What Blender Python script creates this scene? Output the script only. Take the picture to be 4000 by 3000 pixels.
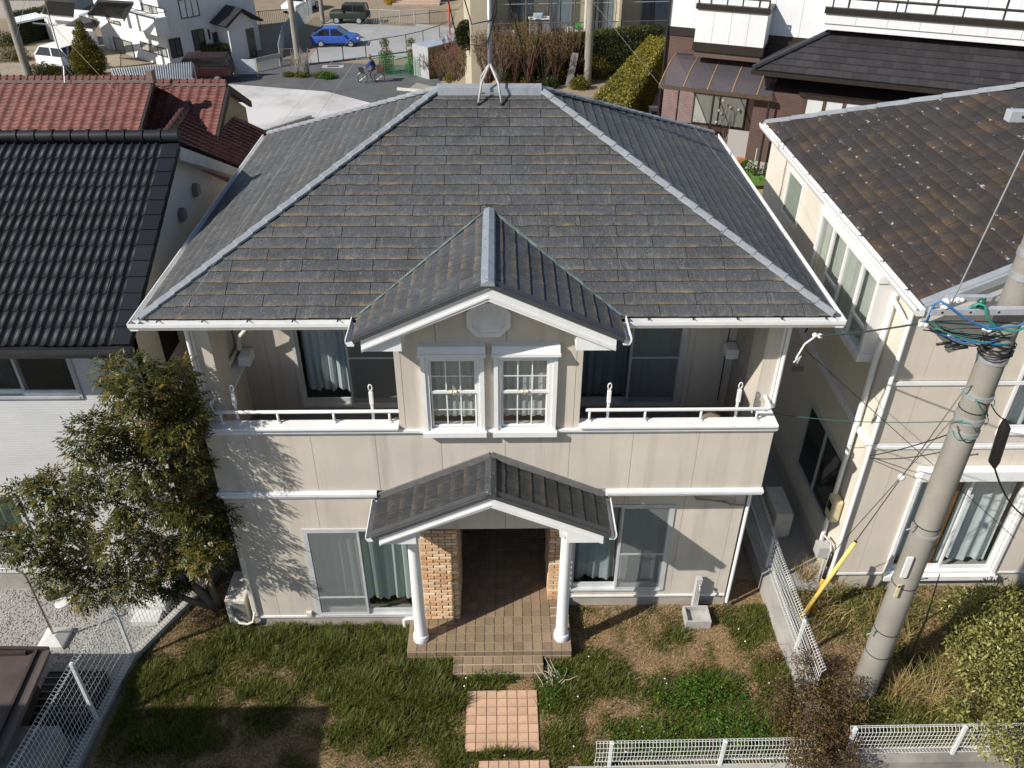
import bpy, bmesh, math, random
import numpy as np
from mathutils import Vector, Matrix
random.seed(7); rng = np.random.default_rng(11)
for o in list(bpy.data.objects): bpy.data.objects.remove(o)
scn = bpy.context.scene; COL = scn.collection
R = math.radians

# ------------------------------------------------------------ camera, sky, sun
CAM = Vector((0.123, -9.075, 11.097)); PITCH, YAW, ROLL, FPX = R(34.5), R(1.05), R(0.262), 3265.0
fw = Vector((math.sin(YAW)*math.cos(PITCH), math.cos(YAW)*math.cos(PITCH), -math.sin(PITCH)))
rt0 = Vector((math.cos(YAW), -math.sin(YAW), 0)); up0 = rt0.cross(fw)
rt = rt0*math.cos(ROLL)+up0*math.sin(ROLL); up = up0*math.cos(ROLL)-rt0*math.sin(ROLL)
cd = bpy.data.cameras.new('camera'); cam = bpy.data.objects.new('camera', cd); COL.objects.link(cam)
cd.sensor_width = 36; cd.lens = 36*FPX/4000; cd.clip_start = .1; cd.clip_end = 1500
cam.matrix_world = Matrix(((rt.x, up.x, -fw.x, CAM.x), (rt.y, up.y, -fw.y, CAM.y), (rt.z, up.z, -fw.z, CAM.z), (0, 0, 0, 1)))
scn.camera = cam
SUN_AZ, SUN_EL = R(61.0), R(38.0)          # azimuth the light travels towards (from +Y towards +X)
sdir = Vector((math.cos(SUN_EL)*math.sin(SUN_AZ), math.cos(SUN_EL)*math.cos(SUN_AZ), -math.sin(SUN_EL)))
w = bpy.data.worlds.new('World'); scn.world = w; w.use_nodes = True
nt = w.node_tree; bg = nt.nodes['Background']; sky = nt.nodes.new('ShaderNodeTexSky')
sky.sky_type = 'NISHITA'; sky.sun_disc = False; sky.sun_elevation = SUN_EL; sky.sun_rotation = SUN_AZ+math.pi
sky.air_density = 1.0; sky.dust_density = .6; sky.ozone_density = 1.2
nt.links.new(sky.outputs[0], bg.inputs[0]); bg.inputs[1].default_value = .078
sl = bpy.data.lights.new('sun', 'SUN'); sl.energy = 4.4; sl.angle = R(.53); sl.color = (1, .945, .865)
so = bpy.data.objects.new('sun', sl); COL.objects.link(so); so.rotation_euler = sdir.to_track_quat('-Z', 'Y').to_euler(); so.location = (-20, -15, 30)
vs = scn.view_settings; vs.view_transform = 'Standard'; vs.look = 'None'; vs.exposure = 0.50; vs.gamma = 1
try:
    scn.cycles.max_bounces = 10; scn.cycles.diffuse_bounces = 6; scn.cycles.transparent_max_bounces = 16
except Exception: pass
scn.render.resolution_x, scn.render.resolution_y = 1024, 768

# ------------------------------------------------------------ photo pixel -> place (2212 x 1659 grid)
def ray(px, py):
    s = 4000/2212
    return fw+rt*((px*s-2000)/FPX)+up*((1500-py*s)/FPX)
def onY(px, py, Y): d = ray(px, py); return CAM+d*((Y-CAM.y)/d.y)
def onZ(px, py, Z): d = ray(px, py); return CAM+d*((Z-CAM.z)/d.z)
def onX(px, py, X): d = ray(px, py); return CAM+d*((X-CAM.x)/d.x)
def onP(px, py, P, n): d = ray(px, py); return CAM+d*((Vector(P)-CAM).dot(n)/d.dot(n))
def sstep(a, b, x): t = min(1, max(0, (x-a)/(b-a))); return t*t*(3-2*t)
def terrain(x, y):                          # the slope falls away to the back left, level on the right
    left = -2.2*sstep(8.5, 14, y)-1.8*sstep(26, 38, y)
    return left*(1-sstep(-3.6, .6, x))
def gnd(px, py):
    d = ray(px, py); t = 6.0
    while t < 200:
        p = CAM+d*t
        if p.z <= terrain(p.x, p.y): break
        t += .25
    lo, hi = t-.25, t
    for _ in range(20):
        m = (lo+hi)/2; p = CAM+d*m
        if p.z <= terrain(p.x, p.y): hi = m
        else: lo = m
    return CAM+d*hi

# ------------------------------------------------------------ materials
MATS = {}
def mat(name, col, rough=.7, col2=None, scale=4, mix=(.35, .65), bump=0, bscale=60, metal=0, spec=.4, fine=0, rnd=0, streak=0, detail=6, sc3=None, emit=0, rmix=None, col3=None, s3=30, m3=(.6, .7)):
    if name in MATS: return MATS[name]
    m = bpy.data.materials.new(name); m.use_nodes = True; n = m.node_tree.nodes; L = m.node_tree.links; b = n['Principled BSDF']
    b.inputs['Roughness'].default_value = rough; b.inputs['Metallic'].default_value = metal; b.inputs['Specular IOR Level'].default_value = spec
    tc = n.new('ShaderNodeTexCoord'); co = tc.outputs['Object']
    if sc3:
        mp = n.new('ShaderNodeMapping'); mp.inputs['Scale'].default_value = sc3; L.new(co, mp.inputs[0]); co = mp.outputs[0]
    def noise(s, d=detail, c=None):
        t = n.new('ShaderNodeTexNoise'); t.inputs['Scale'].default_value = s; t.inputs['Detail'].default_value = d; t.inputs['Roughness'].default_value = .6
        L.new(c or co, t.inputs['Vector']); return t.outputs['Fac']
    def ramp(f, a, c):
        r = n.new('ShaderNodeMapRange'); r.inputs[1].default_value = a; r.inputs[2].default_value = c; L.new(f, r.inputs[0]); return r.outputs[0]
    def mixc(f, a, c, bt='MIX'):
        x = n.new('ShaderNodeMix'); x.data_type = 'RGBA'; x.blend_type = bt
        if isinstance(f, (int, float)): x.inputs[0].default_value = f
        else: L.new(f, x.inputs[0])
        for i, k in ((6, a), (7, c)):
            if isinstance(k, tuple): x.inputs[i].default_value = (*k, 1)
            else: L.new(k, x.inputs[i])
        return x.outputs[2]
    c2 = col2 or tuple(v*.82 for v in col)
    out = mixc(ramp(noise(scale), *mix), col, c2)
    if col3: out = mixc(ramp(noise(s3), *m3), out, col3)
    if fine:
        g = ramp(noise(bscale*1.5, 3), .2, .8); h = n.new('ShaderNodeMath'); h.operation = 'MULTIPLY_ADD'; L.new(g, h.inputs[0]); h.inputs[1].default_value = 2*fine; h.inputs[2].default_value = 1-fine
        v = n.new('ShaderNodeCombineColor'); [L.new(h.outputs[0], v.inputs[i]) for i in range(3)]
        out = mixc(1.0, out, v.outputs[0], 'MULTIPLY')
    if streak:
        mp = n.new('ShaderNodeMapping'); mp.inputs['Scale'].default_value = (5, 5, .35); L.new(tc.outputs['Object'], mp.inputs[0])
        f = ramp(noise(1.0, 5, mp.outputs[0]), .5, .78); h = n.new('ShaderNodeMath'); h.operation = 'MULTIPLY'; L.new(f, h.inputs[0]); h.inputs[1].default_value = streak
        out = mixc(h.outputs[0], out, tuple(v*.55 for v in col))
    if rmix:
        oj = n.new('ShaderNodeObjectInfo'); wn = n.new('ShaderNodeTexWhiteNoise'); wn.noise_dimensions = '1D'; L.new(oj.outputs['Random'], wn.inputs['W']); out = mixc(wn.outputs['Value'], out, rmix)
    if rnd:
        oi = n.new('ShaderNodeObjectInfo'); h = n.new('ShaderNodeMapRange'); L.new(oi.outputs['Random'], h.inputs[0]); h.inputs[3].default_value = 1-rnd; h.inputs[4].default_value = 1+rnd
        v = n.new('ShaderNodeCombineColor'); [L.new(h.outputs[0], v.inputs[i]) for i in range(3)]
        out = mixc(1.0, out, v.outputs[0], 'MULTIPLY')
    L.new(out, b.inputs['Base Color'])
    if bump:
        bp = n.new('ShaderNodeBump'); bp.inputs['Strength'].default_value = 1; bp.inputs['Distance'].default_value = bump
        L.new(noise(bscale, 4), bp.inputs['Height']); L.new(bp.outputs[0], b.inputs['Normal'])
    if emit: b.inputs['Emission Strength'].default_value = emit
    MATS[name] = m; return m
def glass(name, tint=(.75, .8, .8), refl=1.0, rough=.03):
    if name in MATS: return MATS[name]
    m = bpy.data.materials.new(name); m.use_nodes = True; n = m.node_tree.nodes; L = m.node_tree.links; n.remove(n['Principled BSDF'])
    t = n.new('ShaderNodeBsdfTransparent'); t.inputs[0].default_value = (*tint, 1); g = n.new('ShaderNodeBsdfGlossy'); g.inputs['Roughness'].default_value = rough
    fr = n.new('ShaderNodeLayerWeight'); fr.inputs[0].default_value = .5; pw = n.new('ShaderNodeMath'); pw.operation = 'POWER'; L.new(fr.outputs['Facing'], pw.inputs[0]); pw.inputs[1].default_value = 3.5; mu = n.new('ShaderNodeMath'); mu.operation = 'MULTIPLY_ADD'; L.new(pw.outputs[0], mu.inputs[0]); mu.inputs[1].default_value = .85*refl; mu.inputs[2].default_value = .10*refl
    x = n.new('ShaderNodeMixShader'); L.new(mu.outputs[0], x.inputs[0]); L.new(t.outputs[0], x.inputs[1]); L.new(g.outputs[0], x.inputs[2])
    L.new(x.outputs[0], n['Material Output'].inputs[0]); MATS[name] = m; return m
def veil(name, col, dens):                  # insect net, polycarbonate: part see-through sheet
    if name in MATS: return MATS[name]
    m = bpy.data.materials.new(name); m.use_nodes = True; n = m.node_tree.nodes; L = m.node_tree.links; b = n['Principled BSDF']
    b.inputs['Base Color'].default_value = (*col, 1); b.inputs['Roughness'].default_value = .45
    t = n.new('ShaderNodeBsdfTransparent'); x = n.new('ShaderNodeMixShader'); x.inputs[0].default_value = dens
    L.new(t.outputs[0], x.inputs[1]); L.new(b.outputs[0], x.inputs[2]); L.new(x.outputs[0], n['Material Output'].inputs[0]); MATS[name] = m; return m
def leafmat(name, c1, c2, c3=None, trans=.35, rough=.5):
    if name in MATS: return MATS[name]
    m = bpy.data.materials.new(name); m.use_nodes = True; n = m.node_tree.nodes; L = m.node_tree.links; b = n['Principled BSDF']
    at = n.new('ShaderNodeAttribute'); at.attribute_name = 'tone'
    cr = n.new('ShaderNodeValToRGB'); e = cr.color_ramp.elements; e[0].color = (*c1, 1); e[1].color = (*c2, 1)
    if c3: q = cr.color_ramp.elements.new(.93); q.color = (*c2, 1); e[len(e)-1].color = (*c3, 1)
    L.new(at.outputs['Fac'], cr.inputs[0]); L.new(cr.outputs[0], b.inputs['Base Color']); b.inputs['Roughness'].default_value = rough; b.inputs['Specular IOR Level'].default_value = .35
    t = n.new('ShaderNodeBsdfTranslucent'); L.new(cr.outputs[0], t.inputs[0]); x = n.new('ShaderNodeMixShader'); x.inputs[0].default_value = trans
    L.new(b.outputs[0], x.inputs[1]); L.new(t.outputs[0], x.inputs[2]); L.new(x.outputs[0], n['Material Output'].inputs[0]); MATS[name] = m; return m
def slatemat(name, base, pale, lichen, lamt, spk, streak, flake=0, lrow=.36):
    """asbestos-cement slate: mottled, streaked along the fall, lichen along the lower edge (attribute row = 0 there)"""
    m = bpy.data.materials.new(name); m.use_nodes = True; n = m.node_tree.nodes; L = m.node_tree.links; b = n['Principled BSDF']
    b.inputs['Roughness'].default_value = .62; b.inputs['Specular IOR Level'].default_value = .35
    tc = n.new('ShaderNodeTexCoord'); at = n.new('ShaderNodeAttribute'); at.attribute_name = 'row'; oi = n.new('ShaderNodeObjectInfo')
    uvc = n.new('ShaderNodeAttribute'); uvc.attribute_name = 'au'
    cx = n.new('ShaderNodeCombineXYZ'); L.new(uvc.outputs['Fac'], cx.inputs[0]); L.new(at.outputs['Fac'], cx.inputs[1]); L.new(oi.outputs['Random'], cx.inputs[2])
    def noise(vec, sc, d=6, mp=None):
        q = n.new('ShaderNodeMapping'); q.inputs['Scale'].default_value = mp or (sc, sc, sc); L.new(vec, q.inputs[0])
        t = n.new('ShaderNodeTexNoise'); t.inputs['Scale'].default_value = 1; t.inputs['Detail'].default_value = d; t.inputs['Roughness'].default_value = .65; L.new(q.outputs[0], t.inputs[0]); return t.outputs['Fac']
    def rng_(f, a, c, lo=0, hi=1):
        r = n.new('ShaderNodeMapRange'); r.inputs[1].default_value = a; r.inputs[2].default_value = c; r.inputs[3].default_value = lo; r.inputs[4].default_value = hi; L.new(f, r.inputs[0]); return r.outputs[0]
    def math_(op, a, c):
        h = n.new('ShaderNodeMath'); h.operation = op
        for i, k in enumerate((a, c)):
            if isinstance(k, (int, float)): h.inputs[i].default_value = k
            else: L.new(k, h.inputs[i])
        return h.outputs[0]
    def mixc(f, a, c, bt='MIX'):
        x = n.new('ShaderNodeMix'); x.data_type = 'RGBA'; x.blend_type = bt
        if isinstance(f, (int, float)): x.inputs[0].default_value = f
        else: L.new(f, x.inputs[0])
        for i, k in ((6, a), (7, c)):
            if isinstance(k, tuple): x.inputs[i].default_value = (*k, 1)
            else: L.new(k, x.inputs[i])
        return x.outputs[2]
    P = tc.outputs['Object']; row = at.outputs['Fac']
    c = mixc(rng_(noise(P, 1.1), .3, .7), base, tuple(v*.72 for v in base))
    st = noise(cx.outputs[0], 1, 5, (38, 1.2, 40)); c = mixc(math_('MULTIPLY', rng_(st, .52, .72), streak), c, pale)
    c = mixc(math_('MULTIPLY', rng_(noise(P, 75, 3), .58, .66), spk), c, pale)
    # wear along the lower edge and at the butt ends
    edge = math_('MULTIPLY', rng_(row, .5, .06), rng_(noise(P, 9, 5), .42, .66)); c = mixc(math_('MULTIPLY', edge, .45), c, tuple((a+q)/2 for a, q in zip(pale, lichen)))
    ln = math_('MULTIPLY', rng_(row, lrow, .04), rng_(noise(P, 1.7, 6), .50, .64)); ln2 = math_('MULTIPLY', ln, rng_(noise(P, 40, 3), .35, .55))
    c = mixc(math_('MULTIPLY', ln2, lamt), c, lichen)
    if flake:
        fl = math_('MULTIPLY', rng_(row, .42, .30), rng_(noise(P, 0, 6, (11, 7, 11)), .622, .64)); c = mixc(math_('MULTIPLY', fl, flake), c, (.33, .32, .31))
    tb = n.new('ShaderNodeMath'); tb.operation = 'FLOOR'; L.new(math_('MULTIPLY', math_('ADD', uvc.outputs['Fac'], math_('MULTIPLY', oi.outputs['Random'], .1)), 6.1), tb.inputs[0]); wn = n.new('ShaderNodeTexWhiteNoise'); wn.noise_dimensions = '2D'; cv = n.new('ShaderNodeCombineXYZ'); L.new(tb.outputs[0], cv.inputs[0]); L.new(oi.outputs['Random'], cv.inputs[1]); L.new(cv.outputs[0], wn.inputs[0])
    v = math_('MULTIPLY', rng_(oi.outputs['Random'], 0, 1, .92, 1.07), rng_(wn.outputs['Value'], 0, 1, .9, 1.09)); cc = n.new('ShaderNodeCombineColor'); [L.new(v, cc.inputs[i]) for i in range(3)]
    c = mixc(1.0, c, cc.outputs[0], 'MULTIPLY'); L.new(c, b.inputs['Base Color'])
    # scored grooves across the slate and fine grain
    g = n.new('ShaderNodeTexWave'); g.wave_type = 'BANDS'; g.bands_direction = 'X'; g.inputs['Scale'].default_value = 11; g.inputs['Distortion'].default_value = 3; g.inputs['Detail'].default_value = 3; L.new(cx.outputs[0], g.inputs[0])
    hh = math_('ADD', math_('MULTIPLY', g.outputs['Fac'], .6), noise(P, 60, 4)); bp = n.new('ShaderNodeBump'); bp.inputs['Strength'].default_value = .6; bp.inputs['Distance'].default_value = .0025; L.new(hh, bp.inputs['Height']); L.new(bp.outputs[0], b.inputs['Normal'])
    MATS[name] = m; return m

# ------------------------------------------------------------ mesh builder
class MB:
    def __init__(s, M=None): s.v = []; s.f = []; s.M = M
    def add(s, V, F):
        k = len(s.v)
        if s.M is not None: V = [s.M @ Vector(p) for p in V]
        s.v += [tuple(p) for p in V]; s.f += [tuple(i+k for i in q) for q in F]; return s
    def box(s, x0, x1, y0, y1, z0, z1):
        return s.add([(x0,y0,z0),(x1,y0,z0),(x1,y1,z0),(x0,y1,z0),(x0,y0,z1),(x1,y0,z1),(x1,y1,z1),(x0,y1,z1)],
                     [(0,3,2,1),(4,5,6,7),(0,1,5,4),(1,2,6,5),(2,3,7,6),(3,0,4,7)])
    def prism(s, poly, off):
        n = len(poly); off = Vector(off); P = [Vector(p) for p in poly]
        nr = Vector((0,0,0))
        for i in range(n): nr += P[i].cross(P[(i+1) % n])
        if nr.dot(off) > 0: P = P[::-1]
        return s.add(P+[p+off for p in P], [tuple(range(n)), tuple(range(2*n-1, n-1, -1))]+[((i+1) % n, i, n+i, n+(i+1) % n) for i in range(n)])
    def bar(s, p, q, wd, ht, upv=(0,0,1)):
        p, q = Vector(p), Vector(q); d = (q-p).normalized(); u = Vector(upv)
        if abs(d.dot(u)) > .98: u = Vector((0,1,0))
        a = d.cross(u).normalized()*wd/2; b = a.cross(d).normalized()*ht/2
        return s.add([p-a-b, p+a-b, p+a+b, p-a+b, q-a-b, q+a-b, q+a+b, q-a+b], [(0,1,2,3),(7,6,5,4),(0,4,5,1),(1,5,6,2),(2,6,7,3),(3,7,4,0)])
    def tube(s, pts, r, n=8, r1=None, cap=True):
        P = [Vector(p) for p in pts]; m = len(P); V = []; F = []; pa = None
        for i, p in enumerate(P):
            d = (P[min(i+1, m-1)]-P[max(i-1, 0)]).normalized()
            if pa is None:
                h = Vector((0,0,1)) if abs(d.z) < .9 else Vector((0,1,0)); a = d.cross(h).normalized()
            else: a = (pa-d*pa.dot(d)).normalized()
            pa = a; b = d.cross(a); rr = r[i] if isinstance(r, (list, tuple)) else (r if r1 is None else r+(r1-r)*i/(m-1))
            V += [p+a*rr*math.cos(t)+b*rr*math.sin(t) for t in (2*math.pi*j/n for j in range(n))]
        for i in range(m-1): F += [(i*n+j, i*n+(j+1) % n, (i+1)*n+(j+1) % n, (i+1)*n+j) for j in range(n)]
        if cap: F += [tuple(range(n-1, -1, -1)), tuple(range((m-1)*n, m*n))]
        return s.add(V, F)
    def lathe(s, prof, c, n=16):
        V = []; F = []
        for r, z in prof: V += [(c[0]+r*math.cos(2*math.pi*j/n), c[1]+r*math.sin(2*math.pi*j/n), c[2]+z) for j in range(n)]
        for i in range(len(prof)-1): F += [(i*n+j, i*n+(j+1) % n, (i+1)*n+(j+1) % n, (i+1)*n+j) for j in range(n)]
        F += [tuple(range(n-1, -1, -1)), tuple(range((len(prof)-1)*n, len(prof)*n))]
        return s.add(V, F)
    def ball(s, c, r, n=10, sq=(1,1,1)):
        V = []; F = []; h = max(4, n//2)
        for i in range(h+1):
            t = math.pi*i/h; V += [(c[0]+sq[0]*r*math.sin(t)*math.cos(2*math.pi*j/n), c[1]+sq[1]*r*math.sin(t)*math.sin(2*math.pi*j/n), c[2]+sq[2]*r*math.cos(t)) for j in range(n)]
        for i in range(h): F += [(i*n+j, (i+1)*n+j, (i+1)*n+(j+1) % n, i*n+(j+1) % n) for j in range(n)]
        return s.add(V, F)
    def grid(s, fn, nu, nv):
        V = [fn(i/nu, j/nv) for j in range(nv+1) for i in range(nu+1)]
        return s.add(V, [(j*(nu+1)+i, j*(nu+1)+i+1, (j+1)*(nu+1)+i+1, (j+1)*(nu+1)+i) for j in range(nv) for i in range(nu)])
    def mesh(s, name, m, smooth=False):
        me = bpy.data.meshes.new(name); me.from_pydata(s.v, [], s.f)
        if m is not None: me.materials.append(m)
        if smooth: me.polygons.foreach_set('use_smooth', [True]*len(me.polygons))
        me.update(); return me
    def build(s, name, m, parent=None, smooth=False, bevel=0, auto=None):
        o = bpy.data.objects.new(name, s.mesh(name, m, smooth)); COL.objects.link(o); attach(o, parent)
        if bevel:
            b = o.modifiers.new('bevel', 'BEVEL'); b.width = bevel; b.segments = 2; b.limit_method = 'ANGLE'; b.angle_limit = R(40); b.harden_normals = False
        if auto: 
            me = o.data; me.polygons.foreach_set('use_smooth', [True]*len(me.polygons))
            try: me.set_sharp_from_angle(angle=R(auto))
            except Exception: pass
        return o
def attach(o, parent):
    if parent is None: return o
    o.parent = parent
    if parent.type == 'EMPTY': o.matrix_parent_inverse = Matrix.Translation(-parent.location)
    return o
def tag(o, label, cat, group=None):
    o['label'] = label; o['category'] = cat
    if group: o['group'] = group
    return o
def thing(name, loc, label, cat, group=None):
    o = bpy.data.objects.new(name, None); COL.objects.link(o); o.location = loc; o.empty_display_size = .1; return tag(o, label, cat, group)
def piece(name, me, parent, M):
    o = bpy.data.objects.new(name, me); COL.objects.link(o); o.parent = parent; o.matrix_local = M
    if parent.type == 'EMPTY': o.matrix_parent_inverse = Matrix.Translation(-parent.location); o.matrix_basis = M
    return o
def stuff(o): o['kind'] = 'stuff'; return o
def struct(o): o['kind'] = 'structure'; return o
def rects(u0, u1, z0, z1, holes):
    us = sorted({u0, u1, *[min(max(h[i], u0), u1) for h in holes for i in (0, 1)]}); zs = sorted({z0, z1, *[min(max(h[i], z0), z1) for h in holes for i in (2, 3)]}); out = []
    for a, b in zip(us, us[1:]):
        run = None
        for c, d in zip(zs, zs[1:]):
            m, k = (a+b)/2, (c+d)/2
            if b-a < 1e-4 or d-c < 1e-4: continue
            if any(h[0] < m < h[1] and h[2] < k < h[3] for h in holes):
                if run: out.append((a, b, *run)); run = None
            else: run = (run[0] if run else c, d)
        if run: out.append((a, b, *run))
    return out
def npmesh(name, V, F, m, parent=None, tone=None, kind=None, smooth=False):
    """fast mesh from arrays: V (n,3), F (m,3 or 4)"""
    me = bpy.data.meshes.new(name); k = F.shape[1]
    me.vertices.add(len(V)); me.vertices.foreach_set('co', V.astype(np.float32).ravel())
    me.loops.add(F.size); me.loops.foreach_set('vertex_index', F.astype(np.int32).ravel())
    me.polygons.add(len(F)); me.polygons.foreach_set('loop_start', np.arange(0, F.size, k, dtype=np.int32)); me.polygons.foreach_set('loop_total', np.full(len(F), k, dtype=np.int32))
    me.materials.append(m); me.update(calc_edges=True)
    if tone is not None:
        a = me.attributes.new('tone', 'FLOAT', 'POINT'); a.data.foreach_set('value', tone.astype(np.float32))
    o = bpy.data.objects.new(name, me); COL.objects.link(o); attach(o, parent)
    if kind: o['kind'] = kind
    return o
def leaves(P, D, N, ln, wd, fold=.25):
    """leaf blades: base P, direction D, up N (n,3), ln, wd arrays -> folded diamond of 2 quads"""
    S = np.cross(D, N); S /= np.linalg.norm(S, axis=1, keepdims=True)+1e-9; N2 = np.cross(S, D)
    ln = ln[:, None]; wd = wd[:, None]
    a = P; b = P+D*ln*.45+S*wd*.5+N2*wd*fold; c = P+D*ln-N2*ln*.12; d = P+D*ln*.45-S*wd*.5+N2*wd*fold
    n = len(P); V = np.stack([a, b, c, d], 1).reshape(-1, 3); F = np.arange(n*4).reshape(n, 4); return V, F
def unit(n):
    v = rng.normal(size=(n, 3)); return v/np.linalg.norm(v, axis=1, keepdims=True)
# ------------------------------------------------------------ shared materials
SIDING = mat('beige_siding', (.61, .55, .462), .85, (.52, .475, .41), .9, bump=.0025, bscale=240, fine=.10, streak=.6)
WHITE = mat('white_paint', (.76, .76, .75), .45, (.70, .70, .69), 3, streak=.22, fine=.03)
WTRIM = mat('white_trim', (.76, .765, .76), .5, (.68, .69, .69), 5, streak=.16)
CAPG = mat('grey_metal_cap', (.33, .355, .375), .45, (.27, .29, .31), 7, metal=.25, spec=.5, fine=.08, bscale=30)
DARKFLASH = mat('dark_flashing', (.035, .038, .042), .4, (.05, .052, .055), 9, metal=.3)
CONC = mat('concrete', (.40, .385, .355), .9, (.30, .29, .265), 2.2, bump=.003, bscale=80, fine=.1, streak=.3)
BLACK = mat('room_dark', (.018, .017, .016), .9)
GL = glass('window_glass')
NET = veil('insect_net', (.27, .29, .29), .5)
LACE = mat('lace_curtain', (.62, .66, .67), .9, (.45, .5, .52), 20, fine=.1, bscale=150)
SLATE = slatemat('weathered_slate', (.064, .068, .073), (.215, .215, .205), (.28, .18, .06), .5, .75, .34)
SLATE2 = slatemat('flaking_brown_slate', (.040, .033, .029), (.075, .085, .10), (.115, .07, .028), .85, .25, .4, flake=1.0, lrow=1.1)
SLATE_P = slatemat('porch_slate', (.034, .036, .039), (.11, .11, .105), (.15, .12, .06), .35, .35, .5)
BRICKM = mat('tan_brick', (.50, .26, .11), .85, (.56, .34, .18), 9, bump=.006, bscale=45, fine=.14, rnd=.2, rmix=(.66, .52, .36))
TILEM = mat('slate_look_tile', (.25, .165, .115), .55, (.19, .15, .12), 6, fine=.14, rnd=.16, bscale=50, rmix=(.22, .165, .10), col3=(.29, .20, .10), s3=8, m3=(.5, .7))
GROUT = mat('grout', (.46, .39, .31), .9)
TERRA = mat('terracotta_tile', (.54, .355, .235), .75, (.46, .30, .20), 5, fine=.12, rnd=.1, col3=(.36, .26, .18), s3=4, m3=(.58, .75))
STEEL = mat('galvanised_steel', (.50, .52, .54), .45, (.42, .44, .46), 12, metal=.6, fine=.06)
ALU = mat('aluminium_frame', (.60, .62, .62), .4, metal=.15)
COPPER = mat('verdigris_flashing', (.15, .22, .20), .7, (.07, .085, .08), 9)

# ------------------------------------------------------------ slates on a roof plane
def clip(poly, A, B, C):
    out = []
    for i, p in enumerate(poly):
        q = poly[(i+1) % len(poly)]; a = A*p[0]+B*p[1]+C; b = A*q[0]+B*q[1]+C
        if a >= 0: out.append(p)
        if a*b < 0: t = a/(a-b); out.append((p[0]+(q[0]-p[0])*t, p[1]+(q[1]-p[1])*t))
    return out
def area(p): return abs(sum(p[i][0]*p[(i+1) % len(p)][1]-p[(i+1) % len(p)][0]*p[i][1] for i in range(len(p))))/2
def slates(parent, O, u, wv, nrow, a0, a1, cuts, m, e=.182, wd=.91, ph=0., name='slate', small=.022, t=.013, maxn=10**6, jit=.006, lift=.017, rnd=None):
    """rows of slates on the plane O + u*a + wv*s; cuts(row) -> list of half-plane lists, each giving one piece"""
    r = rnd or random.Random(5); O, u, wv = Vector(O), Vector(u), Vector(wv); nn = u.cross(wv).normalized(); rest = MB(); rrow = []; rau = []; cnt = 0
    if nn.z < 0: nn = -nn
    for k in range(nrow):
        s0 = k*e; ov = .03; off = (ph+(k % 2)*wd/2+r.uniform(-.03, .03)) % wd; a = a0-wd+off
        while a < a1:
            b = a+wd-.009; n = 5; cut = sorted(a+wd*(i+r.uniform(-.25, .25))/n for i in range(1, n)); xs = [a]+cut+[b]; bot = []
            for i in range(n):
                d = r.uniform(-jit, jit); bot += [(xs[i], s0+d), (xs[i+1], s0+d)]
            base = bot+[(b, s0+e+ov), (a, s0+e+ov)]
            for hp in cuts(k):
                p = base
                for A, B, C in hp:
                    p = clip(p, A, B, C)
                    if len(p) < 3: break
                if len(p) < 3 or area(p) < .003: continue
                h = lambda s: .004+lift*(1-(s-s0)/(e+ov))
                T = [O+u*x+wv*s+nn*(h(s)+t) for x, s in p]; Bm = [O+u*x+wv*s+nn*h(s) for x, s in p]; N = len(p)
                V = T+Bm; F = [tuple(range(N)), tuple(range(2*N-1, N-1, -1))]+[(i, (i+1) % N, N+(i+1) % N, N+i) for i in range(N)]
                if u.cross(wv).z < 0: F = [f[::-1] for f in F]
                rv = [(s-s0)/e for x, s in p]*2; au = [x-a for x, s in p]*2
                if area(p) < small or cnt >= maxn: rest.add(V, F); rrow += rv; rau += au; continue
                cnt += 1; q = MB().add(V, F); me = q.mesh(name, m)
                for nm, vals in (('row', rv), ('au', au)): at = me.attributes.new(nm, 'FLOAT', 'POINT'); at.data.foreach_set('value', vals)
                ob = bpy.data.objects.new(name, me); COL.objects.link(ob); ob.parent = parent
            a += wd
    if rest.v:
        me = rest.mesh(name+'_offcuts', m)
        for nm, vals in (('row', rrow), ('au', rau)): at = me.attributes.new(nm, 'FLOAT', 'POINT'); at.data.foreach_set('value', vals)
        ob = bpy.data.objects.new(name+'_offcuts', me); COL.objects.link(ob); ob.parent = parent; stuff(ob)
    return cnt
def curtain(parent, x0, x1, z0, z1, y, m, amp=.035, waves=9, wav_bottom=0, name='curtain', seed=0):
    rr = random.Random(seed); ph = [rr.uniform(0, 6) for _ in range(4)]
    def fn(a, b):
        x = x0+(x1-x0)*a; k = math.sin(a*waves*6.28+ph[0])+.5*math.sin(a*waves*2.3*6.28+ph[1])+.4*math.sin(a*3+ph[2])
        z = z0+(z1-z0)*b+(wav_bottom*(.5+.5*math.sin(a*waves*3.1+ph[3]))*(1-b)**6 if wav_bottom else 0)
        return (x+.01*math.sin(b*3+a*9), y+amp*k*(.5+.5*(1-b)**.5), z)
    return MB().grid(fn, max(24, waves*8), 6).build(name, m, parent, smooth=True)

# ------------------------------------------------------------ THE HOUSE
ZE, SLP = 5.85, .5; EX, HR, YR = 4.35, .74, 3.61; WX = 3.93; ZR = ZE+SLP*YR; ca, sa = 1/math.hypot(1, SLP), SLP/math.hypot(1, SLP)
HOUSE = thing('house', (0, 3.6, 0), 'beige two-storey house with hipped grey slate roof, front gable and columned porch', 'house')
def wall_panels(parent, us, z0, z1, y, holes, m=SIDING, th=.022, gap=.005, name='siding_panel', ax='y', s=1):
    for a, b in zip(us, us[1:]):
        q = MB()
        for r0, r1, c, d in rects(a+gap/2, b-gap/2, z0, z1, holes):
            if ax == 'y': q.box(r0, r1, y, y+th, c, d)
            else: q.box(y, y+th*s, r0, r1, c, d) if s > 0 else q.box(y-th, y, r0, r1, c, d)
        if q.v: q.build(name, m, parent)
core = MB()                                  # the load-bearing shell behind the siding, with the openings left out
LW = (-2.85, -1.20, .28, 2.22); RWN = (1.24, 2.82, .40, 2.32)
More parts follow.
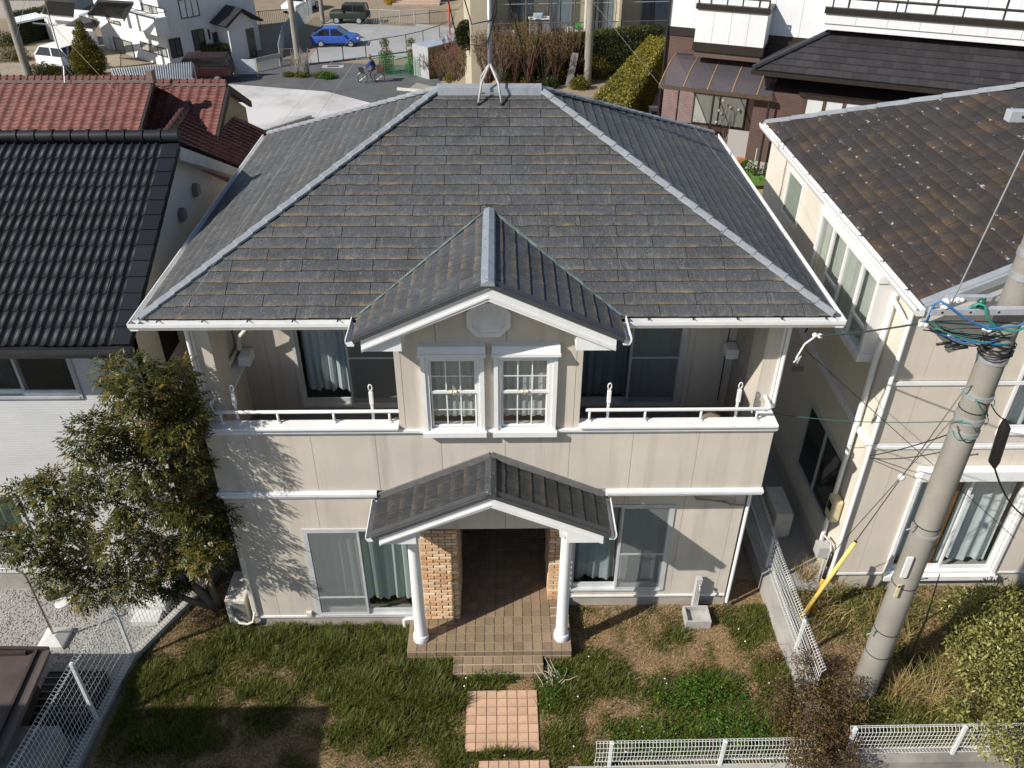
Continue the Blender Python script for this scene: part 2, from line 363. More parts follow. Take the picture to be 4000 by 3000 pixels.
for a in rects(-3.90, -.56, .0, 2.95, [LW]): core.box(a[0], a[1], .073, .23, a[2], a[3])
for a in rects(.93, 3.90, .0, 2.95, [RWN]): core.box(a[0], a[1], .443, .60, a[2], a[3])
for a in rects(-3.90, 3.90, 3.12, 5.8, [(-3.03, -1.38, 3.21, 5.2), (1.35, 2.98, 3.19, 5.2)]): core.box(a[0], a[1], 1.823, 1.95, a[2], a[3])
core.box(-3.90, -3.75, .23, 1.82, .0, 2.95).box(-3.90, -3.75, 1.82, 7.0, .0, 5.75).box(3.75, 3.90, .60, 7.0, 0, 2.95).box(3.75, 3.90, .95, 7.0, 2.95, 5.75).box(-3.75, 3.75, 6.85, 7.0, 0, 5.75).box(-3.74, 3.74, .62, 6.8, 2.9, 3.05)
core.box(-.56, .93, 2.22, 2.95, .073, 2.9) if False else None
core.box(-.56, .93, 2.22, 2.4, 0, 2.95)      # back of the porch recess
core.box(-.70, -.56, .23, 2.22, 0, 2.9).box(.93, 1.07, .60, 2.22, 0, 2.9)
WALL = core.build('wall_shell', mat('shell_plaster', (.40, .36, .31), .9), HOUSE)
rooms = MB()                                 # dark interiors behind the panes
rooms.box(-3.7, -.72, 1.6, 1.62, 0, 2.9).box(1.1, 3.7, 2.0, 2.02, 0, 2.9).box(-3.7, 3.7, 3.6, 3.62, 3.06, 5.7).box(-3.7,-.72,.25,1.6,.05,.08).box(1.1,3.7,.62,2,.05,.08)
rooms.build('room_backing', mat('room_wall', (.16, .13, .10), .9), HOUSE)
# siding, panel by panel
JX = [-WX, -3.39, -2.49, -1.60, -.69, .20, 1.10, 1.98, 2.90, WX]
PAR = MB().box(-WX+.02, WX-.02, .073, .165, 2.93, 4.05); PAR.box(-WX+.02, -WX+.11, .17, 1.80, 2.93, 4.05).box(WX-.11, WX-.02, .17, .45, 2.93, 4.05)
PAR = PAR.build('parapet', SIDING, HOUSE)
wall_panels(PAR, JX, 2.97, 4.02, .05, [])
wall_panels(PAR, [.05, .90, 1.80], 2.97, 4.02, -WX, [], ax='x'); wall_panels(PAR, [.05, .50], 2.97, 4.02, WX-.022, [], ax='x')
wall_panels(WALL, [-WX+.03, -3.46, -2.57, -1.67, -1.105], .29, 2.90, .05, [LW])
wall_panels(WALL, [1.06, 1.12, 2.02, 2.95, 3.72, WX-.05], .29, 2.90, .42, [RWN])
wall_panels(WALL, [-.555, .20, .925], 2.22, 2.92, .05, [], name='siding_panel')
wall_panels(WALL, [-3.88, -3.45, -2.55, -1.64, -1.25], 3.17, 5.75, 1.80, [(-3.03, -1.38, 3.21, 5.2)])
wall_panels(WALL, [1.22, 2.10, 3.03, 3.12, 3.88], 3.17, 5.75, 1.80, [(1.35, 2.98, 3.19, 5.2)])
wall_panels(WALL, [.25, 1.2, 2.1, 3.0, 3.9, 4.8, 5.7, 6.6, 7.0], .29, 2.9, -WX+.03, [], ax='x')
wall_panels(WALL, [1.45, 1.8, 2.8, 3.7, 4.6, 5.5, 6.4, 7.0], 2.95, 5.75, -WX, [], ax='x')
wall_panels(WALL, [.45, 1.35, 2.25, 3.15, 4.05, 4.95, 5.85, 7.0], .29, 2.9, WX-.05, [], ax='x')
wall_panels(WALL, [.95, 1.9, 2.8, 3.7, 4.6, 5.5, 6.4, 7.0], 2.95, 5.75, WX-.022, [], ax='x')
for s in (-1, 1):                            # corner piers of the balconies
    a, b = sorted((s*3.70, s*WX)); q = MB().box(a, b, .40, .92, 4.05, 5.74).build('balcony_pier', SIDING, HOUSE)
    a, b = sorted((s*(WX+.002), s*(WX-.03))); MB().box(a, b+.0, .385, .398, 4.17, 5.74).build('corner_trim', WHITE, q)
MB().box(-WX+.1, -1.25, .17, 1.80, 3.05, 3.12).box(1.22, WX-.1, .17, 1.80, 3.05, 3.12).build('balcony_floor', mat('balcony_floor', (.20, .20, .20), .8, fine=.08), HOUSE)
MB().box(-WX+.01, WX-.01, .45, .60, 2.9, 2.93).box(1.06, WX-.02, .075, .44, 2.90, 2.93).build('soffit', WTRIM, HOUSE)
# trims
q = MB(); q.box(-WX-.02, -1.66, .015, .049, 2.86, 2.90).box(-WX-.03, -1.66, -.005, .049, 2.90, 2.945).box(-WX-.02, -1.66, .015, .049, 2.945, 2.97)
q.build('storey_band', WTRIM, HOUSE); q = MB(); q.box(1.66, WX+.02, .015, .049, 2.86, 2.90).box(1.66, WX+.03, -.005, .049, 2.90, 2.945).box(1.66, WX+.02, .015, .049, 2.945, 2.97); q.box(WX+.001,WX+.03,.05,.5,2.87,2.96)
q.build('storey_band', WTRIM, HOUSE)
q = MB(); q.box(-WX-.02, WX+.02, .02, .049, 4.022, 4.055).box(-WX-.03, WX+.03, .0, .049, 4.055, 4.09).box(-WX-.02, -1.25, .02, .06, 4.09, 4.115).box(1.215, WX+.02, .02, .06, 4.09, 4.115)
q.build('parapet_band', WTRIM, HOUSE)
MB().box(-WX+.04, -1.105, .03, .0515, .25, .288).build('base_trim', WHITE, HOUSE); MB().box(1.06, WX-.06, .40, .4215, .25, .288).build('base_trim', WHITE, HOUSE)
q = MB().box(-3.86, -1.36, .09, .3, -.2, .25).box(1.25, 3.86, .46, .7, -.2, .25).box(-3.86, -3.7, .3, 7, -.2, .25).box(3.7, 3.86, .7, 7, -.2, .25); q.build('foundation', CONC, HOUSE)
# balcony caps and rails
for s, x0, x1 in ((-1, -WX-.02, -1.25), (1, 1.215, WX+.02)):
    q = MB().box(x0, x1, -.035, .175, 4.117, 4.165); xo = s*(WX+.02); a, b = sorted((xo, xo-s*.22)); q.box(a, b, .1752, .399, 4.117, 4.165)
    if s < 0: MB().box(a, b, .921, 1.80, 4.117, 4.165).build('side_cap', WHITE, HOUSE); MB().tube([(a+.1, .93, 4.345), (a+.1, 1.79, 4.345)], .026, 8).build('side_rail', WHITE, HOUSE, smooth=True)
    cap = q.build('parapet_cap', WHITE, HOUSE, bevel=.012)
    xc = s*(WX-.09); rail = MB().tube([(s*1.25 if s < 0 else 1.30, .11, 4.345), (xc-s*.03, .11, 4.345), (xc, .13, 4.345), (xc, .40, 4.345)], .026, 10).build('handrail', WHITE, HOUSE, auto=50)
    for x in ((-3.67, -2.90, -2.14, -1.38) if s < 0 else (1.356, 2.12, 2.89, 3.66)):
        MB().tube([(x, .11, 4.17), (x, .11, 4.335)], .017, 8).lathe([(.042, 0), (.042, .012), (.02, .02)], (x, .11, 4.165), 12).build('rail_post', WHITE, rail, smooth=True)
    MB().tube([(xc, .30, 4.166), (xc, .30, 4.335)], .017, 8).build('rail_post', WHITE, rail, smooth=True)
# hipped roof
O_ = EX; roofdeck = MB().add([(-EX, 0, ZE), (EX, 0, ZE), (EX, 2*YR, ZE), (-EX, 2*YR, ZE), (-HR, YR, ZR), (HR, YR, ZR), (-1.62, 0, ZE), (0, 1.62, ZE+.81), (1.62, 0, ZE)], [(0,6,7,8,1,5,4), (1,2,5), (2,3,4,5), (3,0,4)])
ROOF = roofdeck.build('roof', mat('roof_felt', (.03, .03, .032), .9), HOUSE)
NR = 22; GX, GY = 1.62, 1.54
def front_cuts(k):
    hip = [(1, -ca, EX), (-1, -ca, EX), (0, -1, YR/ca)]
    r = k*.182*ca
    if r < GY-.05: vl = GX/GY*ca; return [hip+[(-1, vl, -GX-.03)], hip+[(1, vl, -GX-.03)]]
    return [hip]
n1 = slates(ROOF, (0, 0, ZE), (1, 0, 0), (0, ca, sa), NR, -EX, EX, front_cuts, SLATE, ph=.12)
side_cuts = lambda k: [[(1, -ca, 0), (-1, -ca, 2*YR)]]
n2 = slates(ROOF, (-EX, 0, ZE), (0, 1, 0), (ca, 0, sa), NR, 0, 2*YR, side_cuts, SLATE, ph=.3, small=.05)
n3 = slates(ROOF, (EX, 0, ZE), (0, 1, 0), (-ca, 0, sa), NR, 0, 2*YR, side_cuts, SLATE, ph=.7, small=.05)
def hipcaps(parent, P, Q, n, wd, m, name='hip_cap'):
    P, Q = Vector(P), Vector(Q); d = (Q-P).normalized(); a = Vector((d.y, -d.x, 0)).normalized(); dn = .45*wd
    for i in range(n):
        p = P+(Q-P)*(i/n)-d*.02; q = P+(Q-P)*((i+1)/n)+d*.03; l0, l1 = Vector((0, 0, .052)), Vector((0, 0, .036)); g = Vector((0,0,-dn))
        V = [p+l0, p+l0+a*wd+g, p+l0+a*wd+g-Vector((0,0,.03)), p+l0-Vector((0,0,.035)), p+l0-a*wd+g-Vector((0,0,.03)), p+l0-a*wd+g]
        V += [v+(q-p)+(l1-l0) for v in V]
        MB().add(V, [(0,1,7,6), (5,0,6,11), (1,2,8,7), (4,5,11,10), (0,5,4,3,2,1), (6,7,8,9,10,11)]).build(name, m, parent)
for s in (-1, 1):
    hipcaps(ROOF, (s*(EX-.02), .02, ZE+.035), (s*(HR+.02), YR-.02, ZR+.035), 21, .062, CAPG)
    hipcaps(ROOF, (s*(EX-.02), 2*YR-.02, ZE+.035), (s*(HR+.02), YR+.02, ZR+.035), 21, .062, CAPG)
q = MB().add([(-HR-.03, YR-.12, ZR-.03), (-HR-.03, YR-.10, ZR+.07), (-HR-.03, YR, ZR+.11), (-HR-.03, YR+.1, ZR+.07), (-HR-.03, YR+.12, ZR-.03)]+[(HR+.03, YR-.12, ZR-.03), (HR+.03, YR-.10, ZR+.07), (HR+.03, YR, ZR+.11), (HR+.03, YR+.1, ZR+.07), (HR+.03, YR+.12, ZR-.03)],
    [(0,5,6,1), (1,6,7,2), (2,7,8,3), (3,8,9,4), (0,1,2,3,4), (9,8,7,6,5)]); q.build('ridge_cap', CAPG, ROOF)
# eaves: fascia, soffit, gutters with brackets
MB().box(-EX+.03, -1.60, .012, .035, 5.70, 5.84).box(1.60, EX-.03, .012, .035, 5.70, 5.84).box(-EX+.03, -EX+.05, .036, 7.18, 5.70, 5.84).box(EX-.05, EX-.03, .036, 7.18, 5.70, 5.84).build('fascia', WHITE, HOUSE)
MB().box(-EX+.051, -1.25, .037, 7.1, 5.745, 5.76).build('eave_soffit', WTRIM, HOUSE); MB().box(1.22, EX-.051, .037, 7.1, 5.745, 5.76).build('eave_soffit', WTRIM, HOUSE); MB().box(-1.24, 1.21, 1.9, 7.1, 5.745, 5.76).build('eave_soffit', WTRIM, HOUSE)
def gutter(parent, p, q, out, m=WHITE, wd=.105, ht=.085, n=0, name='gutter'):
    p, q, o = Vector(p), Vector(q), Vector(out); z = Vector((0, 0, 1)); d = (q-p).normalized(); t = .006
    prof = [(0, 0), (0, -ht), (wd*.8, -ht), (wd, -ht*.35), (wd, .012), (wd+.012, .012), (wd+.012, -ht*.4), (wd*.85, -ht-t), (-t, -ht-t), (-t, 0)]
    V = [p+o*a+z*b for a, b in prof]+[q+o*a+z*b for a, b in prof]; N = len(prof)
    F = [(i, (i+1) % N, N+(i+1) % N, N+i) for i in range(N)]; F += [(0, 9, 8, 1), (1, 8, 7, 2), (2, 7, 6, 3), (3, 6, 5, 4)]; F += [tuple(i+N for i in f[::-1]) for f in F[-4:]]
    F += [(0, 1, 2, 3), (N+3, N+2, N+1, N)]
    g = MB().add(V, F).build(name, m, parent)
    for i in range(n):
        c = p+(q-p)*((i+.6)/n); MB().bar(c+o*-.03+z*.012, c+o*(wd*.55)+z*.004, .018, .006).box(c.x-.016, c.x+.016, c.y-.012, c.y+.012, c.z+.007, c.z+.02).build('gutter_bracket', DARKFLASH, g)
    return g
gutter(HOUSE, (-EX-.10, 0, 5.845), (-1.66, 0, 5.845), (0, -1, 0), n=5); gutter(HOUSE, (1.66, 0, 5.845), (EX+.10, 0, 5.845), (0, -1, 0), n=5)
gutter(HOUSE, (-EX, -.10, 5.845), (-EX, 7.2, 5.845), (-1, 0, 0), n=0); gutter(HOUSE, (EX, -.10, 5.845), (EX, 7.2, 5.845), (1, 0, 0), n=0)
# ------------- front gable (dormer) and porch share one builder
def gable(name, yf, yb, zt, gx, sl, nrow, sm, valley, cap_m):
    c, s = 1/math.hypot(1, sl), sl/math.hypot(1, sl); ze = zt-sl*gx
    V = [(-gx, yf, ze), (0, yf, zt), (gx, yf, ze)]
    if valley: V += [(-gx, .0, ze), (0, yb, zt), (gx, .0, ze)]
    else: V += [(-gx, yb, ze), (0, yb, zt), (gx, yb, ze)]
    V += [Vector(p)-Vector((0, 0, .05)) for p in V]
    F = [(0,1,4,3), (1,2,5,4), (9,10,7,6), (10,11,8,7), (0,6,7,1), (1,7,8,2), (3,4,10,9), (4,5,11,10), (0,3,9,6), (2,8,11,5)]
    g = MB().add(V, F).build(name, mat('roof_felt', (.03, .03, .032), .9), HOUSE)
    e = gx/c/nrow
    for sg in (-1, 1):
        if valley: cut = lambda k: [[(1, 0, -yf), (-1, yb/gx*c, 0)], ]
        else: cut = lambda k: [[(1, 0, -yf), (-1, 0, yb)]]
        slates(g, (sg*gx, 0, ze), (0, 1, 0), (-sg*c, 0, s), nrow, yf, yb, cut, sm, e=e, ph=.35 if sg < 0 else .6, small=.012, rnd=random.Random(3+sg), jit=.004)
    for sg in (-1, 1):                        # edge flashing, barge board
        up_ = Vector((0, 0, 1)); d = Vector((sg*c, 0, -s)); nrm = Vector((sg*s, 0, c)); top = Vector((0, yf, zt)); L_ = gx/c
        MB().prism([top+nrm*.03, top+d*L_+nrm*.03, top+d*L_-nrm*.022, top-nrm*.022], (0, -.035, 0)).prism([top+nrm*.031+Vector((0,.001,0)), top+d*L_+nrm*.031+Vector((0,.001,0)), top+d*L_+nrm*.031+Vector((0,.09,0)), top+nrm*.031+Vector((0,.09,0))], nrm*.008).build('verge_flashing', mat('verge_metal', (.085, .09, .096), .4, metal=.3), g)
        b0 = top+Vector((0, -.006, -.024/c)); Lb = (gx-.09)/c
        bb = MB().prism([b0, b0+d*Lb, b0+d*Lb+Vector((0, 0, -.175)), b0+Vector((0, 0, -.19))], (0, .03, 0)).build('barge_board', WHITE, g)
        b1 = b0+Vector((0, -.014, -.115)); MB().prism([b1, b1+d*Lb, b1+d*Lb+Vector((0, 0, -.03)), b1+Vector((0, 0, -.03))], (0, .013, 0)).build('moulding', WHITE, bb)
        MB().add([top+Vector((0, .045, -.052/c)), top+d*L_+Vector((0, .045, -.052/c)), top+d*L_+Vector((0, .75 if not valley else .53, -.052/c)), top+Vector((0, .75 if not valley else .53, -.052/c))], [(0,1,2,3)] if sg > 0 else [(3,2,1,0)]).build('soffit_board', WTRIM, g)
        x1 = sg*(gx+.0); gutter(g, (x1, yf+.0, ze-.0), (x1, (.0 if valley else yb), ze-.0), (sg, 0, 0), ht=.075, wd=.085)
        zb = zt-sl*(gx-.10)-.056/c-.15
        xi, xo = sg*1.055, sg*(gx-.10); zi = zt-sl*1.055-.056/c-.17
        MB().prism([(xi, yf+.045, zb-.015), (xo, yf+.045, zb-.015), (xo, yf+.045, zb+.05), (xi, yf+.045, zi+.06)], (0, .5 if valley else .35, 0)).build('eave_return', WHITE, g)
    q = MB(); y0 = yf-.037; y1 = yb+.03
    q.add([(-.085, y0, zt-.005), (-.07, y0, zt+.035), (0, y0, zt+.062), (.07, y0, zt+.035), (.085, y0, zt-.005), (-.085, y1, zt-.005), (-.07, y1, zt+.035), (0, y1, zt+.062), (.07, y1, zt+.035), (.085, y1, zt-.005)], [(0,5,6,1)[::-1], (1,6,7,2)[::-1], (2,7,8,3)[::-1], (3,8,9,4)[::-1], (0,1,2,3,4), (9,8,7,6,5)])
    q.build('ridge_cap', cap_m, g)
    return g
CAPS = mat('spotted_metal_cap', (.34, .375, .41), .4, (.27, .30, .33), 6, metal=.25, spec=.5, col3=(.06, .06, .065), s3=34, m3=(.60, .64))
CAPD = mat('dark_worn_cap', (.055, .06, .066), .4, (.075, .08, .085), 6, metal=.25, spec=.5, col3=(.30, .32, .34), s3=26, m3=(.60, .64))
GAB = gable('gable_roof', -.55, 1.54, 6.62, 1.62, .46, 10, SLATE, True, CAPS)
for s in (-1, 1):                             # valley flashing
    MB().bar((s*1.655, -.01, 5.885), (s*.03, 1.555, 6.645), .035, .03).build('valley_flashing', COPPER, ROOF)
POR = gable('porch_roof', -.72, .048, 3.55, 1.65, .46, 9, SLATE_P, False, CAPD)
for s in (-1, 1):
    c = math.hypot(1, .46); MB().bar((0, .034, 3.625), (s*1.66, .034, 3.625-.46*1.66), .026, .11, (0, 0, 1)).build('wall_flashing', mat('lead_flashing', (.21, .205, .195), .6, (.16, .155, .15), 9, metal=.2), POR)
    MB().prism([(s*1.62, .02, 2.83), (s*1.70, .02, 2.95), (s*1.70, .02, 2.80)], (0, .028, 0)).build('flashing_kick', DARKFLASH, POR)
# bay under the gable
WB = [(-.79, -.185, 4.12, 5.22), (.155, .77, 4.12, 5.22)]
q = MB()
for a in rects(-1.245, 1.215, 4.09, 5.75, WB): q.box(a[0], a[1], .073, .18, a[2], a[3])
q.box(-1.245, -1.13, .18, 1.80, 3.12, 5.75).box(1.10, 1.215, .18, 1.80, 3.12, 5.75).prism([(-1.245, .073, 5.75), (1.215, .073, 5.75), (1.215, .073, 5.97), (0, .073, 6.53), (-1.245, .073, 5.96)], (0, .1, 0))
BAY = q.build('bay_wall', SIDING, HOUSE)
xs = [-1.245, -1.16, -.69, .22, 1.13, 1.215]
for a, b in zip(xs, xs[1:]):
    q = MB()
    for r0, r1, c, d in rects(a+.003, b-.003, 4.092, 5.70, WB): q.box(r0, r1, .05, .072, c, d)
    zt = lambda x: 6.55-.46*abs(x)
    p = [(a+.003, .05, 5.70), (b-.003, .05, 5.70), (b-.003, .05, zt(b))]+([(0, .05, zt(0))] if a < 0 < b else [])+[(a+.003, .05, zt(a))]; q.prism(p, (0, .022, 0)); q.build('siding_panel', SIDING, BAY)
# louvred octagon vent
oc = [(-.285, 5.725), (-.155, 5.58), (.13, 5.58), (.27, 5.725), (.27, 5.93), (.13, 6.07), (-.155, 6.07), (-.285, 5.93)]; ic = [(x*.76-.002, 5.825+(z-5.825)*.76) for x, z in oc]
v = MB(); n = 8; v.add([(x, .0, z) for x, z in oc]+[(x, .0, z) for x, z in ic]+[(x, .05, z) for x, z in oc]+[(x, .012, z) for x, z in ic], [(i, (i+1) % 8, 8+(i+1) % 8, 8+i) for i in range(8)]+[((i+1) % 8, i, 16+i, 16+(i+1) % 8) for i in range(8)]+[(8+i, 8+(i+1) % 8, 24+(i+1) % 8, 24+i) for i in range(8)]+[tuple(range(24, 32))])
VENT = v.build('gable_vent', WTRIM, BAY)
for i in range(8):
    z = 5.665+i*.042; hw = .20 if 5.73 < z < 5.90 else .15
    MB().prism([(-hw, .003, z), (hw-.015, .003, z), (hw-.015, .010, z+.034), (-hw, .010, z+.034)], (0, .004, .002)).build('louvre', WTRIM, VENT)
# double-hung windows of the bay
ROOMB = MB().box(-1.1, 1.09, 1.2, 1.22, 4.0, 5.7).build('room_wall', mat('pale_room', (.42, .38, .33), .9), BAY)
MB().box(-1.12, 1.09, .2, 1.2, 3.98, 4.02).build('room_floor', mat('room_wood', (.25, .14, .08), .6), BAY)
for x0, x1, (g0, g1) in ((-.90, -.075, (-.77, -.205)), (.05, .885, (.175, .745))):
    wdw = MB().box(x0, x0+.055, -.02, .06, 4.10, 5.33).box(x1-.055, x1, -.02, .06, 4.10, 5.33).box(x0+.055, x1-.055, .02, .06, 5.31, 5.3298).build('bay_window', WHITE, BAY)
    MB().box(x0-.03, x1+.03, -.09, .049, 5.332, 5.375).prism([(x0-.02, -.075, 5.375), (x0-.02, .049, 5.375), (x0-.02, .049, 5.475), (x0-.02, -.03, 5.46)], (x1-x0+.04, 0, 0)).build('window_head', WHITE, wdw)
    MB().box(x0-.02, x1+.02, -.07, .049, 4.02, 4.098).build('window_sill', WHITE, wdw)
    fr = MB().box(x0+.056, g0-.03, .0, .07, 4.10, 5.33).box(g1+.03, x1-.056, .0, .07, 4.10, 5.33).box(g0-.03, g1+.03, .0, .07, 5.245, 5.33).box(g0-.03, g1+.03, .0, .07, 4.10, 4.115)
    fr.build('window_frame', WTRIM, wdw)
    for nm, z0, z1, y in (('upper_sash', 4.70, 5.245, .02), ('lower_sash', 4.115, 4.70, .05)):
        sh = MB().box(g0-.029, g0, y, y+.03, z0, z1).box(g1, g1+.029, y, y+.03, z0, z1).box(g0, g1, y, y+.03, z0, z0+.035).box(g0, g1, y, y+.03, z1-.035, z1).build(nm, WHITE, wdw)
        mu = MB()
        for i in (1, 2): x = g0+(g1-g0)*i/3; mu.box(x-.008, x+.008, y+.006, y+.02, z0+.035, z1-.035)
        z = (z0+z1)/2; mu.box(g0, g1, y+.004, y+.0055, z-.008, z+.008); mu.build('glazing_bar', WHITE, sh)
        MB().add([(g0, y+.022, z0+.03), (g1, y+.022, z0+.03), (g1, y+.022, z1-.03), (g0, y+.022, z1-.03)], [(0,1,2,3)]).build('pane', GL, sh)
        if nm == 'lower_sash': MB().ball((g0+.26, .012, 4.73), .022).ball((g0+.29, .01, 4.722), .02).ball((g0+.32, .012, 4.73), .022).build('sash_lock', mat('brass', (.7, .62, .4), .4), sh, smooth=True)
    curtain(wdw, g0-.02, g1+.02, 4.22, 5.3, .17, veil('sheer', (.80, .80, .77), .72), .012, 5, 0, seed=3)
# sliding doors / windows
def slider(parent, x0, x1, z0, z1, y, screen, cur, cseed, midrail=None, name='sliding_window', cz0=None, fr=.045, col=ALU, waves=6, cmat=None):
    xm = (x0+x1)/2
    wd = MB().box(x0, x0+fr, y-.02, y+.10, z0, z1).box(x1-fr, x1, y-.02, y+.10, z0, z1).box(x0+fr, x1-fr, y-.02, y+.10, z1-fr, z1).box(x0+fr, x1-fr, y-.03, y+.10, z0, z0+fr*.8).build(name, col, parent)
    for i, (a, b) in enumerate(((x0+fr, xm+.03), (xm-.03, x1-fr))):
        yy = y+.045 if i == 0 else y+.015
        s_ = MB().box(a, a+.04, yy, yy+.028, z0+.037, z1-fr).box(b-.04, b, yy, yy+.028, z0+.037, z1-fr).box(a+.04, b-.04, yy, yy+.028, z0+.037, z0+.13).box(a+.04, b-.04, yy, yy+.028, z1-fr-.05, z1-fr).build('sash', col, wd)
        MB().add([(a+.04, yy+.014, z0+.13), (b-.04, yy+.014, z0+.13), (b-.04, yy+.014, z1-fr-.05), (a+.04, yy+.014, z1-fr-.05)], [(0,1,2,3)]).build('pane', GL, s_)
    if screen is not None:
        a, b = ((x0+fr, xm+.02), (xm-.02, x1-fr))[screen]; yy = y-.012
        n_ = MB().box(a, a+.03, yy-.008, yy+.012, z0+.04, z1-fr).box(b-.03, b, yy-.008, yy+.012, z0+.04, z1-fr).box(a+.03, b-.03, yy-.008, yy+.012, z0+.04, z0+.075).box(a+.03, b-.03, yy-.008, yy+.012, z1-fr-.03, z1-fr)
        zm = midrail or z0+(z1-z0)*.45; n_.box(a+.03, b-.03, yy-.006, yy+.01, zm-.014, zm+.014); n_ = n_.build('screen_door', col, wd)
        MB().add([(a+.03, yy, z0+.075), (b-.03, yy, z0+.075), (b-.03, yy, z1-fr-.03), (a+.03, yy, z1-fr-.03)], [(0,1,2,3)]).build('insect_net', NET, n_)
    for (a, b) in cur: curtain(wd, a, b, cz0 if cz0 is not None else z0+.06, z1+.02, y+.2, cmat or LACE, .03, waves, .055, seed=cseed)
    return wd
slider(WALL, *LW, .05, 0, [(-2.80, -2.1), (-2.05, -1.23)], 5, midrail=.72, waves=5, cmat=mat('blue_lace', (.50, .60, .61), .9, (.56, .58, .50), 6), cz0=.44)
slider(WALL, RWN[0], RWN[1], RWN[2], RWN[3], .42, 1, [(1.3, 2.0), (2.0, 2.78)], 8, midrail=1.25, cmat=mat('grey_lace', (.45, .50, .52), .9), waves=3)
MB().box(2.06, 2.75, .62, .64, .45, 1.15).box(2.2,2.4,.60,.62,.45,1.1).build('indoor_panel', mat('indoor_cream', (.48, .44, .38), .8), WALL)
slider(WALL, -3.03, -1.38, 3.21, 5.2, 1.80, 1, [(-2.95, -2.22)], 4, midrail=4.13, waves=6, cmat=mat('white_lace', (.80, .83, .85), .9, fine=.12, bscale=120), cz0=3.38)
slider(WALL, 1.35, 2.98, 3.19, 5.2, 1.80, 1, [(1.4, 2.15), (2.15, 2.95)], 6, midrail=4.11, cmat=mat('dim_lace', (.42, .46, .48), .9), waves=5)
# porch: piers of individual bricks, tiled floor and step, columns
brick = MB().box(-.092, .092, 0, .03, -.026, .026).mesh('brick', BRICKM)
bm_ = bmesh.new(); bm_.from_mesh(brick); bmesh.ops.bevel(bm_, geom=bm_.edges[:], offset=.006, segments=1, affect='EDGES'); bm_.to_mesh(brick); bm_.free()
half = MB().box(-.042, .042, 0, .03, -.026, .026).mesh('brick', BRICKM)
def brickface(parent, x0, x1, y, z0, z1, M=None, seed=1):
    rr = random.Random(seed); nrow = int((z1-z0)/.0615); M = M or Matrix.Identity(4)
    for k in range(nrow):
        z = z0+.032+k*(z1-z0)/nrow; x = x0+(.0 if k % 2 else -.1)
        while x < x1-.02:
            a, b = max(x, x0), min(x+.19, x1)
            if b-a > .06:
                me = brick if b-a > .14 else half; sx = (b-a-.008)/(.184 if me is brick else .084)
                piece('brick', me, parent, M @ Matrix.Translation(((a+b)/2, y-.03+rr.uniform(-.005, .004), z)) @ Matrix.Rotation(rr.uniform(-.012, .012), 4, 'Y') @ Matrix.Diagonal((sx, 1, 1, 1)))
            x += .197
MORT = mat('mortar', (.26, .20, .15), .95, bump=.003)
PL = MB().box(-1.10, -.56, .0, .072, .24, 2.235).build('brick_pier', MORT, HOUSE)
brickface(PL, -1.10, -.535, -.0, .25, 2.23, seed=2)
PRR = MB().box(.93, 1.22, .385, .442, .24, 2.235).build('brick_pier', MORT, HOUSE)
brickface(PRR, .90, 1.22, .385, .25, 2.23, seed=4)
brickface(PRR, .40, 1.3, 0, .25, 2.23, Matrix.Translation((.93, 0, 0)) @ Matrix(((0,1,0,0),(1,0,0,0),(0,0,1,0),(0,0,0,1))), seed=6)
brickface(PL, .0, 1.0, 0, .25, 2.23, Matrix.Translation((-.56, 0, 0)) @ Matrix(((0,-1,0,0),(1,0,0,0),(0,0,1,0),(0,0,0,1))), seed=7)
MB().box(-.555, .925, .073, 2.2, 2.235, 2.27).build('porch_ceiling', mat('porch_ceiling', (.30, .27, .24), .8), HOUSE)
dr = MB().box(-.35, .72, 2.15, 2.215, .27, 2.2).build('front_door', mat('dark_wood', (.05, .028, .018), .5), HOUSE)
MB().tube([(-.25, 2.13, 1.0), (-.25, 2.10, 1.05), (-.25, 2.10, 1.3), (-.25, 2.13, 1.35)], .015).build('door_handle', STEEL, dr)
PORCH = MB().box(-1.345, 1.235, -.645, .07, -.2, .228).box(-.555, .925, .07, 2.2, -.2, .228).box(.926, 1.235, .0702, .40, -.2, .2278).box(-.62, .785, -.965, -.645, -.2, .108).build('porch_slab', GROUT, HOUSE)
def tiles(parent, me, x0, x1, y0, y1, z, nx, ny, seed, axis='z'):
    rr = random.Random(seed)
    for i in range(nx):
        for j in range(ny):
            p = (x0+(x1-x0)*(i+.5)/nx, y0+(y1-y0)*(j+.5)/ny, z+rr.uniform(-.0012, .0012)) if axis == 'z' else (x0+(x1-x0)*(i+.5)/nx, z, y0+(y1-y0)*(j+.5)/ny)
            piece('tile', me, parent, Matrix.Translation(p) if axis == 'z' else Matrix.Translation(p) @ Matrix.Rotation(R(90), 4, 'X'))
def tilemesh(a, b, m, name='tile'): return MB().add([(-a/2,-b/2,-.006),(a/2,-b/2,-.006),(a/2,b/2,-.006),(-a/2,b/2,-.006),(-a/2+.004,-b/2+.004,.006),(a/2-.004,-b/2+.004,.006),(a/2-.004,b/2-.004,.006),(-a/2+.004,b/2-.004,.006)], [(4,5,6,7),(0,1,5,4),(1,2,6,5),(2,3,7,6),(3,0,4,7)]).mesh(name, m)
t150 = tilemesh(.141, .141, TILEM); t120 = tilemesh(.143, .105, TILEM)
tiles(PORCH, t150, -1.345, 1.235, -.65, .07-.02, .235, 17, 4, 1) if False else None
tiles(PORCH, tilemesh(.143, .159, TILEM), -1.345, 1.235, -.65, .02, .235, 17, 4, 1)
tiles(PORCH, t150, -.56, .93, .02, 2.1, .235, 10, 14, 2); tiles(PORCH, t150, .935, 1.235, .03, .37, .235, 2, 2, 12)
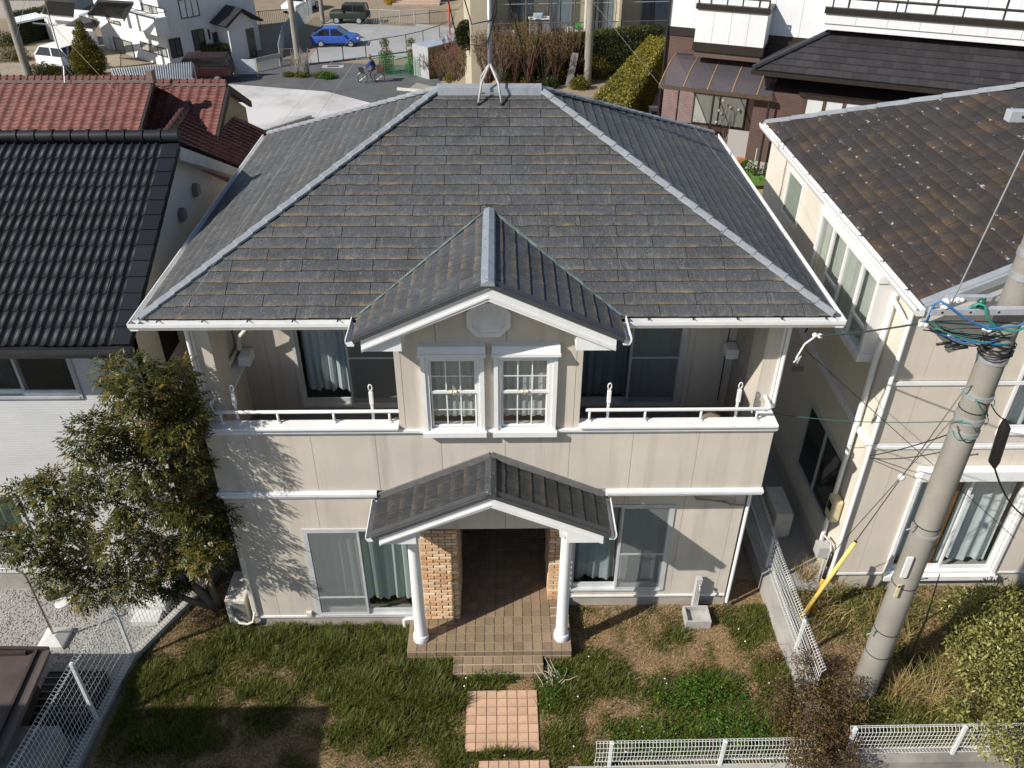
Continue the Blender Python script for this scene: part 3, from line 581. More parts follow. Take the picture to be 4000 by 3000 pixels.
tiles(PORCH, t150, -.62, .785, -.97, -.652, .115, 9, 2, 3); tiles(PORCH, t120, -1.345, 1.235, .11, .226, -.648, 17, 1, 4, 'y'); tiles(PORCH, t120, -1.345, 1.235, -.01, .106, -.648, 17, 1, 5, 'y'); tiles(PORCH, t120, -.62, .785, -.01, .105, -.968, 9, 1, 6, 'y')
for x in (-1.141, 1.083):
    q = MB().lathe([(.118, 0), (.122, .05), (.118, .09), (.112, .10), (.118, .115), (.100, .125), (.092, .14), (.090, .8), (.084, 1.7), (.080, 2.33)], (x, -.40, .24), 24)
    MB.build(q, 'porch_column', WHITE, HOUSE, auto=35)
q = MB().box(-1.24, -1.02, -.52, .04, 2.56, 2.70).box(.97, 1.19, -.52, .40, 2.56, 2.70).build('porch_beam', WHITE, HOUSE)
wall_panels(POR, [-1.05, .20, 1.0], 2.24, 2.62, -.005, [], th=.05)
MB().prism([(-1.05, -.004, 2.62), (1.0, -.004, 2.62), (1.0, -.004, 2.80), (0, -.004, 3.30), (-1.05, -.004, 2.80)], (0, .05, 0)).build('porch_gable_wall', SIDING, POR)
# rain pipes, vents, cables on the walls
MB().tube([(WX+.02, .36, 5.72), (WX+.03, .36, 5.5), (WX+.03, .36, 4.2)], .03, 8).tube([(WX-.0, .385, 2.84), (WX-.01, .385, .12)], .03, 8).build('downpipe', WHITE, HOUSE, auto=50)
MB().tube([(-WX-.03, .36, 5.72), (-WX-.03, .36, 4.1)], .03, 8).build('downpipe', WHITE, HOUSE, auto=50)
MB().tube([(-1.42, .0, .235), (-1.30, -.0, .245), (-1.20, -.0, .25), (-1.14, -.28, .26)], .03, 8).tube([(-1.42, 0, .235), (-1.45, 0, .2), (-1.45, 0, .05)], .03, 8).build('drain_pipe', WHITE, HOUSE, auto=50)
MB().box(-3.02, -2.93, .0, .049, .30, .40).build('outlet_box', mat('cream_plastic', (.66, .62, .55), .5), HOUSE, bevel=.008)
# laundry pole holders
for x in (-3.48, -1.62, 1.62, 3.40):
    h = MB().bar((x, .19, 3.5), (x, .21, 4.42), .038, .03, (0, 1, 0)).bar((x, .205, 4.40), (x, .215, 4.60), .055, .045, (0, 1, 0)).build('laundry_pole_holder', WHITE, HOUSE, bevel=.008)
    MB().tube([(x+.025*math.cos(t), .215, 4.665+.05*math.sin(t)) for t in [i*math.pi/6 for i in range(13)]], .009, 6).build('ring', WHITE, h, smooth=True)
bx = MB().tube([(-3.6, 1.55, 5.6), (-3.55, 1.5, 5.35), (-3.5, 1.48, 5.1), (-3.55, 1.5, 4.85), (-3.72, 1.55, 4.65), (-3.75, 1.55, 4.45)], .035, 8).build('wrapped_pipe', mat('pipe_tape', (.50, .48, .40), .8, (.62, .61, .56), 14), HOUSE, auto=60)
MB().box(-3.78, -3.60, 1.45, 1.75, 4.20, 4.36).build('rain_hopper', WHITE, HOUSE, bevel=.02); MB().box(3.55, 3.74, 1.5, 1.75, 4.25, 4.42).build('rain_hopper', WTRIM, HOUSE, bevel=.02)
MB().tube([(3.62, 1.78, 5.7), (3.62, 1.78, 3.3)], .008, 5).build('aerial_cable', BLACK, HOUSE)
tb = MB().lathe([(.16, 0), (.2, .28), (.2, .30), (.14, .33), (.06, .34)], (3.35, 1.2, 3.12), 18).build('rubber_tub', mat('tan_tub', (.24, .19, .14), .7), None, smooth=True); tag(tb, 'round brown tub standing on the balcony floor beside the right pier', 'tub')
mesh_c = mat('cable_grey', (.28, .27, .25), .7, (.2, .19, .18), 30)
ca_ = MB().lathe([(.05, 0), (.05, .04), (.03, .05)], (0, 0, 0), 12); ca_.v = [(x+3.03, .40-z, y+2.62) for x, y, z in ca_.v]
for i in range(6): ca_.tube([(3.03, .36, 2.6), (3.10, .33, 2.53-.01*i), (3.35+.05*i, .30+.01*i, 2.49-.012*i), (3.62, .33, 2.40-.006*i), (3.90, .36, 2.33)], .009, 5)
ca_.build('cable_bundle', mesh_c, HOUSE, smooth=True)
# ------------------------------------------------------------ ground
def groundmat():
    m = bpy.data.materials.new('yard_soil'); m.use_nodes = True; n = m.node_tree.nodes; L = m.node_tree.links; b = n['Principled BSDF']; b.inputs['Roughness'].default_value = .95; b.inputs['Specular IOR Level'].default_value = .1
    tc = n.new('ShaderNodeTexCoord')
    def nz(s, d=6):
        t = n.new('ShaderNodeTexNoise'); t.inputs['Scale'].default_value = s; t.inputs['Detail'].default_value = d; t.inputs['Roughness'].default_value = .65; L.new(tc.outputs['Object'], t.inputs[0]); return t.outputs['Fac']
    def rr(f, a, c):
        r = n.new('ShaderNodeMapRange'); r.inputs[1].default_value = a; r.inputs[2].default_value = c; L.new(f, r.inputs[0]); return r.outputs[0]
    def mx(f, a, c):
        x = n.new('ShaderNodeMix'); x.data_type = 'RGBA'; L.new(f, x.inputs[0])
        for i, k in ((6, a), (7, c)):
            if isinstance(k, tuple): x.inputs[i].default_value = (*k, 1)
            else: L.new(k, x.inputs[i])
        return x.outputs[2]
    c = mx(rr(nz(1.3), .35, .65), (.25, .15, .08), (.15, .095, .055)); c = mx(rr(nz(26, 4), .45, .65), c, (.36, .27, .155)); c = mx(rr(nz(90, 3), .55, .65), c, (.10, .075, .045))
    L.new(c, b.inputs['Base Color']); bp = n.new('ShaderNodeBump'); bp.inputs['Distance'].default_value = .03; L.new(nz(30, 5), bp.inputs['Height']); L.new(bp.outputs[0], b.inputs['Normal']); return m
YARD = groundmat()
GRAVEL = mat('grey_gravel', (.30, .295, .285), .95, (.40, .39, .37), 60, bump=.012, bscale=70, fine=.35, detail=4, col3=(.16, .155, .15), s3=95, m3=(.5, .6))
LOTGRAVEL = mat('lot_gravel', (.52, .51, .50), .95, (.33, .325, .315), .30, mix=(.44, .68), bump=.006, bscale=30, fine=.22, detail=9)
LOT2 = mat('grey_lot', (.33, .335, .335), .95, (.25, .255, .25), .35, bump=.006, bscale=30, fine=.18, detail=9)
ASPH = mat('asphalt', (.105, .108, .112), .9, (.075, .077, .08), .6, bump=.003, bscale=60, fine=.15, detail=8)
DRYGR = mat('dry_lawn', (.33, .235, .09), .95, (.24, .18, .075), 1.2, bump=.01, bscale=40, fine=.3)
EARTH = mat('bare_earth', (.26, .205, .14), .95, (.20, .165, .11), .5, bump=.01, bscale=14, fine=.2, detail=9)
def hfield(x0, x1, y0, y1, nx, ny, f): return MB().grid(lambda a, b: ((x0+(x1-x0)*a), (y0+(y1-y0)*b), f(x0+(x1-x0)*a, y0+(y1-y0)*b)), nx, ny)
struct(MB().grid(lambda a, b: (-420+840*a, 300*b+8.0, terrain(-420+840*a if abs(-420+840*a) > 60 else -420+840*a, 300*b+8)-.03), 240, 130).build('terrain', EARTH, None, smooth=True))
q = hfield(-60, 60, 3.0, 110, 150, 150, lambda x, y: terrain(x, y)-.012).build('ground', EARTH, None, smooth=True); struct(q)
struct(hfield(-30, 30, -14, 8.02, 8, 8, lambda x, y: -.03).build('ground', EARTH, None))
def lump(x, y): return .02*math.sin(x*2.1+1)*math.sin(y*1.7)+.012*math.sin(x*5.3)*math.sin(y*4.9+.4)
struct(hfield(-5.66, 4.60, -2.62, 1.0, 80, 30, lambda x, y: .008+lump(x, y)-(.02 if y > .0 else 0)).build('yard_ground', YARD, None, smooth=True))
struct(MB().add([(-14, -4, .0), (-5.80, -4, .0), (-5.72, -.6, .0), (-5.35, .35, .0), (-4.98, .92, .0), (-4.98, .96, .0), (-14, .96, .0)], [tuple(range(7))]).build('gravel_yard', GRAVEL, None))
struct(MB().add([(4.62, .7, .02), (5.9, .7, .02), (5.9, 9, .02), (4.62, 9, .02)], [(0,1,2,3)]).build('side_gravel', GRAVEL, None))
# yard path: terracotta tiles in two beds
for x0, x1, y0, y1, nx, ny in ((-.40, .67, -2.22, -1.22, 7, 7), (-.20, .80, -2.75, -2.36, 7, 3)):
    pth = MB().box(x0, x1, y0, y1, -.05, .030).build('garden_path', mat('path_grout', (.24, .12, .07), .95), None); struct(pth)
    me = tilemesh((x1-x0)/nx-.009, (y1-y0)/ny-.009, TERRA)
    for i in range(nx):
        for j in range(ny): piece('tile', me, pth, Matrix.Translation((x0+(x1-x0)*(i+.5)/nx, y0+(y1-y0)*(j+.5)/ny, .034+random.uniform(-.0015, .0015))))
# ------------------------------------------------------------ kerbs and wire mesh fences
GALV = mat('white_wire', (.74, .76, .75), .5); FPOST = mat('fence_post_white', (.66, .68, .68), .5, (.56, .58, .58), 10)
def meshfence(P, label, h, z0, dx=.05, dz=.1, posts=None, fold=.09, group=None, lean=0, post_m=FPOST):
    """welded mesh panel following the points P (x,y), top and bottom edges folded into a triangle"""
    P = [Vector((x, y, 0)) for x, y in P]; T = thing('mesh_fence', (P[0].x, P[0].y, z0), label, 'fence', group); wq = MB()
    for a, b in zip(P, P[1:]):
        d = b-a; L_ = d.length; d.normalize(); nn = Vector((d.y, -d.x, 0)); n = int(L_/dx); r = .0032
        prof = [(0, .04), (fold*.7, .02), (fold*.5, .06+fold*.55), (0, .06+fold), (0, h-fold*1.1), (fold*.6, h-fold*.55), (.0, h)]
        for i in range(n+1):
            p = a+d*(L_*i/n); pts = [p+nn*o+Vector((0, 0, z0+z)) for o, z in prof]; wq.tube(pts, r, 4, cap=False)
        zs = [0.045, .06+fold]+[.06+fold+k*(h-.06-2.1*fold)/max(1, round((h-.06-2.1*fold)/dz)) for k in range(1, round((h-.06-2.1*fold)/dz)+1)]+[h]
        for z in zs: wq.tube([a+Vector((0, 0, z0+z))-nn*.004, b+Vector((0, 0, z0+z))-nn*.004], r, 4, cap=False)
        for o, z in ((fold*.6, h-fold*.55), (fold*.7, .02)): wq.tube([a+nn*o+Vector((0, 0, z0+z)), b+nn*o+Vector((0, 0, z0+z))], r, 4, cap=False)
    stuff(wq.build('wire_mesh', GALV, T))
    for x, y in posts or []: MB().box(x-.022, x+.022, y+.006, y+.05, z0-.15, z0+h-.04).box(x-.026, x+.026, y+.002, y+.054, z0+h-.04, z0+h-.02).build('post', post_m, T)
    return T
KL = [(-5.95, -3.4), (-5.80, -1.62), (-5.69, -.55), (-5.27, .33), (-4.93, .95), (-4.75, 1.6), (-4.7, 7)]
k = MB()
for a, b in zip(KL, KL[1:]):
    a, b = Vector((*a, 0)), Vector((*b, 0)); d = (b-a).normalized(); nn = Vector((d.y, -d.x, 0))*.06; k.prism([a-nn+Vector((0,0,-.1)), b-nn+Vector((0,0,-.1)), b+nn+Vector((0,0,-.1)), a+nn+Vector((0,0,-.1))], (0, 0, .20))
tag(k.build('boundary_kerb', CONC, None), 'low concrete kerb under the tall diamond-looking mesh fence by the gravel yard', 'kerb')
meshfence(KL[:-1], 'tall white wire mesh fence between gravel yard and weedy lawn, under the tree', 1.30, .1, dx=.055, dz=.13, posts=[(-5.80, -1.70), (-5.68, -.58), (-4.93, .93)])
W2 = MB().box(4.60, 4.78, -1.75, 2.6, -.1, .33).box(4.64, 4.80, 2.6, 8.0, -.1, .33); tag(W2.build('boundary_wall', CONC, None), 'low concrete boundary wall carrying a white mesh fence beside the right neighbour', 'wall')
meshfence([(4.72, -1.6), (4.72, .6), (4.78, 2.6), (4.82, 7.5)], 'white wire mesh fence on the low wall running back beside the right neighbour house', .70, .33, posts=[(4.72, -.78), (4.72, .95), (4.74, 2.6)], fold=.1)
W3 = MB().box(1.05, 4.45, -2.62, -2.50, -.5, .10); tag(W3.build('front_kerb', CONC, None), 'concrete kerb under the mesh fence at the front of the lawn', 'kerb')
meshfence([(4.42, -2.50), (1.42, -2.52)], 'white wire mesh fence along the front of the lawn below the weeds', .60, .08, posts=[(1.62, -2.53), (3.17, -2.53)], fold=.11, dx=.048)
MB_ = MB().box(4.75, 9.2, -2.52, -2.32, -1.2, .12); tag(MB_.build('front_wall', mat('stained_concrete', (.30, .285, .26), .9, (.17, .16, .145), 1.8, bump=.004, bscale=60, streak=.5), None), 'stained concrete wall carrying a mesh fence below the variegated bush', 'wall')
meshfence([(9.0, -2.38), (4.93, -2.40)], 'white wire mesh fence on the stained wall below the variegated bush', .66, .12, posts=[(4.97, -2.42), (6.49, -2.42)], fold=.11, dx=.05)
struct(hfield(4.77, 12, -2.35, .75, 30, 14, lambda x, y: .02+.05*math.sin(x*1.9)*math.sin(y*2.3)).build('weedy_ground', YARD, None, smooth=True))
struct(MB().add([(-14, -9, -1.1), (14, -9, -1.1), (14, -2.5, -1.1), (-14, -2.5, -1.1)], [(0,1,2,3)]).build('street', ASPH, None)) if False else None
# the building across the lane on the left whose shadow lies over the lawn (outside the picture)
sb = thing('house', (-13, -8, 0), 'plain house out of view whose shadow darkens the lawn corner', 'house')
hh = 5.0; cx, cy = -2.42-hh/math.tan(SUN_EL)*math.sin(SUN_AZ), -1.42-hh/math.tan(SUN_EL)*math.cos(SUN_AZ)
MB().box(cx-9, cx, cy-7, cy, 0, hh-.2).build('wall', SIDING, sb); MB().box(cx-9.2, cx+.0, cy-7, cy+.0, hh-.2, hh).build('roof', SLATE2, sb)
# ------------------------------------------------------------ left neighbour: white textured siding, glazed black tiles
LN = thing('house', (-7, 4, 0), 'white house with glossy black wavy roof tiles behind the tree', 'house')
WSID = mat('white_stacked_siding', (.66, .665, .66), .8, (.60, .605, .60), 2)
nn_ = WSID.node_tree.nodes; LL = WSID.node_tree.links; br = nn_.new('ShaderNodeTexBrick'); tcx = nn_.new('ShaderNodeTexCoord'); mpx = nn_.new('ShaderNodeMapping'); mpx.inputs['Rotation'].default_value = (R(90), 0, 0)
LL.new(tcx.outputs['Object'], mpx.inputs[0]); LL.new(mpx.outputs[0], br.inputs[0]); br.inputs['Scale'].default_value = 1; br.inputs['Brick Width'].default_value = .28; br.inputs['Row Height'].default_value = .045; br.inputs['Mortar Size'].default_value = .006; br.inputs['Color1'].default_value = (.3,.3,.3,1); br.inputs['Color2'].default_value = (1,1,1,1)
bpx = nn_.new('ShaderNodeBump'); bpx.inputs['Distance'].default_value = .012; bpx.inputs['Strength'].default_value = .8; LL.new(br.outputs[0], bpx.inputs['Height']); LL.new(bpx.outputs[0], nn_['Principled BSDF'].inputs['Normal'])
GSID = mat('grey_render', (.80, .755, .65), .85, (.74, .70, .61), 1.5, bump=.004, bscale=120, fine=.06)
LX = -4.98; LH = [(-7.55, -5.90, 4.04, 4.86), (-9.3, -7.50, 1.22, 2.2)]
q = MB()
for a in rects(-12, LX, .42, 5.2, LH): q.box(a[0], a[1], .9, 1.05, a[2], a[3])
LWALL = q.build('front_wall', WSID, LN)
MB().prism([(LX, .905, .40), (LX, 6.3, .40), (LX, 6.3, 5.2), (LX, 3.61, 6.7), (LX, .905, 5.2)], (-.15, 0, 0)).build('side_wall', GSID, LN)
MB().box(-12, LX-.02, .93, 6.3, -.2, .40).build('foundation', CONC, LN)
MB().box(-12, LX-.2, 2.2, 2.22, .4, 5.2).build('room_backing', mat('room_wall', (.16, .13, .10), .9), LN)
slider(LN, *LH[0], .9, None, [(-7.4, -6.9)], 2, name='upper_window', cmat=mat('dim_curtain', (.12, .12, .12), .9), col=mat('silver_frame', (.58, .60, .62), .4, metal=.3))
slider(LN, *LH[1], .9, None, [(-9.2, -7.55)], 3, name='lower_window', cmat=mat('green_curtain', (.20, .30, .16), .9), waves=10)
TB = mat('glazed_black_tile', (.012, .0145, .019), .5, (.017, .019, .024), 3, spec=.18, rnd=.22, fine=.1, bscale=25)
SL2, YE2, ZE2 = .5, .35, 5.28; c2, s2 = 1/math.hypot(1, SL2), SL2/math.hypot(1, SL2); TW, TLn = .252, .274
MB().add([(-12, YE2, ZE2-.02), (-4.74, YE2, ZE2-.02), (-4.74, 3.61, 6.91), (-12, 3.61, 6.91), (-4.74, 6.8, 5.3), (-12, 6.8, 5.3)], [(0,1,2,3), (3,2,4,5)]).build('roof_boards', BLACK, LN)
RB = MB().box(-12, -4.76, YE2+.03, YE2+.06, 5.10, 5.26).build('roof', mat('dark_fascia', (.05, .05, .052), .5), LN)
def tilewave(nx=16):
    def fn(a, b):
        x = a*TW; t = (a*2) % 1.0; rib = .034*max(0, math.sin(math.pi*min(1, t/.52)))**1.3 if t < .52 else -.006*math.sin(math.pi*(t-.52)/.48)
        return (x, b*(TLn+.05), rib+.022-.026*b)
    g = MB().grid(fn, nx, 1); k = len(g.v); n = nx+1
    g.v += [(x, y, z-.022) for x, y, z in g.v[:n]]; g.f += [(k+i, k+i+1, i+1, i) for i in range(nx)]; return g.mesh('roof_tile', TB, True)
tw = tilewave(); ROT = Matrix(((1,0,0,0),(0,c2,-s2,0),(0,s2,c2,0),(0,0,0,1)))
for k in range(13):
    for i in range(1, 17):
        piece('roof_tile', tw, RB, Matrix.Translation((-4.98-i*TW+.02, YE2-.02, ZE2)) @ ROT @ Matrix.Translation((random.uniform(-.004, .004), k*TLn+random.uniform(-.005, .005), random.uniform(-.002, .003))) @ Matrix.Rotation(random.uniform(-.012, .012), 4, 'Z') @ Matrix.Rotation(random.uniform(-.012, .012), 4, 'Y'))
vt = MB().add([(0,0,.02),(.24,0,.02),(.24,TLn+.04,-.004),(0,TLn+.04,-.004),(0,0,0),(.24,0,-.09),(.24,TLn+.0,-.10)], [(0,1,2,3),(4,5,1,0),(1,5,6,2)]).mesh('verge_tile', TB)
for k in range(13): piece('verge_tile', vt, RB, Matrix.Translation((-4.965, YE2-.02, ZE2+.012)) @ ROT @ Matrix.Translation((0, k*TLn, 0)))
for i in range(11):
    x = -4.72-i*.27; q = MB().tube([(x, 3.60, 6.99), (x-.265, 3.60, 6.985)], .095, 12).tube([(x-.25, 3.60, 6.99), (x-.30, 3.60, 6.99)], .108, 12); q.build('ridge_tile', TB, RB, auto=40)
gutter(LN, (-12, YE2, 5.26), (-4.70, YE2, 5.26), (0, -1, 0), m=mat('dark_gutter', (.045, .045, .047), .35), wd=.12, ht=.12, n=0)
MB().prism([(LX, 3.61, 6.84), (LX, 7.1, 5.10), (LX, 7.1, 4.93), (LX, 3.61, 6.62)], (.2, 0, 0)).build('barge_board', mat('cream_board', (.62, .60, .54), .6), LN)
for px, py in ((418, 409), (388, 462)):
    p = onX(px, py, LX); MB().prism([(LX, p.y-.10, p.z-.1), (LX, p.y+.10, p.z-.1), (LX, p.y+.10, p.z+.05), (LX, p.y, p.z+.11), (LX, p.y-.10, p.z+.05)], (.09, 0, 0)).build('vent_hood', mat('hood_grey', (.22, .21, .20), .5, metal=.2), LN, bevel=.015)
MB().box(LX+.001, LX+.02, 1.75, 2.35, 4.1, 4.95).build('side_window', BLACK, LN)
# gravel yard things
p = onZ(120, 1380, .03); ST = thing('laundry_stand', (p.x, p.y, 0), 'steel laundry pole stand with pyramid concrete foot on grey gravel', 'laundry stand')
MB().add([(p.x-.2,p.y-.2,0),(p.x+.2,p.y-.2,0),(p.x+.2,p.y+.2,0),(p.x-.2,p.y+.2,0),(p.x-.2,p.y-.2,.07),(p.x+.2,p.y-.2,.07),(p.x+.2,p.y+.2,.07),(p.x-.2,p.y+.2,.07),(p.x-.05,p.y-.05,.16),(p.x+.05,p.y-.05,.16),(p.x+.05,p.y+.05,.16),(p.x-.05,p.y+.05,.16)], [(0,1,5,4),(1,2,6,5),(2,3,7,6),(3,0,4,7),(4,5,9,8),(5,6,10,9),(6,7,11,10),(7,4,8,11),(8,9,10,11)]).build('foot', mat('pale_concrete', (.58, .58, .57), .8), ST)
POLE_M = mat('brushed_steel', (.5, .47, .42), .3, metal=.8)
MB().tube([(p.x, p.y, .15), (p.x, p.y, 1.45), (p.x-.03, p.y, 1.56), (p.x-.12, p.y+.02, 1.6)], .018, 8).build('pole', POLE_M, ST, auto=50); MB().tube([(p.x-.02, p.y, 1.0), (p.x-.12, p.y, 1.05), (p.x-.15, p.y, 1.15)], .012, 6).build('hook', POLE_M, ST, smooth=True)
lp = MB().tube([(p.x-1.5, p.y+.15, 1.56), (p.x-.1, p.y+.02, 1.625), (p.x+1.4, p.y+.75, 1.55)], .014, 6); tag(lp.build('laundry_pole', POLE_M, None, smooth=True), 'long thin steel laundry pole lying on the stand above the gravel', 'pole')
st2 = thing('laundry_stand', (p.x+1.4, p.y+.75, 0), 'steel laundry stand half hidden under the tree beside the mesh fence', 'laundry stand'); MB().tube([(p.x+1.4, p.y+.75, .02), (p.x+1.4, p.y+.75, 1.56)], .018, 8).build('pole', POLE_M, st2, smooth=True); MB().box(p.x+1.22, p.x+1.58, p.y+.57, p.y+.93, 0, .08).build('foot', mat('pale_concrete', (.58, .58, .57), .8), st2)
for (px, py), r in (((135, 1302), .12), ((153, 1296), .07)):
    d = onZ(px, py, .01); tag(MB().lathe([(r, 0), (r, .02), (r*.9, .03)], (d.x, d.y, .0), 20).build('drain_cover', mat('pale_lid', (.62, .63, .62), .6), None), 'small white round drain cover in gravel' if r < .1 else 'large white round drain cover in gravel', 'drain cover')
d = onZ(58, 1382, .02); tag(MB().lathe([(.09, 0), (.11, .16), (.12, .17), (.10, .17), (.08, .03)], (d.x, d.y+.9, 0), 14).build('flower_pot', mat('green_pot', (.14, .17, .05), .6), None, smooth=True), 'small olive pot standing on gravel near the laundry stand', 'pot')
MB_ = MB().box(-6.15, -5.45, .35, .9, 0, .18).box(-5.95, -5.5, .1, .35, 0, .1); tag(MB_.build('doorstep', mat('pale_concrete', (.58, .58, .57), .8), None), 'pale concrete doorstep at the foot of the white house', 'step')
d = onZ(628, 1000, 0)
# garden sheds in the corner
DB = mat('dark_brown_sheet', (.045, .034, .030), .45, (.06, .047, .042), 4, metal=.2)
zs_ = .95; k0, k1, k2 = onZ(0, 1408, zs_), onZ(106, 1404, zs_), onZ(2, 1640, zs_); SH = thing('garden_shed', (k1.x-.8, k1.y-.6, 0), 'dark brown sheet-metal shed with low pitched roof beside the gravel', 'shed'); DR = mat('brown_roof_sheet', (.085, .066, .06), .5, (.06, .047, .043), 2.5)
MB().add([(k1.x-3, k1.y-.02, zs_+.1), (k1.x, k1.y, zs_), (k2.x, k2.y, zs_), (k2.x-3, k2.y, zs_+.1)], [(0,3,2,1)]).build('roof', DR, SH)
MB().prism([(k1.x-3, k1.y-.25, 0), (k1.x-.2, k1.y-.25, 0), (k2.x-.2, k2.y, 0), (k2.x-3, k2.y, 0)], (0, 0, zs_-.03)).build('wall', DB, SH)
MB().bar((k1.x-3, k1.y-.0, zs_+.12), (k1.x+.0, k1.y+.0, zs_+.02), .05, .06).build('ridge_strip', DB, SH); MB().bar((k1.x, k1.y-.03, zs_), (k2.x, k2.y, zs_), .07, .07).build('gutter', mat('brown_gutter', (.10, .08, .072), .5), SH); MB().bar((k1.x-.16, k1.y-.03, zs_+.02), (k2.x-.16, k2.y, zs_+.02), .04, .05).build('roof_seam', DB, SH); MB().bar((k1.x-.75, k1.y-.1, zs_+.05), (k1.x-.28, k1.y-.08, zs_+.04), .05, .06).build('roof_seam', DB, SH)
lv0, lv1, lv2 = onZ(100, 1415, .3), onZ(240, 1420, .3), onZ(150, 1540, .3); LV = thing('louvre_cabinet', (lv1.x-.3, lv1.y-.2, 0), 'low dark cabinet with horizontal louvres behind the mesh fence', 'cabinet')
lx0, lx1, ly0, ly1 = k1.x-.25, -5.88, -1.85, -.98
MB().box(lx0, lx1, ly0, ly1, 0, .3).build('body', mat('black_box', (.012, .011, .011), .7), LV)
for i in range(7): MB().box(lx0, lx1+.01, ly1-.12*i-.02, ly1-.12*i, .301, .312).build('slat', mat('slat_grey', (.16, .15, .14), .6), LV)
bx0, bx1, bx2 = onZ(35, 1568, .6), onZ(128, 1568, .6), onZ(100, 1659, .6); BX = MB().box(bx0.x-.1, bx1.x, bx2.y, bx0.y, 0, .6); tag(BX.build('storage_box', mat('grey_speckled_box', (.27, .265, .255), .8, (.2, .195, .19), 9, fine=.1), None, bevel=.02), 'pale grey storage box behind the mesh fence below the shed', 'box')
# ------------------------------------------------------------ right neighbour: cream walls, flaking brown slates
RN = thing('house', (9, 5, 0), 'cream house with flaking brown slate roof behind the utility pole', 'house')
CREAM = mat('cream_siding', (.66, .62, .53), .85, (.60, .565, .485), 1.2, bump=.002, bscale=240, fine=.05, streak=.2)
RX, RY = 5.76, .78
q = MB(); RH = [(6.72, 8.5, .38, 2.52), (7.6, 9.3, 3.35, 5.2)]
for a in rects(RX+.02, 12, .35, 5.7, RH): q.box(a[0], a[1], RY+.022, RY+.17, a[2], a[3])
for a in rects(RY+.17, 7.9, .35, 5.62, [(1.45, 3.95, 4.45, 5.55)]): q.box(RX+.022, RX+.16, a[0], a[1], a[2], a[3])
q.prism([(RX+.02, RY+.05, 5.62), (12, RY+.05, 5.62), (12, RY+.05, 8.3), (RX+.02, RY+.05, 5.62)], (0, .1, 0)) if False else None
q.prism([(RX+.1, RY+.03, 5.6), (12, RY+.03, 5.6), (12, RY+.03, 7.9)], (0, .1, 0)); RW = q.build('wall_shell', CREAM, RN)
MB().box(RX+.2, 12, 3.2, 3.22, .3, 5.6).build('room_backing', mat('pale_room', (.42, .38, .33), .9), RN)
MB().box(RX+.03, 12, RY+.04, 7.9, -.2, .35).build('foundation', mat('cream_foundation', (.52, .48, .40), .9, streak=.2), RN)
for a, b in ((RX, 6.22), (6.22, 7.12), (7.12, 8.02), (8.02, 8.92), (8.92, 9.9), (9.9, 12)):
    for z0, z1 in ((.37, 3.08), (3.2, 4.26), (4.34, 5.72)):
        for r in rects(a+.003, b-.003, z0, z1, RH): MB().box(r[0], r[1], RY, RY+.0215, r[2], r[3]).build('siding_panel', mat('greige_siding', (.62, .555, .47), .85, (.56, .505, .43), 1.3, bump=.0025, bscale=240, fine=.06, streak=.25), RW)
MB().box(RX-.02, 12, RY-.025, RY-.001, 3.09, 3.14).box(RX-.02, 12, RY-.015, RY-.001, 3.14, 3.19).build('storey_band', WTRIM, RN); MB().box(RX-.02, 12, RY-.025, RY-.001, 4.27, 4.33).build('upper_band', WTRIM, RN)
MB().box(RX-.03, RX+.021, RY, 7.9, 3.06, 3.16).build('side_band', WTRIM, RN)
MB().box(RX+.0, 12, RY-.01, RY+.02, .33, .37).build('base_trim', WHITE, RN)
slider(RN, *RH[0], RY+.0, None, [(6.8, 7.5), (7.6, 8.45)], 9, col=WHITE, cmat=mat('pale_lace', (.82, .83, .83), .9), waves=4, name='patio_door')
MB().box(6.6, 8.7, RY-.16, RY-.001, 2.53, 2.75).build('shutter_case', WHITE, RN, bevel=.02); [MB().box(a_, a_+.055, RY-.05, RY+.02, .36, 2.53).build('shutter_rail', WHITE, RN) for a_ in (6.66, 8.505)]; MB().box(6.66, 8.6, RY-.1, RY-.001, .26, .355).build('door_sill', WHITE, RN)
MB().box(7.45, 7.5, RY+.12, RY+.15, .45, 2.4).box(6.8, 7.45, RY+.12, RY+.15, .45, .55).build('wood_edge', mat('orange_wood', (.33, .15, .05), .5), RN)
slider(RN, *RH[1], RY+.0, None, [(7.7, 9.2)], 12, col=WHITE, cmat=mat('pale_lace', (.60, .62, .62), .9), waves=6, name='upper_window')
# bay window on the side wall
BW = thing('x', (0,0,0), 'x', 'x'); bpy.data.objects.remove(BW)
bw = MB().box(RX-.24, RX+.02, 1.42, 1.50, 4.36, 5.66).box(RX-.24, RX+.02, 3.90, 3.98, 4.36, 5.66).box(RX-.26, RX+.02, 1.40, 4.0, 5.58, 5.68).box(RX-.28, RX+.02, 1.38, 4.02, 4.28, 4.40).build('bay_window', WHITE, RN)
for y in (2.06, 2.72, 3.34): MB().box(RX-.235, RX-.19, y-.03, y+.03, 4.402, 5.578).build('mullion', WHITE, bw)
for y in (1.78, 3.0): MB().box(RX-.23, RX-.2, y-.27, y+.31, 4.74, 4.79).build('glazing_bar', WHITE, bw)
for a, b in ((1.5, 2.03), (2.09, 2.69), (2.75, 3.31), (3.37, 3.9)): MB().add([(RX-.21, a, 4.4), (RX-.21, b, 4.4), (RX-.21, b, 5.58), (RX-.21, a, 5.58)], [(3,2,1,0)]).build('pane', GL, bw)
MB().grid(lambda a, b: (RX-.10+.03*math.sin(a*60)+.02*math.sin(a*23), 1.52+2.36*a, 4.42+1.15*b), 90, 2).build('curtain', mat('cream_lace', (.66, .66, .60), .9), bw, smooth=True)
MB().box(RX+.1, RX+.12, 1.45, 3.95, 4.4, 5.6).build('room_dark', mat('pale_room', (.42, .38, .33), .9), bw)
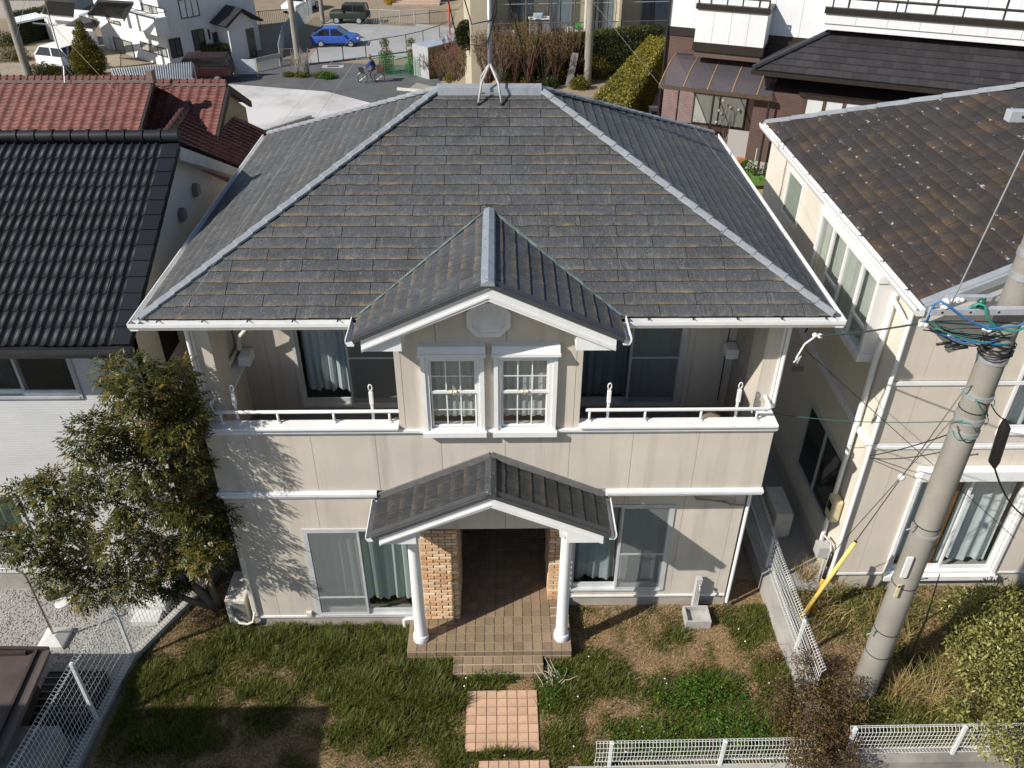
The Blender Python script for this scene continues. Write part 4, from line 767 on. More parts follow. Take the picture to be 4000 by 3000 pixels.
sw = MB().box(RX-.03, RX+.02, 5.55, 5.61, 4.55, 5.45).box(RX-.03, RX+.02, 6.40, 6.46, 4.55, 5.45).box(RX-.03, RX+.02, 5.61, 6.40, 5.39, 5.45).box(RX-.03, RX+.02, 5.61, 6.40, 4.55, 4.61).build('side_window', WHITE, RN)
MB().box(RX-.005, RX+.0, 5.61, 6.40, 4.61, 5.39).build('pane', mat('frosted_pane', (.20, .25, .22), .2, spec=.6), sw)
lw = MB().box(RX-.03, RX+.02, 1.35, 1.41, .95, 2.35).box(RX-.03, RX+.02, 3.0, 3.06, .95, 2.35).box(RX-.03, RX+.02, 1.41, 3.0, 2.29, 2.35).box(RX-.04, RX+.02, 1.41, 3.0, .93, 1.0).box(RX-.025, RX+.02, 2.17, 2.23, 1.0, 2.29).build('lower_side_window', mat('silver_frame', (.58, .60, .62), .4, metal=.3), RN)
MB().box(RX-.006, RX+.0, 1.41, 2.17, 1.0, 2.29).build('pane', mat('dark_pane', (.02, .02, .02), .08, spec=.6), lw); MB().box(RX-.012, RX-.006, 2.23, 3.0, 1.0, 2.29).build('pane', mat('dark_pane', (.02, .02, .02), .08), lw)
# roof: one slope falling to -x, gable towards the camera
REX, RZE, RSL = 5.64, 5.80, .5; RBK = 8.05; c3, s3 = 1/math.hypot(1, RSL), RSL/math.hypot(1, RSL)
RR = MB().add([(REX, .32, RZE), (12.5, .32, RZE+RSL*(12.5-REX)), (12.5, RBK-(12.5-REX), RZE+RSL*(12.5-REX)), (REX, RBK, RZE)], [(0,1,2,3)]).build('roof', mat('roof_felt', (.03, .03, .032), .9), RN)
slates(RR, (REX, 0, RZE), (0, 1, 0), (c3, 0, s3), 17, .30, 8.9, lambda k: [[(1, 0, -.34), (-1, -c3, RBK)]], SLATE2, e=.19, wd=.91, ph=.2, small=.02, jit=.004, rnd=random.Random(21))
hipcaps(RR, (REX-.0, RBK, RZE+.03), (REX+6.9, RBK-6.9, RZE+3.48), 18, .09, CAPG)
d = Vector((c3, 0, s3)); nrm = Vector((-s3, 0, c3)); top = Vector((REX, .33, RZE))
MB().prism([top+nrm*.04, top+d*6+nrm*.04, top+d*6-nrm*.06, top-nrm*.06], (0, -.05, 0)).prism([top+nrm*.041, top+d*6+nrm*.041, top+d*6+nrm*.041+Vector((0,.12,0)), top+nrm*.041+Vector((0,.12,0))], nrm*.012).build('verge_flashing', CAPG, RR)
b0 = top+Vector((0, .0, -.07)); MB().prism([b0, b0+d*6, b0+d*6+Vector((0,0,-.2)), b0+Vector((0,0,-.2))], (0, .04, 0)).build('barge_board', mat('cream_board', (.62, .60, .54), .6), RR)
MB().add([top+Vector((0,.05,-.08)), top+d*6+Vector((0,.05,-.08)), top+d*6+Vector((0,.46,-.08)), top+Vector((0,.46,-.08))], [(0,1,2,3)]).build('soffit', WTRIM, RR)
g = gutter(RN, (REX, .30, 5.79), (REX, RBK+.05, 5.79), (-1, 0, 0), n=9, wd=.11, ht=.1)
MB().box(REX+.02, RX+.03, .45, 7.9, 5.60, 5.64).build('eave_soffit', WTRIM, RN)
MB().tube([(RX-.02, RY-.04, 5.6), (RX-.02, RY-.04, .2)], .035, 8).build('downpipe', WHITE, RN, auto=50); MB().tube([(RX-.06, 1.25, 5.5), (RX-.06, 1.25, 3.2)], .05, 8).tube([(RX-.09, 1.25, 5.45), (RX-.09, .95, 5.40), (RX-.05, RY-.04, 5.3)], .035, 8).tube([(RX-.07, 1.25, 3.3), (RX-.07, 1.25, .6)], .04, 8).build('downpipe', WTRIM, RN, auto=50)
MB().box(RX-.17, RX-.001, 1.0, 1.26, 1.32, 1.78).build('meter_box', mat('cream_box', (.68, .58, .36), .5), RN, bevel=.04); MB().box(RX-.176, RX-.169, 1.06, 1.20, 1.52, 1.68).build('meter_dial', BLACK, RN)
gm = MB().box(RX-.26, RX-.06, .88, 1.08, .62, .86).tube([(RX-.10, .92, .6), (RX-.10, .92, .0)], .025, 7).tube([(RX-.16, 1.05, .86), (RX-.16, 1.05, 1.0), (RX-.1, .88, 1.0), (RX-.1, .80, .9), (RX-.1, .80, 0)], .022, 7).build('gas_meter', mat('meter_grey', (.45, .45, .43), .5), RN, bevel=.006)
def ac_unit(x0, x1, y0, y1, z0, z1, label, face):
    T = thing('ac_unit', ((x0+x1)/2, (y0+y1)/2, z0), label, 'air conditioner'); m = mat('ac_beige', (.66, .63, .55), .5, streak=.1)
    MB().box(x0, x1, y0, y1, z0+.06, z1).build('casing', m, T, bevel=.02); MB().box(x0+.05, x1-.05, y0+.04, y0+.12, z0, z0+.06).build('foot', WHITE, T); MB().box(x0+.05, x1-.05, y1-.12, y1-.04, z0, z0+.06).build('foot', WHITE, T)
    for i in range(12):
        z = z0+.14+i*(z1-z0-.2)/12
        if face == '-y': MB().box(x0+.10, x1-.03, y0-.014, y0-.002, z, z+.012).build('grille_bar', mat('grille_grey', (.16, .155, .14), .6), T)
        else: MB().box(x0-.014, x0-.002, y0+.08, y1-.2, z, z+.02).build('grille_bar', m, T)
    return T
ac_unit(5.12, 5.44, 1.95, 2.72, .02, .62, 'shaded air-conditioner unit between the low fence and the cream house wall', '-x')
T = ac_unit(-4.32, -3.98, .08, .72, .02, .62, 'beige air-conditioner unit at the house corner beside the tree trunk', '-y')
MB().box(-4.30, -4.24, .045, .078, .3, .5).build('valve_cover', mat('ac_beige', (.66, .63, .55), .5), T); MB().tube([(-4.2, .06, .22), (-4.12, -.02, .2), (-4.0, .0, .14), (-3.90, .0, .2), (-3.84, .01, .42)], .022, 7).build('pipe', mat('cream_plastic', (.66, .62, .55), .5), T, smooth=True)
MB().box(-3.87, -3.80, -.0, .049, .40, 2.30).build('pipe_cover', mat('cream_plastic', (.66, .62, .55), .5), HOUSE, bevel=.01)
# water tap with basin
TP = thing('garden_tap', (3.36, .05, 0), 'weathered grey tap post with square concrete basin by the right wall', 'garden tap')
b = MB(); x0, x1, y0, y1, z0, z1, t = 3.16, 3.57, -.07, .27, .0, .17, .03
b.box(x0, x1, y0, y0+t, z0, z1).box(x0, x1, y1-t, y1, z0, z1).box(x0, x0+t, y0+t, y1-t, z0, z1).box(x1-t, x1, y0+t, y1-t, z0, z1).box(x0+t, x1-t, y0+t, y1-t, z0, z0+.08).build('basin', mat('basin_grey', (.42, .41, .40), .85, (.30, .29, .27), 7, fine=.12), TP)
b = MB().box(3.32, 3.42, .28, .37, 0, .78)
for i in range(4): b.box(3.325+i*.024, 3.339+i*.024, .274, .282, .02, .70)
b.build('post', mat('post_grey', (.50, .49, .47), .8, (.40, .39, .38), 12), TP, bevel=.005); MB().tube([(3.37, .28, .66), (3.37, .22, .66), (3.37, .19, .63), (3.37, .19, .58)], .014, 7).ball((3.37, .23, .70), .022).build('tap', STEEL, TP, smooth=True)
# ------------------------------------------------------------ utility pole
PX, PY = 5.66, -1.26; UP = thing('utility_pole', (PX, PY, 0), 'tall concrete utility pole with steel bands and crossarms by the front wall', 'utility pole')
PCON = mat('pole_concrete', (.275, .258, .222), .85, (.21, .197, .17), 1.5, fine=.1, bscale=40, streak=.35)
MB().tube([(PX, PY, -.4), (PX, PY, 10.5)], .185, 28, r1=.125).build('shaft', PCON, UP, auto=60)
pr = lambda z: .185+(.125-.185)*(z+.4)/10.9
BAND = STEEL
for z, h in ((6.02, .10), (5.52, .07), (5.18, .09), (5.0, .07), (3.35, .05), (7.05, .08), (7.3, .08)): MB().lathe([(pr(z)+.002, 0), (pr(z)+.012, .004), (pr(z)+.012, h-.004), (pr(z)+.002, h)], (PX, PY, z), 28).build('steel_band', BAND, UP, auto=40)
for z in (3.5, 2.4, 1.45, .95, 5.35): MB().lathe([(pr(z)+.001, 0), (pr(z)+.006, .002), (pr(z)+.006, .012), (pr(z)+.001, .014)], (PX, PY, z), 24).build('tie_wire', mat('black_wire', (.012, .012, .013), .5), UP)
for i, z in enumerate((3.5, 2.4, 1.45, 4.6, 5.7)): 
    a = R(200) if i % 2 == 0 else R(10); v = Vector((math.cos(a), math.sin(a), 0)); MB().tube([(PX+v.x*pr(z), PY+v.y*pr(z), z), (PX+v.x*(pr(z)+.17), PY+v.y*(pr(z)+.17), z)], .009, 6).ball((PX+v.x*(pr(z)+.17), PY+v.y*(pr(z)+.17), z), .014).build('step_bolt', BAND, UP, smooth=True)
ARM = mat('painted_steel_arm', (.55, .57, .60), .45, (.48, .50, .53), 8, metal=.4)
def arm(z, x0, x1, y, s=.075):
    q = MB().box(x0, x1, y-s/2, y+s/2, z-s/2, z+s/2).build('crossarm', ARM, UP, bevel=.004)
    for i in range(3): x = x0+.12+i*.30; MB().lathe([(.012, 0), (.012, .003)], (0, 0, 0), 8).build('bolt_hole', BLACK, q) if False else MB().box(x-.012, x+.012, y-s/2-.002, y-s/2-.0005, z-.012, z+.012).build('bolt_hole', BLACK, q)
    return q
arm(6.76, 4.66, 6.6, PY-.19); arm(8.80, 4.80, 6.6, PY-.17, .10); arm(6.72, 5.0, 6.4, PY+.16, .06)
PORC = mat('porcelain', (.80, .80, .78), .2, spec=.6); GRNP = mat('green_insulator', (.02, .09, .06), .3)
def insul(x, y, z, m, r=.05, name='insulator'): MB().lathe([(r*.5, 0), (r, .01), (r, .03), (r*.6, .045), (r*.9, .055), (r*.9, .075), (r*.5, .1), (r*.3, .105)], (x, y, z), 14).build(name, m, UP, auto=50)
insul(4.80, PY-.19, 6.80, PORC); insul(5.18, PY-.19, 6.80, GRNP)
for x, y, z in ((4.66, PY-.12, 6.55), (5.02, PY-.1, 6.42), (5.06, PY+.1, 6.72), (5.10, PY+.1, 6.73), (5.35, PY-.15, 6.5)): MB().ball((x, y, z), .034, 10, (1, .7, .9)).ball((x+.05, y, z-.005), .034, 10, (1, .7, .9)).build('insulator', PORC, UP, smooth=True)
WBL, WGR, WBK = mat('blue_wire', (.05, .17, .42), .4), mat('green_wire', (.03, .28, .20), .4), mat('black_wire', (.012, .012, .013), .5)
def sag(p, q, s, n=10): p, q = Vector(p), Vector(q); return [p+(q-p)*(i/n)-Vector((0, 0, s*4*(i/n)*(1-i/n))) for i in range(n+1)]
rw = random.Random(9)
for m_, pts, r in ((WBL, [(4.66, PY-.2, 6.62), (4.67, PY-.22, 6.86), (4.72, PY-.23, 6.90), (4.80, PY-.25, 6.86), (5.0, PY-.26, 6.72), (5.3, PY-.27, 6.58), (5.6, PY-.28, 6.62), (5.9, PY-.28, 6.85)], .013),
                   (WGR, [(5.05, PY-.2, 6.78), (5.12, PY-.24, 6.87), (5.18, PY-.26, 6.86), (5.25, PY-.26, 6.72), (5.4, PY-.27, 6.58), (5.6, PY-.27, 6.55), (5.8, PY-.28, 6.66), (6.1, PY-.27, 6.8)], .013)):
    MB().tube(pts, r, 7).build('lead_wire', m_, UP, smooth=True)
for i in range(16):
    a = Vector((4.68+rw.random()*.2, PY-.1+rw.uniform(-.05, .1), 6.45+rw.random()*.12)); b = Vector((5.5+rw.random()*.2, PY-.15, 6.3+rw.random()*.3))
    MB().tube(sag(a, b, rw.uniform(-.06, .14)), rw.choice((.005, .006, .008)), 5).build('service_wire', (WBL, WGR, WBK, WBK)[i % 4], UP, smooth=True)
for i in range(3): MB().tube([(4.9+.1*i, PY-.12, 6.3-.03*i), (5.05+.1*i, PY-.13, 6.33-.03*i)], .017, 7).build('wire_splice', WBK, UP, smooth=True)
for i in range(10):                           # coils round the shaft
    z = 6.10+rw.random()*.2; MB().tube([(PX+(pr(z)+.02+.012*math.sin(k*1.3+i))*math.cos(k*.42), PY+(pr(z)+.02+.012*math.sin(k*1.3+i))*math.sin(k*.42), z+.03*math.sin(k*.42+i)) for k in range(16)], .006, 5).build('wire_coil', WBK, UP, smooth=True)
for i in range(8):
    z = 5.05+rw.random()*.55; a0 = rw.uniform(3.3, 6); MB().tube([(PX+(pr(z)+.03+.02*math.sin(k))*math.cos(a0+k*.25), PY+(pr(z)+.03+.02*math.sin(k))*math.sin(a0+k*.25), z+.1*math.sin(k*.5+i)-.04*k*.5) for k in range(7)], .005, 5).build('loose_wire', (WGR, WBK)[i % 2], UP, smooth=True)
SPL = MB().tube([(6.02, PY-.1, 5.25), (6.06, PY-.1, 5.13), (6.12, PY-.08, 4.60), (6.16, PY-.08, 4.5)], [.02, .065, .065, .02], 10); SPL.build('cable_closure', mat('black_closure', (.014, .013, .013), .5), UP, auto=50)
MB().tube(sag((5.86, PY, 5.4), (6.02, PY-.1, 5.25), .03), .008, 5).tube(sag((6.16, PY-.08, 4.5), (6.9, PY, 3.6), .1), .012, 6).build('closure_cable', WBK, UP, smooth=True)
lp_ = MB().tube([(PX-.10, PY-.19, 1.1), (PX-.10, PY-.19, 1.1001)], .01, 4); 
ps = onP(1940, 1278, (PX, PY-.2, 0), Vector((0, 1, 0)))
MB().box(ps.x-.03, ps.x+.03, PY-pr(1)-.012, PY-pr(1)+.0, ps.z-.13, ps.z+.13).build('number_plate', mat('cream_plate', (.66, .58, .36), .5), UP, bevel=.01); MB().box(ps.x-.015, ps.x+.015, PY-pr(1)-.016, PY-pr(1)-.0125, ps.z+.07, ps.z+.10).build('plate_slot', BLACK, UP)
MB().box(ps.x-.03, ps.x+.05, PY-pr(1.5)-.008, PY-pr(1.5)+.02, ps.z+.25, ps.z+.62).build('notice_plate', WHITE, UP)
# guy wires with insulator and yellow guard
gt = onZ(1848, 1170, 1.8); gb = onZ(1730, 1335, .1); dirn = (gt-gb).normalized(); topg = Vector((PX-.05, PY+.17, 5.55))
GU = thing('guy_guard', (gb.x, gb.y, 0), 'yellow and orange guard tube on a pole guy wire beside the mesh fence', 'guard tube')
MB().tube([gb, gt], .035, 12).build('guard_tube', mat('yellow_plastic', (.72, .55, .18), .4, (.66, .44, .10), 2), GU, smooth=True); MB().tube([gt-dirn*.0, gt+dirn*.004], .030, 10).build('tube_mouth', BLACK, GU)
WIRE = mat('steel_strand', (.16, .155, .15), .5, metal=.5)
mid = gt+(topg-gt)*.48; q = MB().tube([gt, topg], .0075, 6); tag(q.build('guy_wire', WIRE, None, smooth=True), 'steel guy wire with white ball insulator running from pole to yellow guard', 'wire'); 
MB().ball(tuple(mid), .055, 12, (1, .8, 1.1)).build('insulator', PORC, bpy.data.objects[q and 'guy_wire'], smooth=True)
g2b = onZ(1752, 1325, .1); g2t = onZ(1798, 1195, 1.5); GU2 = thing('guy_guard', (g2b.x, g2b.y, 0), 'orange and black striped guard tube behind the yellow one', 'guard tube')
for i in range(5): MB().tube([g2b+(g2t-g2b)*(i/5), g2b+(g2t-g2b)*((i+1)/5)], .03, 10).build('stripe', (mat('orange_stripe', (.62, .28, .02), .4), mat('black_stripe', (.02, .02, .02), .4))[(0, 1, 0, 1, 1)[i]], GU2, smooth=True)
g2m = onX(1825, 1112, 5.62); tag(MB().tube([g2t, g2t+(Vector((PX, PY+.1, 5.4))-g2t)*.98], .006, 5).build('guy_wire', WIRE, None, smooth=True), 'thinner steel guy wire running up from the striped guard', 'wire')
def wire(name, p, q, s, r, m, label, grp=None): return tag(MB().tube(sag(p, q, s, 14), r, 5).build(name, m, None, smooth=True), label, 'wire', grp)
hs = Vector((4.08, .02, 5.60))
HK = thing('service_bracket', tuple(hs), 'white service wire bracket under the right eave corner with loose wire ends', 'bracket'); MB().ball((hs.x+.06, hs.y-.04, hs.z), .035).ball((hs.x+.12, hs.y-.06, hs.z), .035).build('insulator', PORC, HK, smooth=True)
MB().tube([(hs.x+.08, hs.y-.05, hs.z), (hs.x-.05, hs.y-.06, hs.z-.12), (hs.x-.12, hs.y-.06, hs.z-.34), (hs.x-.1, hs.y-.06, hs.z-.42), (hs.x-.06, hs.y-.06, hs.z-.3), (hs.x-.14, hs.y-.06, hs.z-.40)], .012, 6).build('loose_end', PORC, HK, smooth=True); MB().box(hs.x-.16, hs.x, hs.y-.09, hs.y-.05, hs.z-.52, hs.z-.45).build('clamp', BLACK, HK); MB().tube([(hs.x-.06, .01, hs.z+.02), (hs.x-.02, .03, hs.z+.12)], .012, 6).build('hook', BLACK, HK)
wire('service_wire', (hs.x+.1, hs.y-.06, hs.z), (4.68, PY-.1, 6.56), .02, .011, mat('teal_wire', (.03, .06, .06), .5), 'dark green service cable from the right eave corner to the pole crossarm')
wire('service_wire', onX(1975, 1050, RX) if False else (RX, RY-.06, 3.0), (PX-.12, PY-.1, 5.1), .05, .008, WBK, 'upper black twisted cable from cream house corner to pole')
wire('service_wire', (RX+.02, RY-.06, 2.95), (PX-.14, PY-.05, 4.75), .06, .007, WBK, 'lower black twisted cable from cream house corner to pole')
wire('service_wire', (3.97, 1.5, 3.35), (PX-.15, PY-.12, 5.25), .12, .006, mat('green_cable', (.03, .12, .09), .5), 'thin green telephone cable from beside the balcony to the pole bands')
wire('service_wire', (3.9, .06, 5.5), (7.6, PY+.8, 2.4), .0, .005, WBK, 'thin black cable descending from the right eave across the pole')
wire('guy_wire', (4.86, PY-.2, 6.86), (5.05, PY-.25, 8.75), .0, .009, STEEL, 'bright twisted steel strand rising from crossarm to upper arm')
q = MB().bar((5.02, PY-.2, 8.65), (5.08, PY-.25, 9.1), .03, .05).ball((5.03, PY-.2, 8.62), .03).build('strand_clamp', STEEL, UP)
wire('service_wire', (REX+.1, .34, 5.86), (9, .33, 7.6), .0, .010, mat('teal_wire', (.03, .06, .06), .5), 'dark cable laid along the gable edge of the flaking brown roof')
# ------------------------------------------------------------ vegetation near the house
def vnoise(x, y, s, seed=0):                  # cheap value noise
    r = np.random.default_rng(seed); G = r.random((64, 64)); X = x*s+31.7; Y = y*s+17.3; i = np.floor(X).astype(int); j = np.floor(Y).astype(int); fx = X-i; fy = Y-j; fx = fx*fx*(3-2*fx); fy = fy*fy*(3-2*fy)
    g = lambda a, b: G[a % 64, b % 64]
    return (g(i, j)*(1-fx)+g(i+1, j)*fx)*(1-fy)+(g(i, j+1)*(1-fx)+g(i+1, j+1)*fx)*fy
def blobmask(x, y, blobs):
    m = np.zeros_like(x)
    for px, py, rx, ry, a in blobs:
        c = onZ(px, py, 0); m = np.maximum(m, a*np.clip(1.75-np.sqrt(((x-c.x)/(1.15*rx))**2+((y-c.y)/(1.2*ry))**2)-.55*vnoise(x, y, 2.7, 40)-.3*vnoise(x, y, 7, 41), 0, 1))
    return m
def clear(x, y, gap=.0):                      # keep plants off the paving and the house
    k = np.ones_like(x, bool)
    for x0, x1, y0, y1 in ((-1.36, 1.25, -.66, 1), (-.63, .80, -.98, -.6), (-.40, .67, -2.22, -1.22), (-.2, .8, -2.8, -2.36), (-3.87, -1.3, .04, 1), (1.2, 3.9, .4, 1.2), (3.14, 3.6, -.09, .4)):
        k &= ~((x > x0-gap) & (x < x1+gap) & (y > y0-gap) & (y < y1+gap))
    return k
def blades(n, box, dens, h0, h1, wd, m, name, lean=.5, tonefn=None, hmap=None):
    x = rng.uniform(box[0], box[1], n); y = rng.uniform(box[2], box[3], n); d = dens(x, y); k = (rng.random(n) < d) & clear(x, y); x, y, d = x[k], y[k], d[k]; n = len(x)
    h = rng.uniform(h0, h1, n)*(hmap(x, y, d) if hmap is not None else 1); a = rng.uniform(0, 6.283, n); l = rng.uniform(.1, lean, n)*h
    P = np.stack([x, y, np.full(n, .0)+.02*np.sin(x*2.1+1)*np.sin(y*1.7)], 1); D = np.stack([np.cos(a), np.sin(a), np.zeros(n)], 1); S = np.stack([-np.sin(a), np.cos(a), np.zeros(n)], 1)*(wd*rng.uniform(.6, 1.3, n))[:, None]
    Z = np.array([0, 0, 1.]); m1 = P+D*(l*.35)[:, None]+Z*(h*.6)[:, None]; t = P+D*l[:, None]+Z*h[:, None]
    V = np.stack([P-S, P+S, m1+S*.8, t, m1-S*.8], 1).reshape(-1, 3); i = np.arange(n)[:, None]*5
    F = np.concatenate([i+np.array([[0, 1, 2, 4]]), i+np.array([[4, 2, 3, 3]])]); F3 = np.concatenate([i+np.array([[0, 1, 2]]), i+np.array([[0, 2, 4]]), i+np.array([[4, 2, 3]])])
    tone = np.repeat(np.clip(tonefn(x, y, d) if tonefn is not None else rng.random(n), 0, 1), 5)
    return npmesh(name, V, F3, m, None, tone, 'stuff')
GREEN = leafmat('lawn_weed', (.035, .055, .009), (.20, .215, .04), (.44, .36, .12), .35)
DRY = leafmat('dry_grass', (.22, .15, .06), (.46, .34, .16), (.30, .17, .05), .2)
gb_ = [(620, 1390, .85, .35, .9), (760, 1400, 1.0, .5, 1), (830, 1480, 1.1, .55, 1), (940, 1500, .7, .5, 1), (860, 1580, .9, .4, .8), (470, 1420, .6, .4, .55), (380, 1480, .9, .5, .7), (330, 1560, 1.2, .5, .7), (560, 1520, .8, .4, .5), (960, 1640, .4, .2, .7), (1210, 1500, .35, .45, .9), (1270, 1440, .5, .25, .75), (1330, 1480, .4, .2, .5), (1220, 1600, .35, .3, .8), (1500, 1500, .75, .35, 1), (1560, 1570, .8, .4, 1), (1420, 1600, .6, .3, .9), (1450, 1380, .3, .2, .3), (1625, 1360, .35, .3, .8), (1640, 1330, .2, .5, .6), (1680, 1480, .3, .4, .8), (1050, 1468, .5, .08, .9), (1080, 1635, .6, .06, .8), (1300, 1640, .5, .2, .8)]
fg = lambda x, y: np.clip(blobmask(x, y, gb_)*(.55+.9*vnoise(x, y, 3.1, 2))*np.where(vnoise(x, y, 8, 5) > .22, 1, .35)+.30*vnoise(x, y, 5, 3)**2, 0, 1)
BOXY = (-5.6, 4.58, -2.6, .42)
blades(430000, BOXY, fg, .025, .12, .005, GREEN, 'lawn_weeds', 1.0, lambda x, y, d: rng.random(len(x))*.75+.25*vnoise(x, y, 4, 9)-.1*(d < .3), lambda x, y, d: .4+1.7*d*vnoise(x, y, 3, 8)+.3*d)
fd = lambda x, y: np.clip((1-.85*blobmask(x, y, gb_))*np.clip(.25+1.0*(vnoise(x, y, 2.2, 12)-.25), 0, 1), 0, 1)
blades(70000, BOXY, fd, .012, .045, .004, DRY, 'dry_grass', 1.6, lambda x, y, d: rng.random(len(x))*.6+.35*vnoise(x, y, 2, 4))
# broad-leaved clumps among the grass
def patch(n, blobs, sz, m, name, hh=.1, asp=.6):
    x = rng.uniform(BOXY[0], BOXY[1], n); y = rng.uniform(BOXY[2], BOXY[3], n); d = blobmask(x, y, blobs); k = (rng.random(n) < d) & clear(x, y); x, y, d = x[k], y[k], d[k]; n = len(x)
    P = np.stack([x, y, rng.random(n)*hh*(.3+d)], 1); D = unit(n); D[:, 2] = np.abs(D[:, 2])*.35; D /= np.linalg.norm(D, axis=1, keepdims=True); N = unit(n)*.5+np.array([0, 0, 1.]); V, F = leaves(P, D, N, sz*rng.uniform(.6, 1.3, n), sz*asp*rng.uniform(.6, 1.2, n)); return npmesh(name, V, F, m, None, np.repeat(rng.random(n), 4), 'stuff')
IVY = leafmat('broad_weed', (.025, .075, .01), (.09, .20, .02), (.26, .30, .03), .3)
patch(60000, [(1500, 1510, .75, .35, 1), (1570, 1580, .8, .4, 1), (1420, 1600, .6, .3, .8), (1190, 1510, .25, .35, .9), (1200, 1480, .2, .2, 1), (1050, 1468, .45, .06, .8)], .042, IVY, 'clover_patch', .2)
patch(7000, [(1390, 1610, .5, .15, 1), (1280, 1335, .3, .12, .35), (1320, 1345, .25, .1, .5), (1660, 1400, .2, .5, .4), (990, 1620, .25, .15, .4)], .03, leafmat('yellow_weed', (.20, .18, .02), (.45, .30, .03), (.5, .22, .02), .3), 'yellowing_weeds', .12)
x = rng.uniform(-.5, 4.5, 60); y = rng.uniform(-2.5, .3, 60); k = (blobmask(x, y, gb_) > .35) & clear(x, y); x, y = x[k], y[k]; q = MB()
for a, b in zip(x, y): q.ball((a, b, .12), .014, 6, (1, 1, .5))
stuff(q.build('white_flowers', mat('petal_white', (.8, .8, .78), .6), None))
patch(9000, [(500, 1380, .7, .3, .5), (1320, 1420, .8, .4, .35), (1600, 1400, .5, .4, .4), (800, 1600, 1.2, .3, .3), (430, 1600, 1.5, .4, .3)], .03, leafmat('leaf_litter', (.10, .05, .025), (.26, .14, .06), (.40, .26, .12), .1), 'leaf_litter', .03)
# bleached twigs by the step
q = MB(); rr = random.Random(4)
for i in range(16):
    a = rr.uniform(0, 6.28); l = rr.uniform(.08, .3); b = Vector((.92+rr.uniform(-.15, .18), -1.12+rr.uniform(-.12, .1), .06)); q.tube([b, b+Vector((math.cos(a)*l*.5, math.sin(a)*l*.4, .06)), b+Vector((math.cos(a+.3)*l, math.sin(a+.3)*l*.8, .10+rr.uniform(0, .22)))], .009, 5, r1=.004)
tag(stuff(q.build('dead_twigs', mat('bleached_twig', (.50, .42, .33), .8), None, smooth=True)), 'tangle of bleached dead twigs beside the tiled step', 'twigs')
d = onZ(600, 1392, .04); tag(MB().box(d.x-.07, d.x+.07, d.y-.04, d.y+.04, 0, .06).build('stone_block', mat('pale_stone', (.5, .47, .38), .9), None, bevel=.01), 'small pale stone block lying in the lawn under the left window', 'stone')
# ------------------------------------------------------------ tree by the left corner
BARK = mat('tree_bark', (.20, .165, .125), .9, (.13, .105, .08), 9, bump=.006, bscale=40)
LEAF = leafmat('evergreen_leaf', (.024, .038, .010), (.135, .128, .028), (.24, .15, .03), .28, .4)
TR = thing('tree', (-4.72, .52, 0), 'evergreen tree with narrow leaflets by the left house corner', 'tree')
cl = [(300, 835, 68), (378, 855, 52), (275, 930, 60), (375, 925, 65), (195, 955, 55), (320, 1000, 66), (418, 1000, 36), (120, 1055, 48), (55, 1065, 38), (215, 1035, 52), (150, 1115, 52), (295, 1085, 55), (400, 1085, 60), (468, 1110, 48), (75, 1165, 50), (165, 1195, 55), (255, 1175, 50), (360, 1185, 58), (448, 1185, 52), (488, 1150, 30), (195, 1262, 50), (288, 1262, 46), (372, 1250, 42), (20, 1180, 36), (110, 1235, 36), (240, 800, 30), (395, 805, 26), (415, 905, 34)]
cl3 = []; rr = random.Random(12)
for px, py, r in cl:
    Y = (-.15 if px < 340 else .12)+rr.uniform(-.4, .3); c = onY(px, py, Y); R_ = .93*r/1805*((c-CAM).dot(fw)); cl3.append((c, R_))
def limb(q, a, b, r0, r1, bend=.15):
    a, b = Vector(a), Vector(b); m = (a+b)/2+Vector((rr.uniform(-bend, bend), rr.uniform(-bend, bend), rr.uniform(0, bend)))
    pts = [a*(1-t)**2+m*2*t*(1-t)+b*t*t for t in (0, .25, .5, .75, 1)]; q.tube(pts, r0, 8, r1=r1)
q = MB(); base = Vector((-4.72, .52, -.05)); forks = [Vector((-4.95, .35, .75)), Vector((-4.60, .35, 1.0)), Vector((-5.35, .1, .9))]
limb(q, base, forks[0], .085, .06, .05); limb(q, base+Vector((.1, 0, 0)), forks[1], .07, .05, .05); limb(q, base+Vector((-.05, 0, 0)), forks[2], .06, .04, .05)
hubs = [Vector((-5.0, .05, 2.0)), Vector((-4.6, .05, 2.6)), Vector((-5.9, -.2, 1.8)), Vector((-4.9, .1, 3.5))]
limb(q, forks[0], hubs[0], .055, .035); limb(q, forks[1], hubs[1], .05, .03); limb(q, forks[2], hubs[2], .04, .025); limb(q, hubs[1], hubs[3], .03, .02)
for c, r in cl3:
    h = min(hubs+forks, key=lambda p: (p-c).length+.6*max(0, p.z-c.z)); limb(q, h, c, .018, .006, .2)
q.build('trunk', BARK, TR, smooth=True)
Ps, Ds, Ns, Ls, Ws, Ts = [], [], [], [], [], []
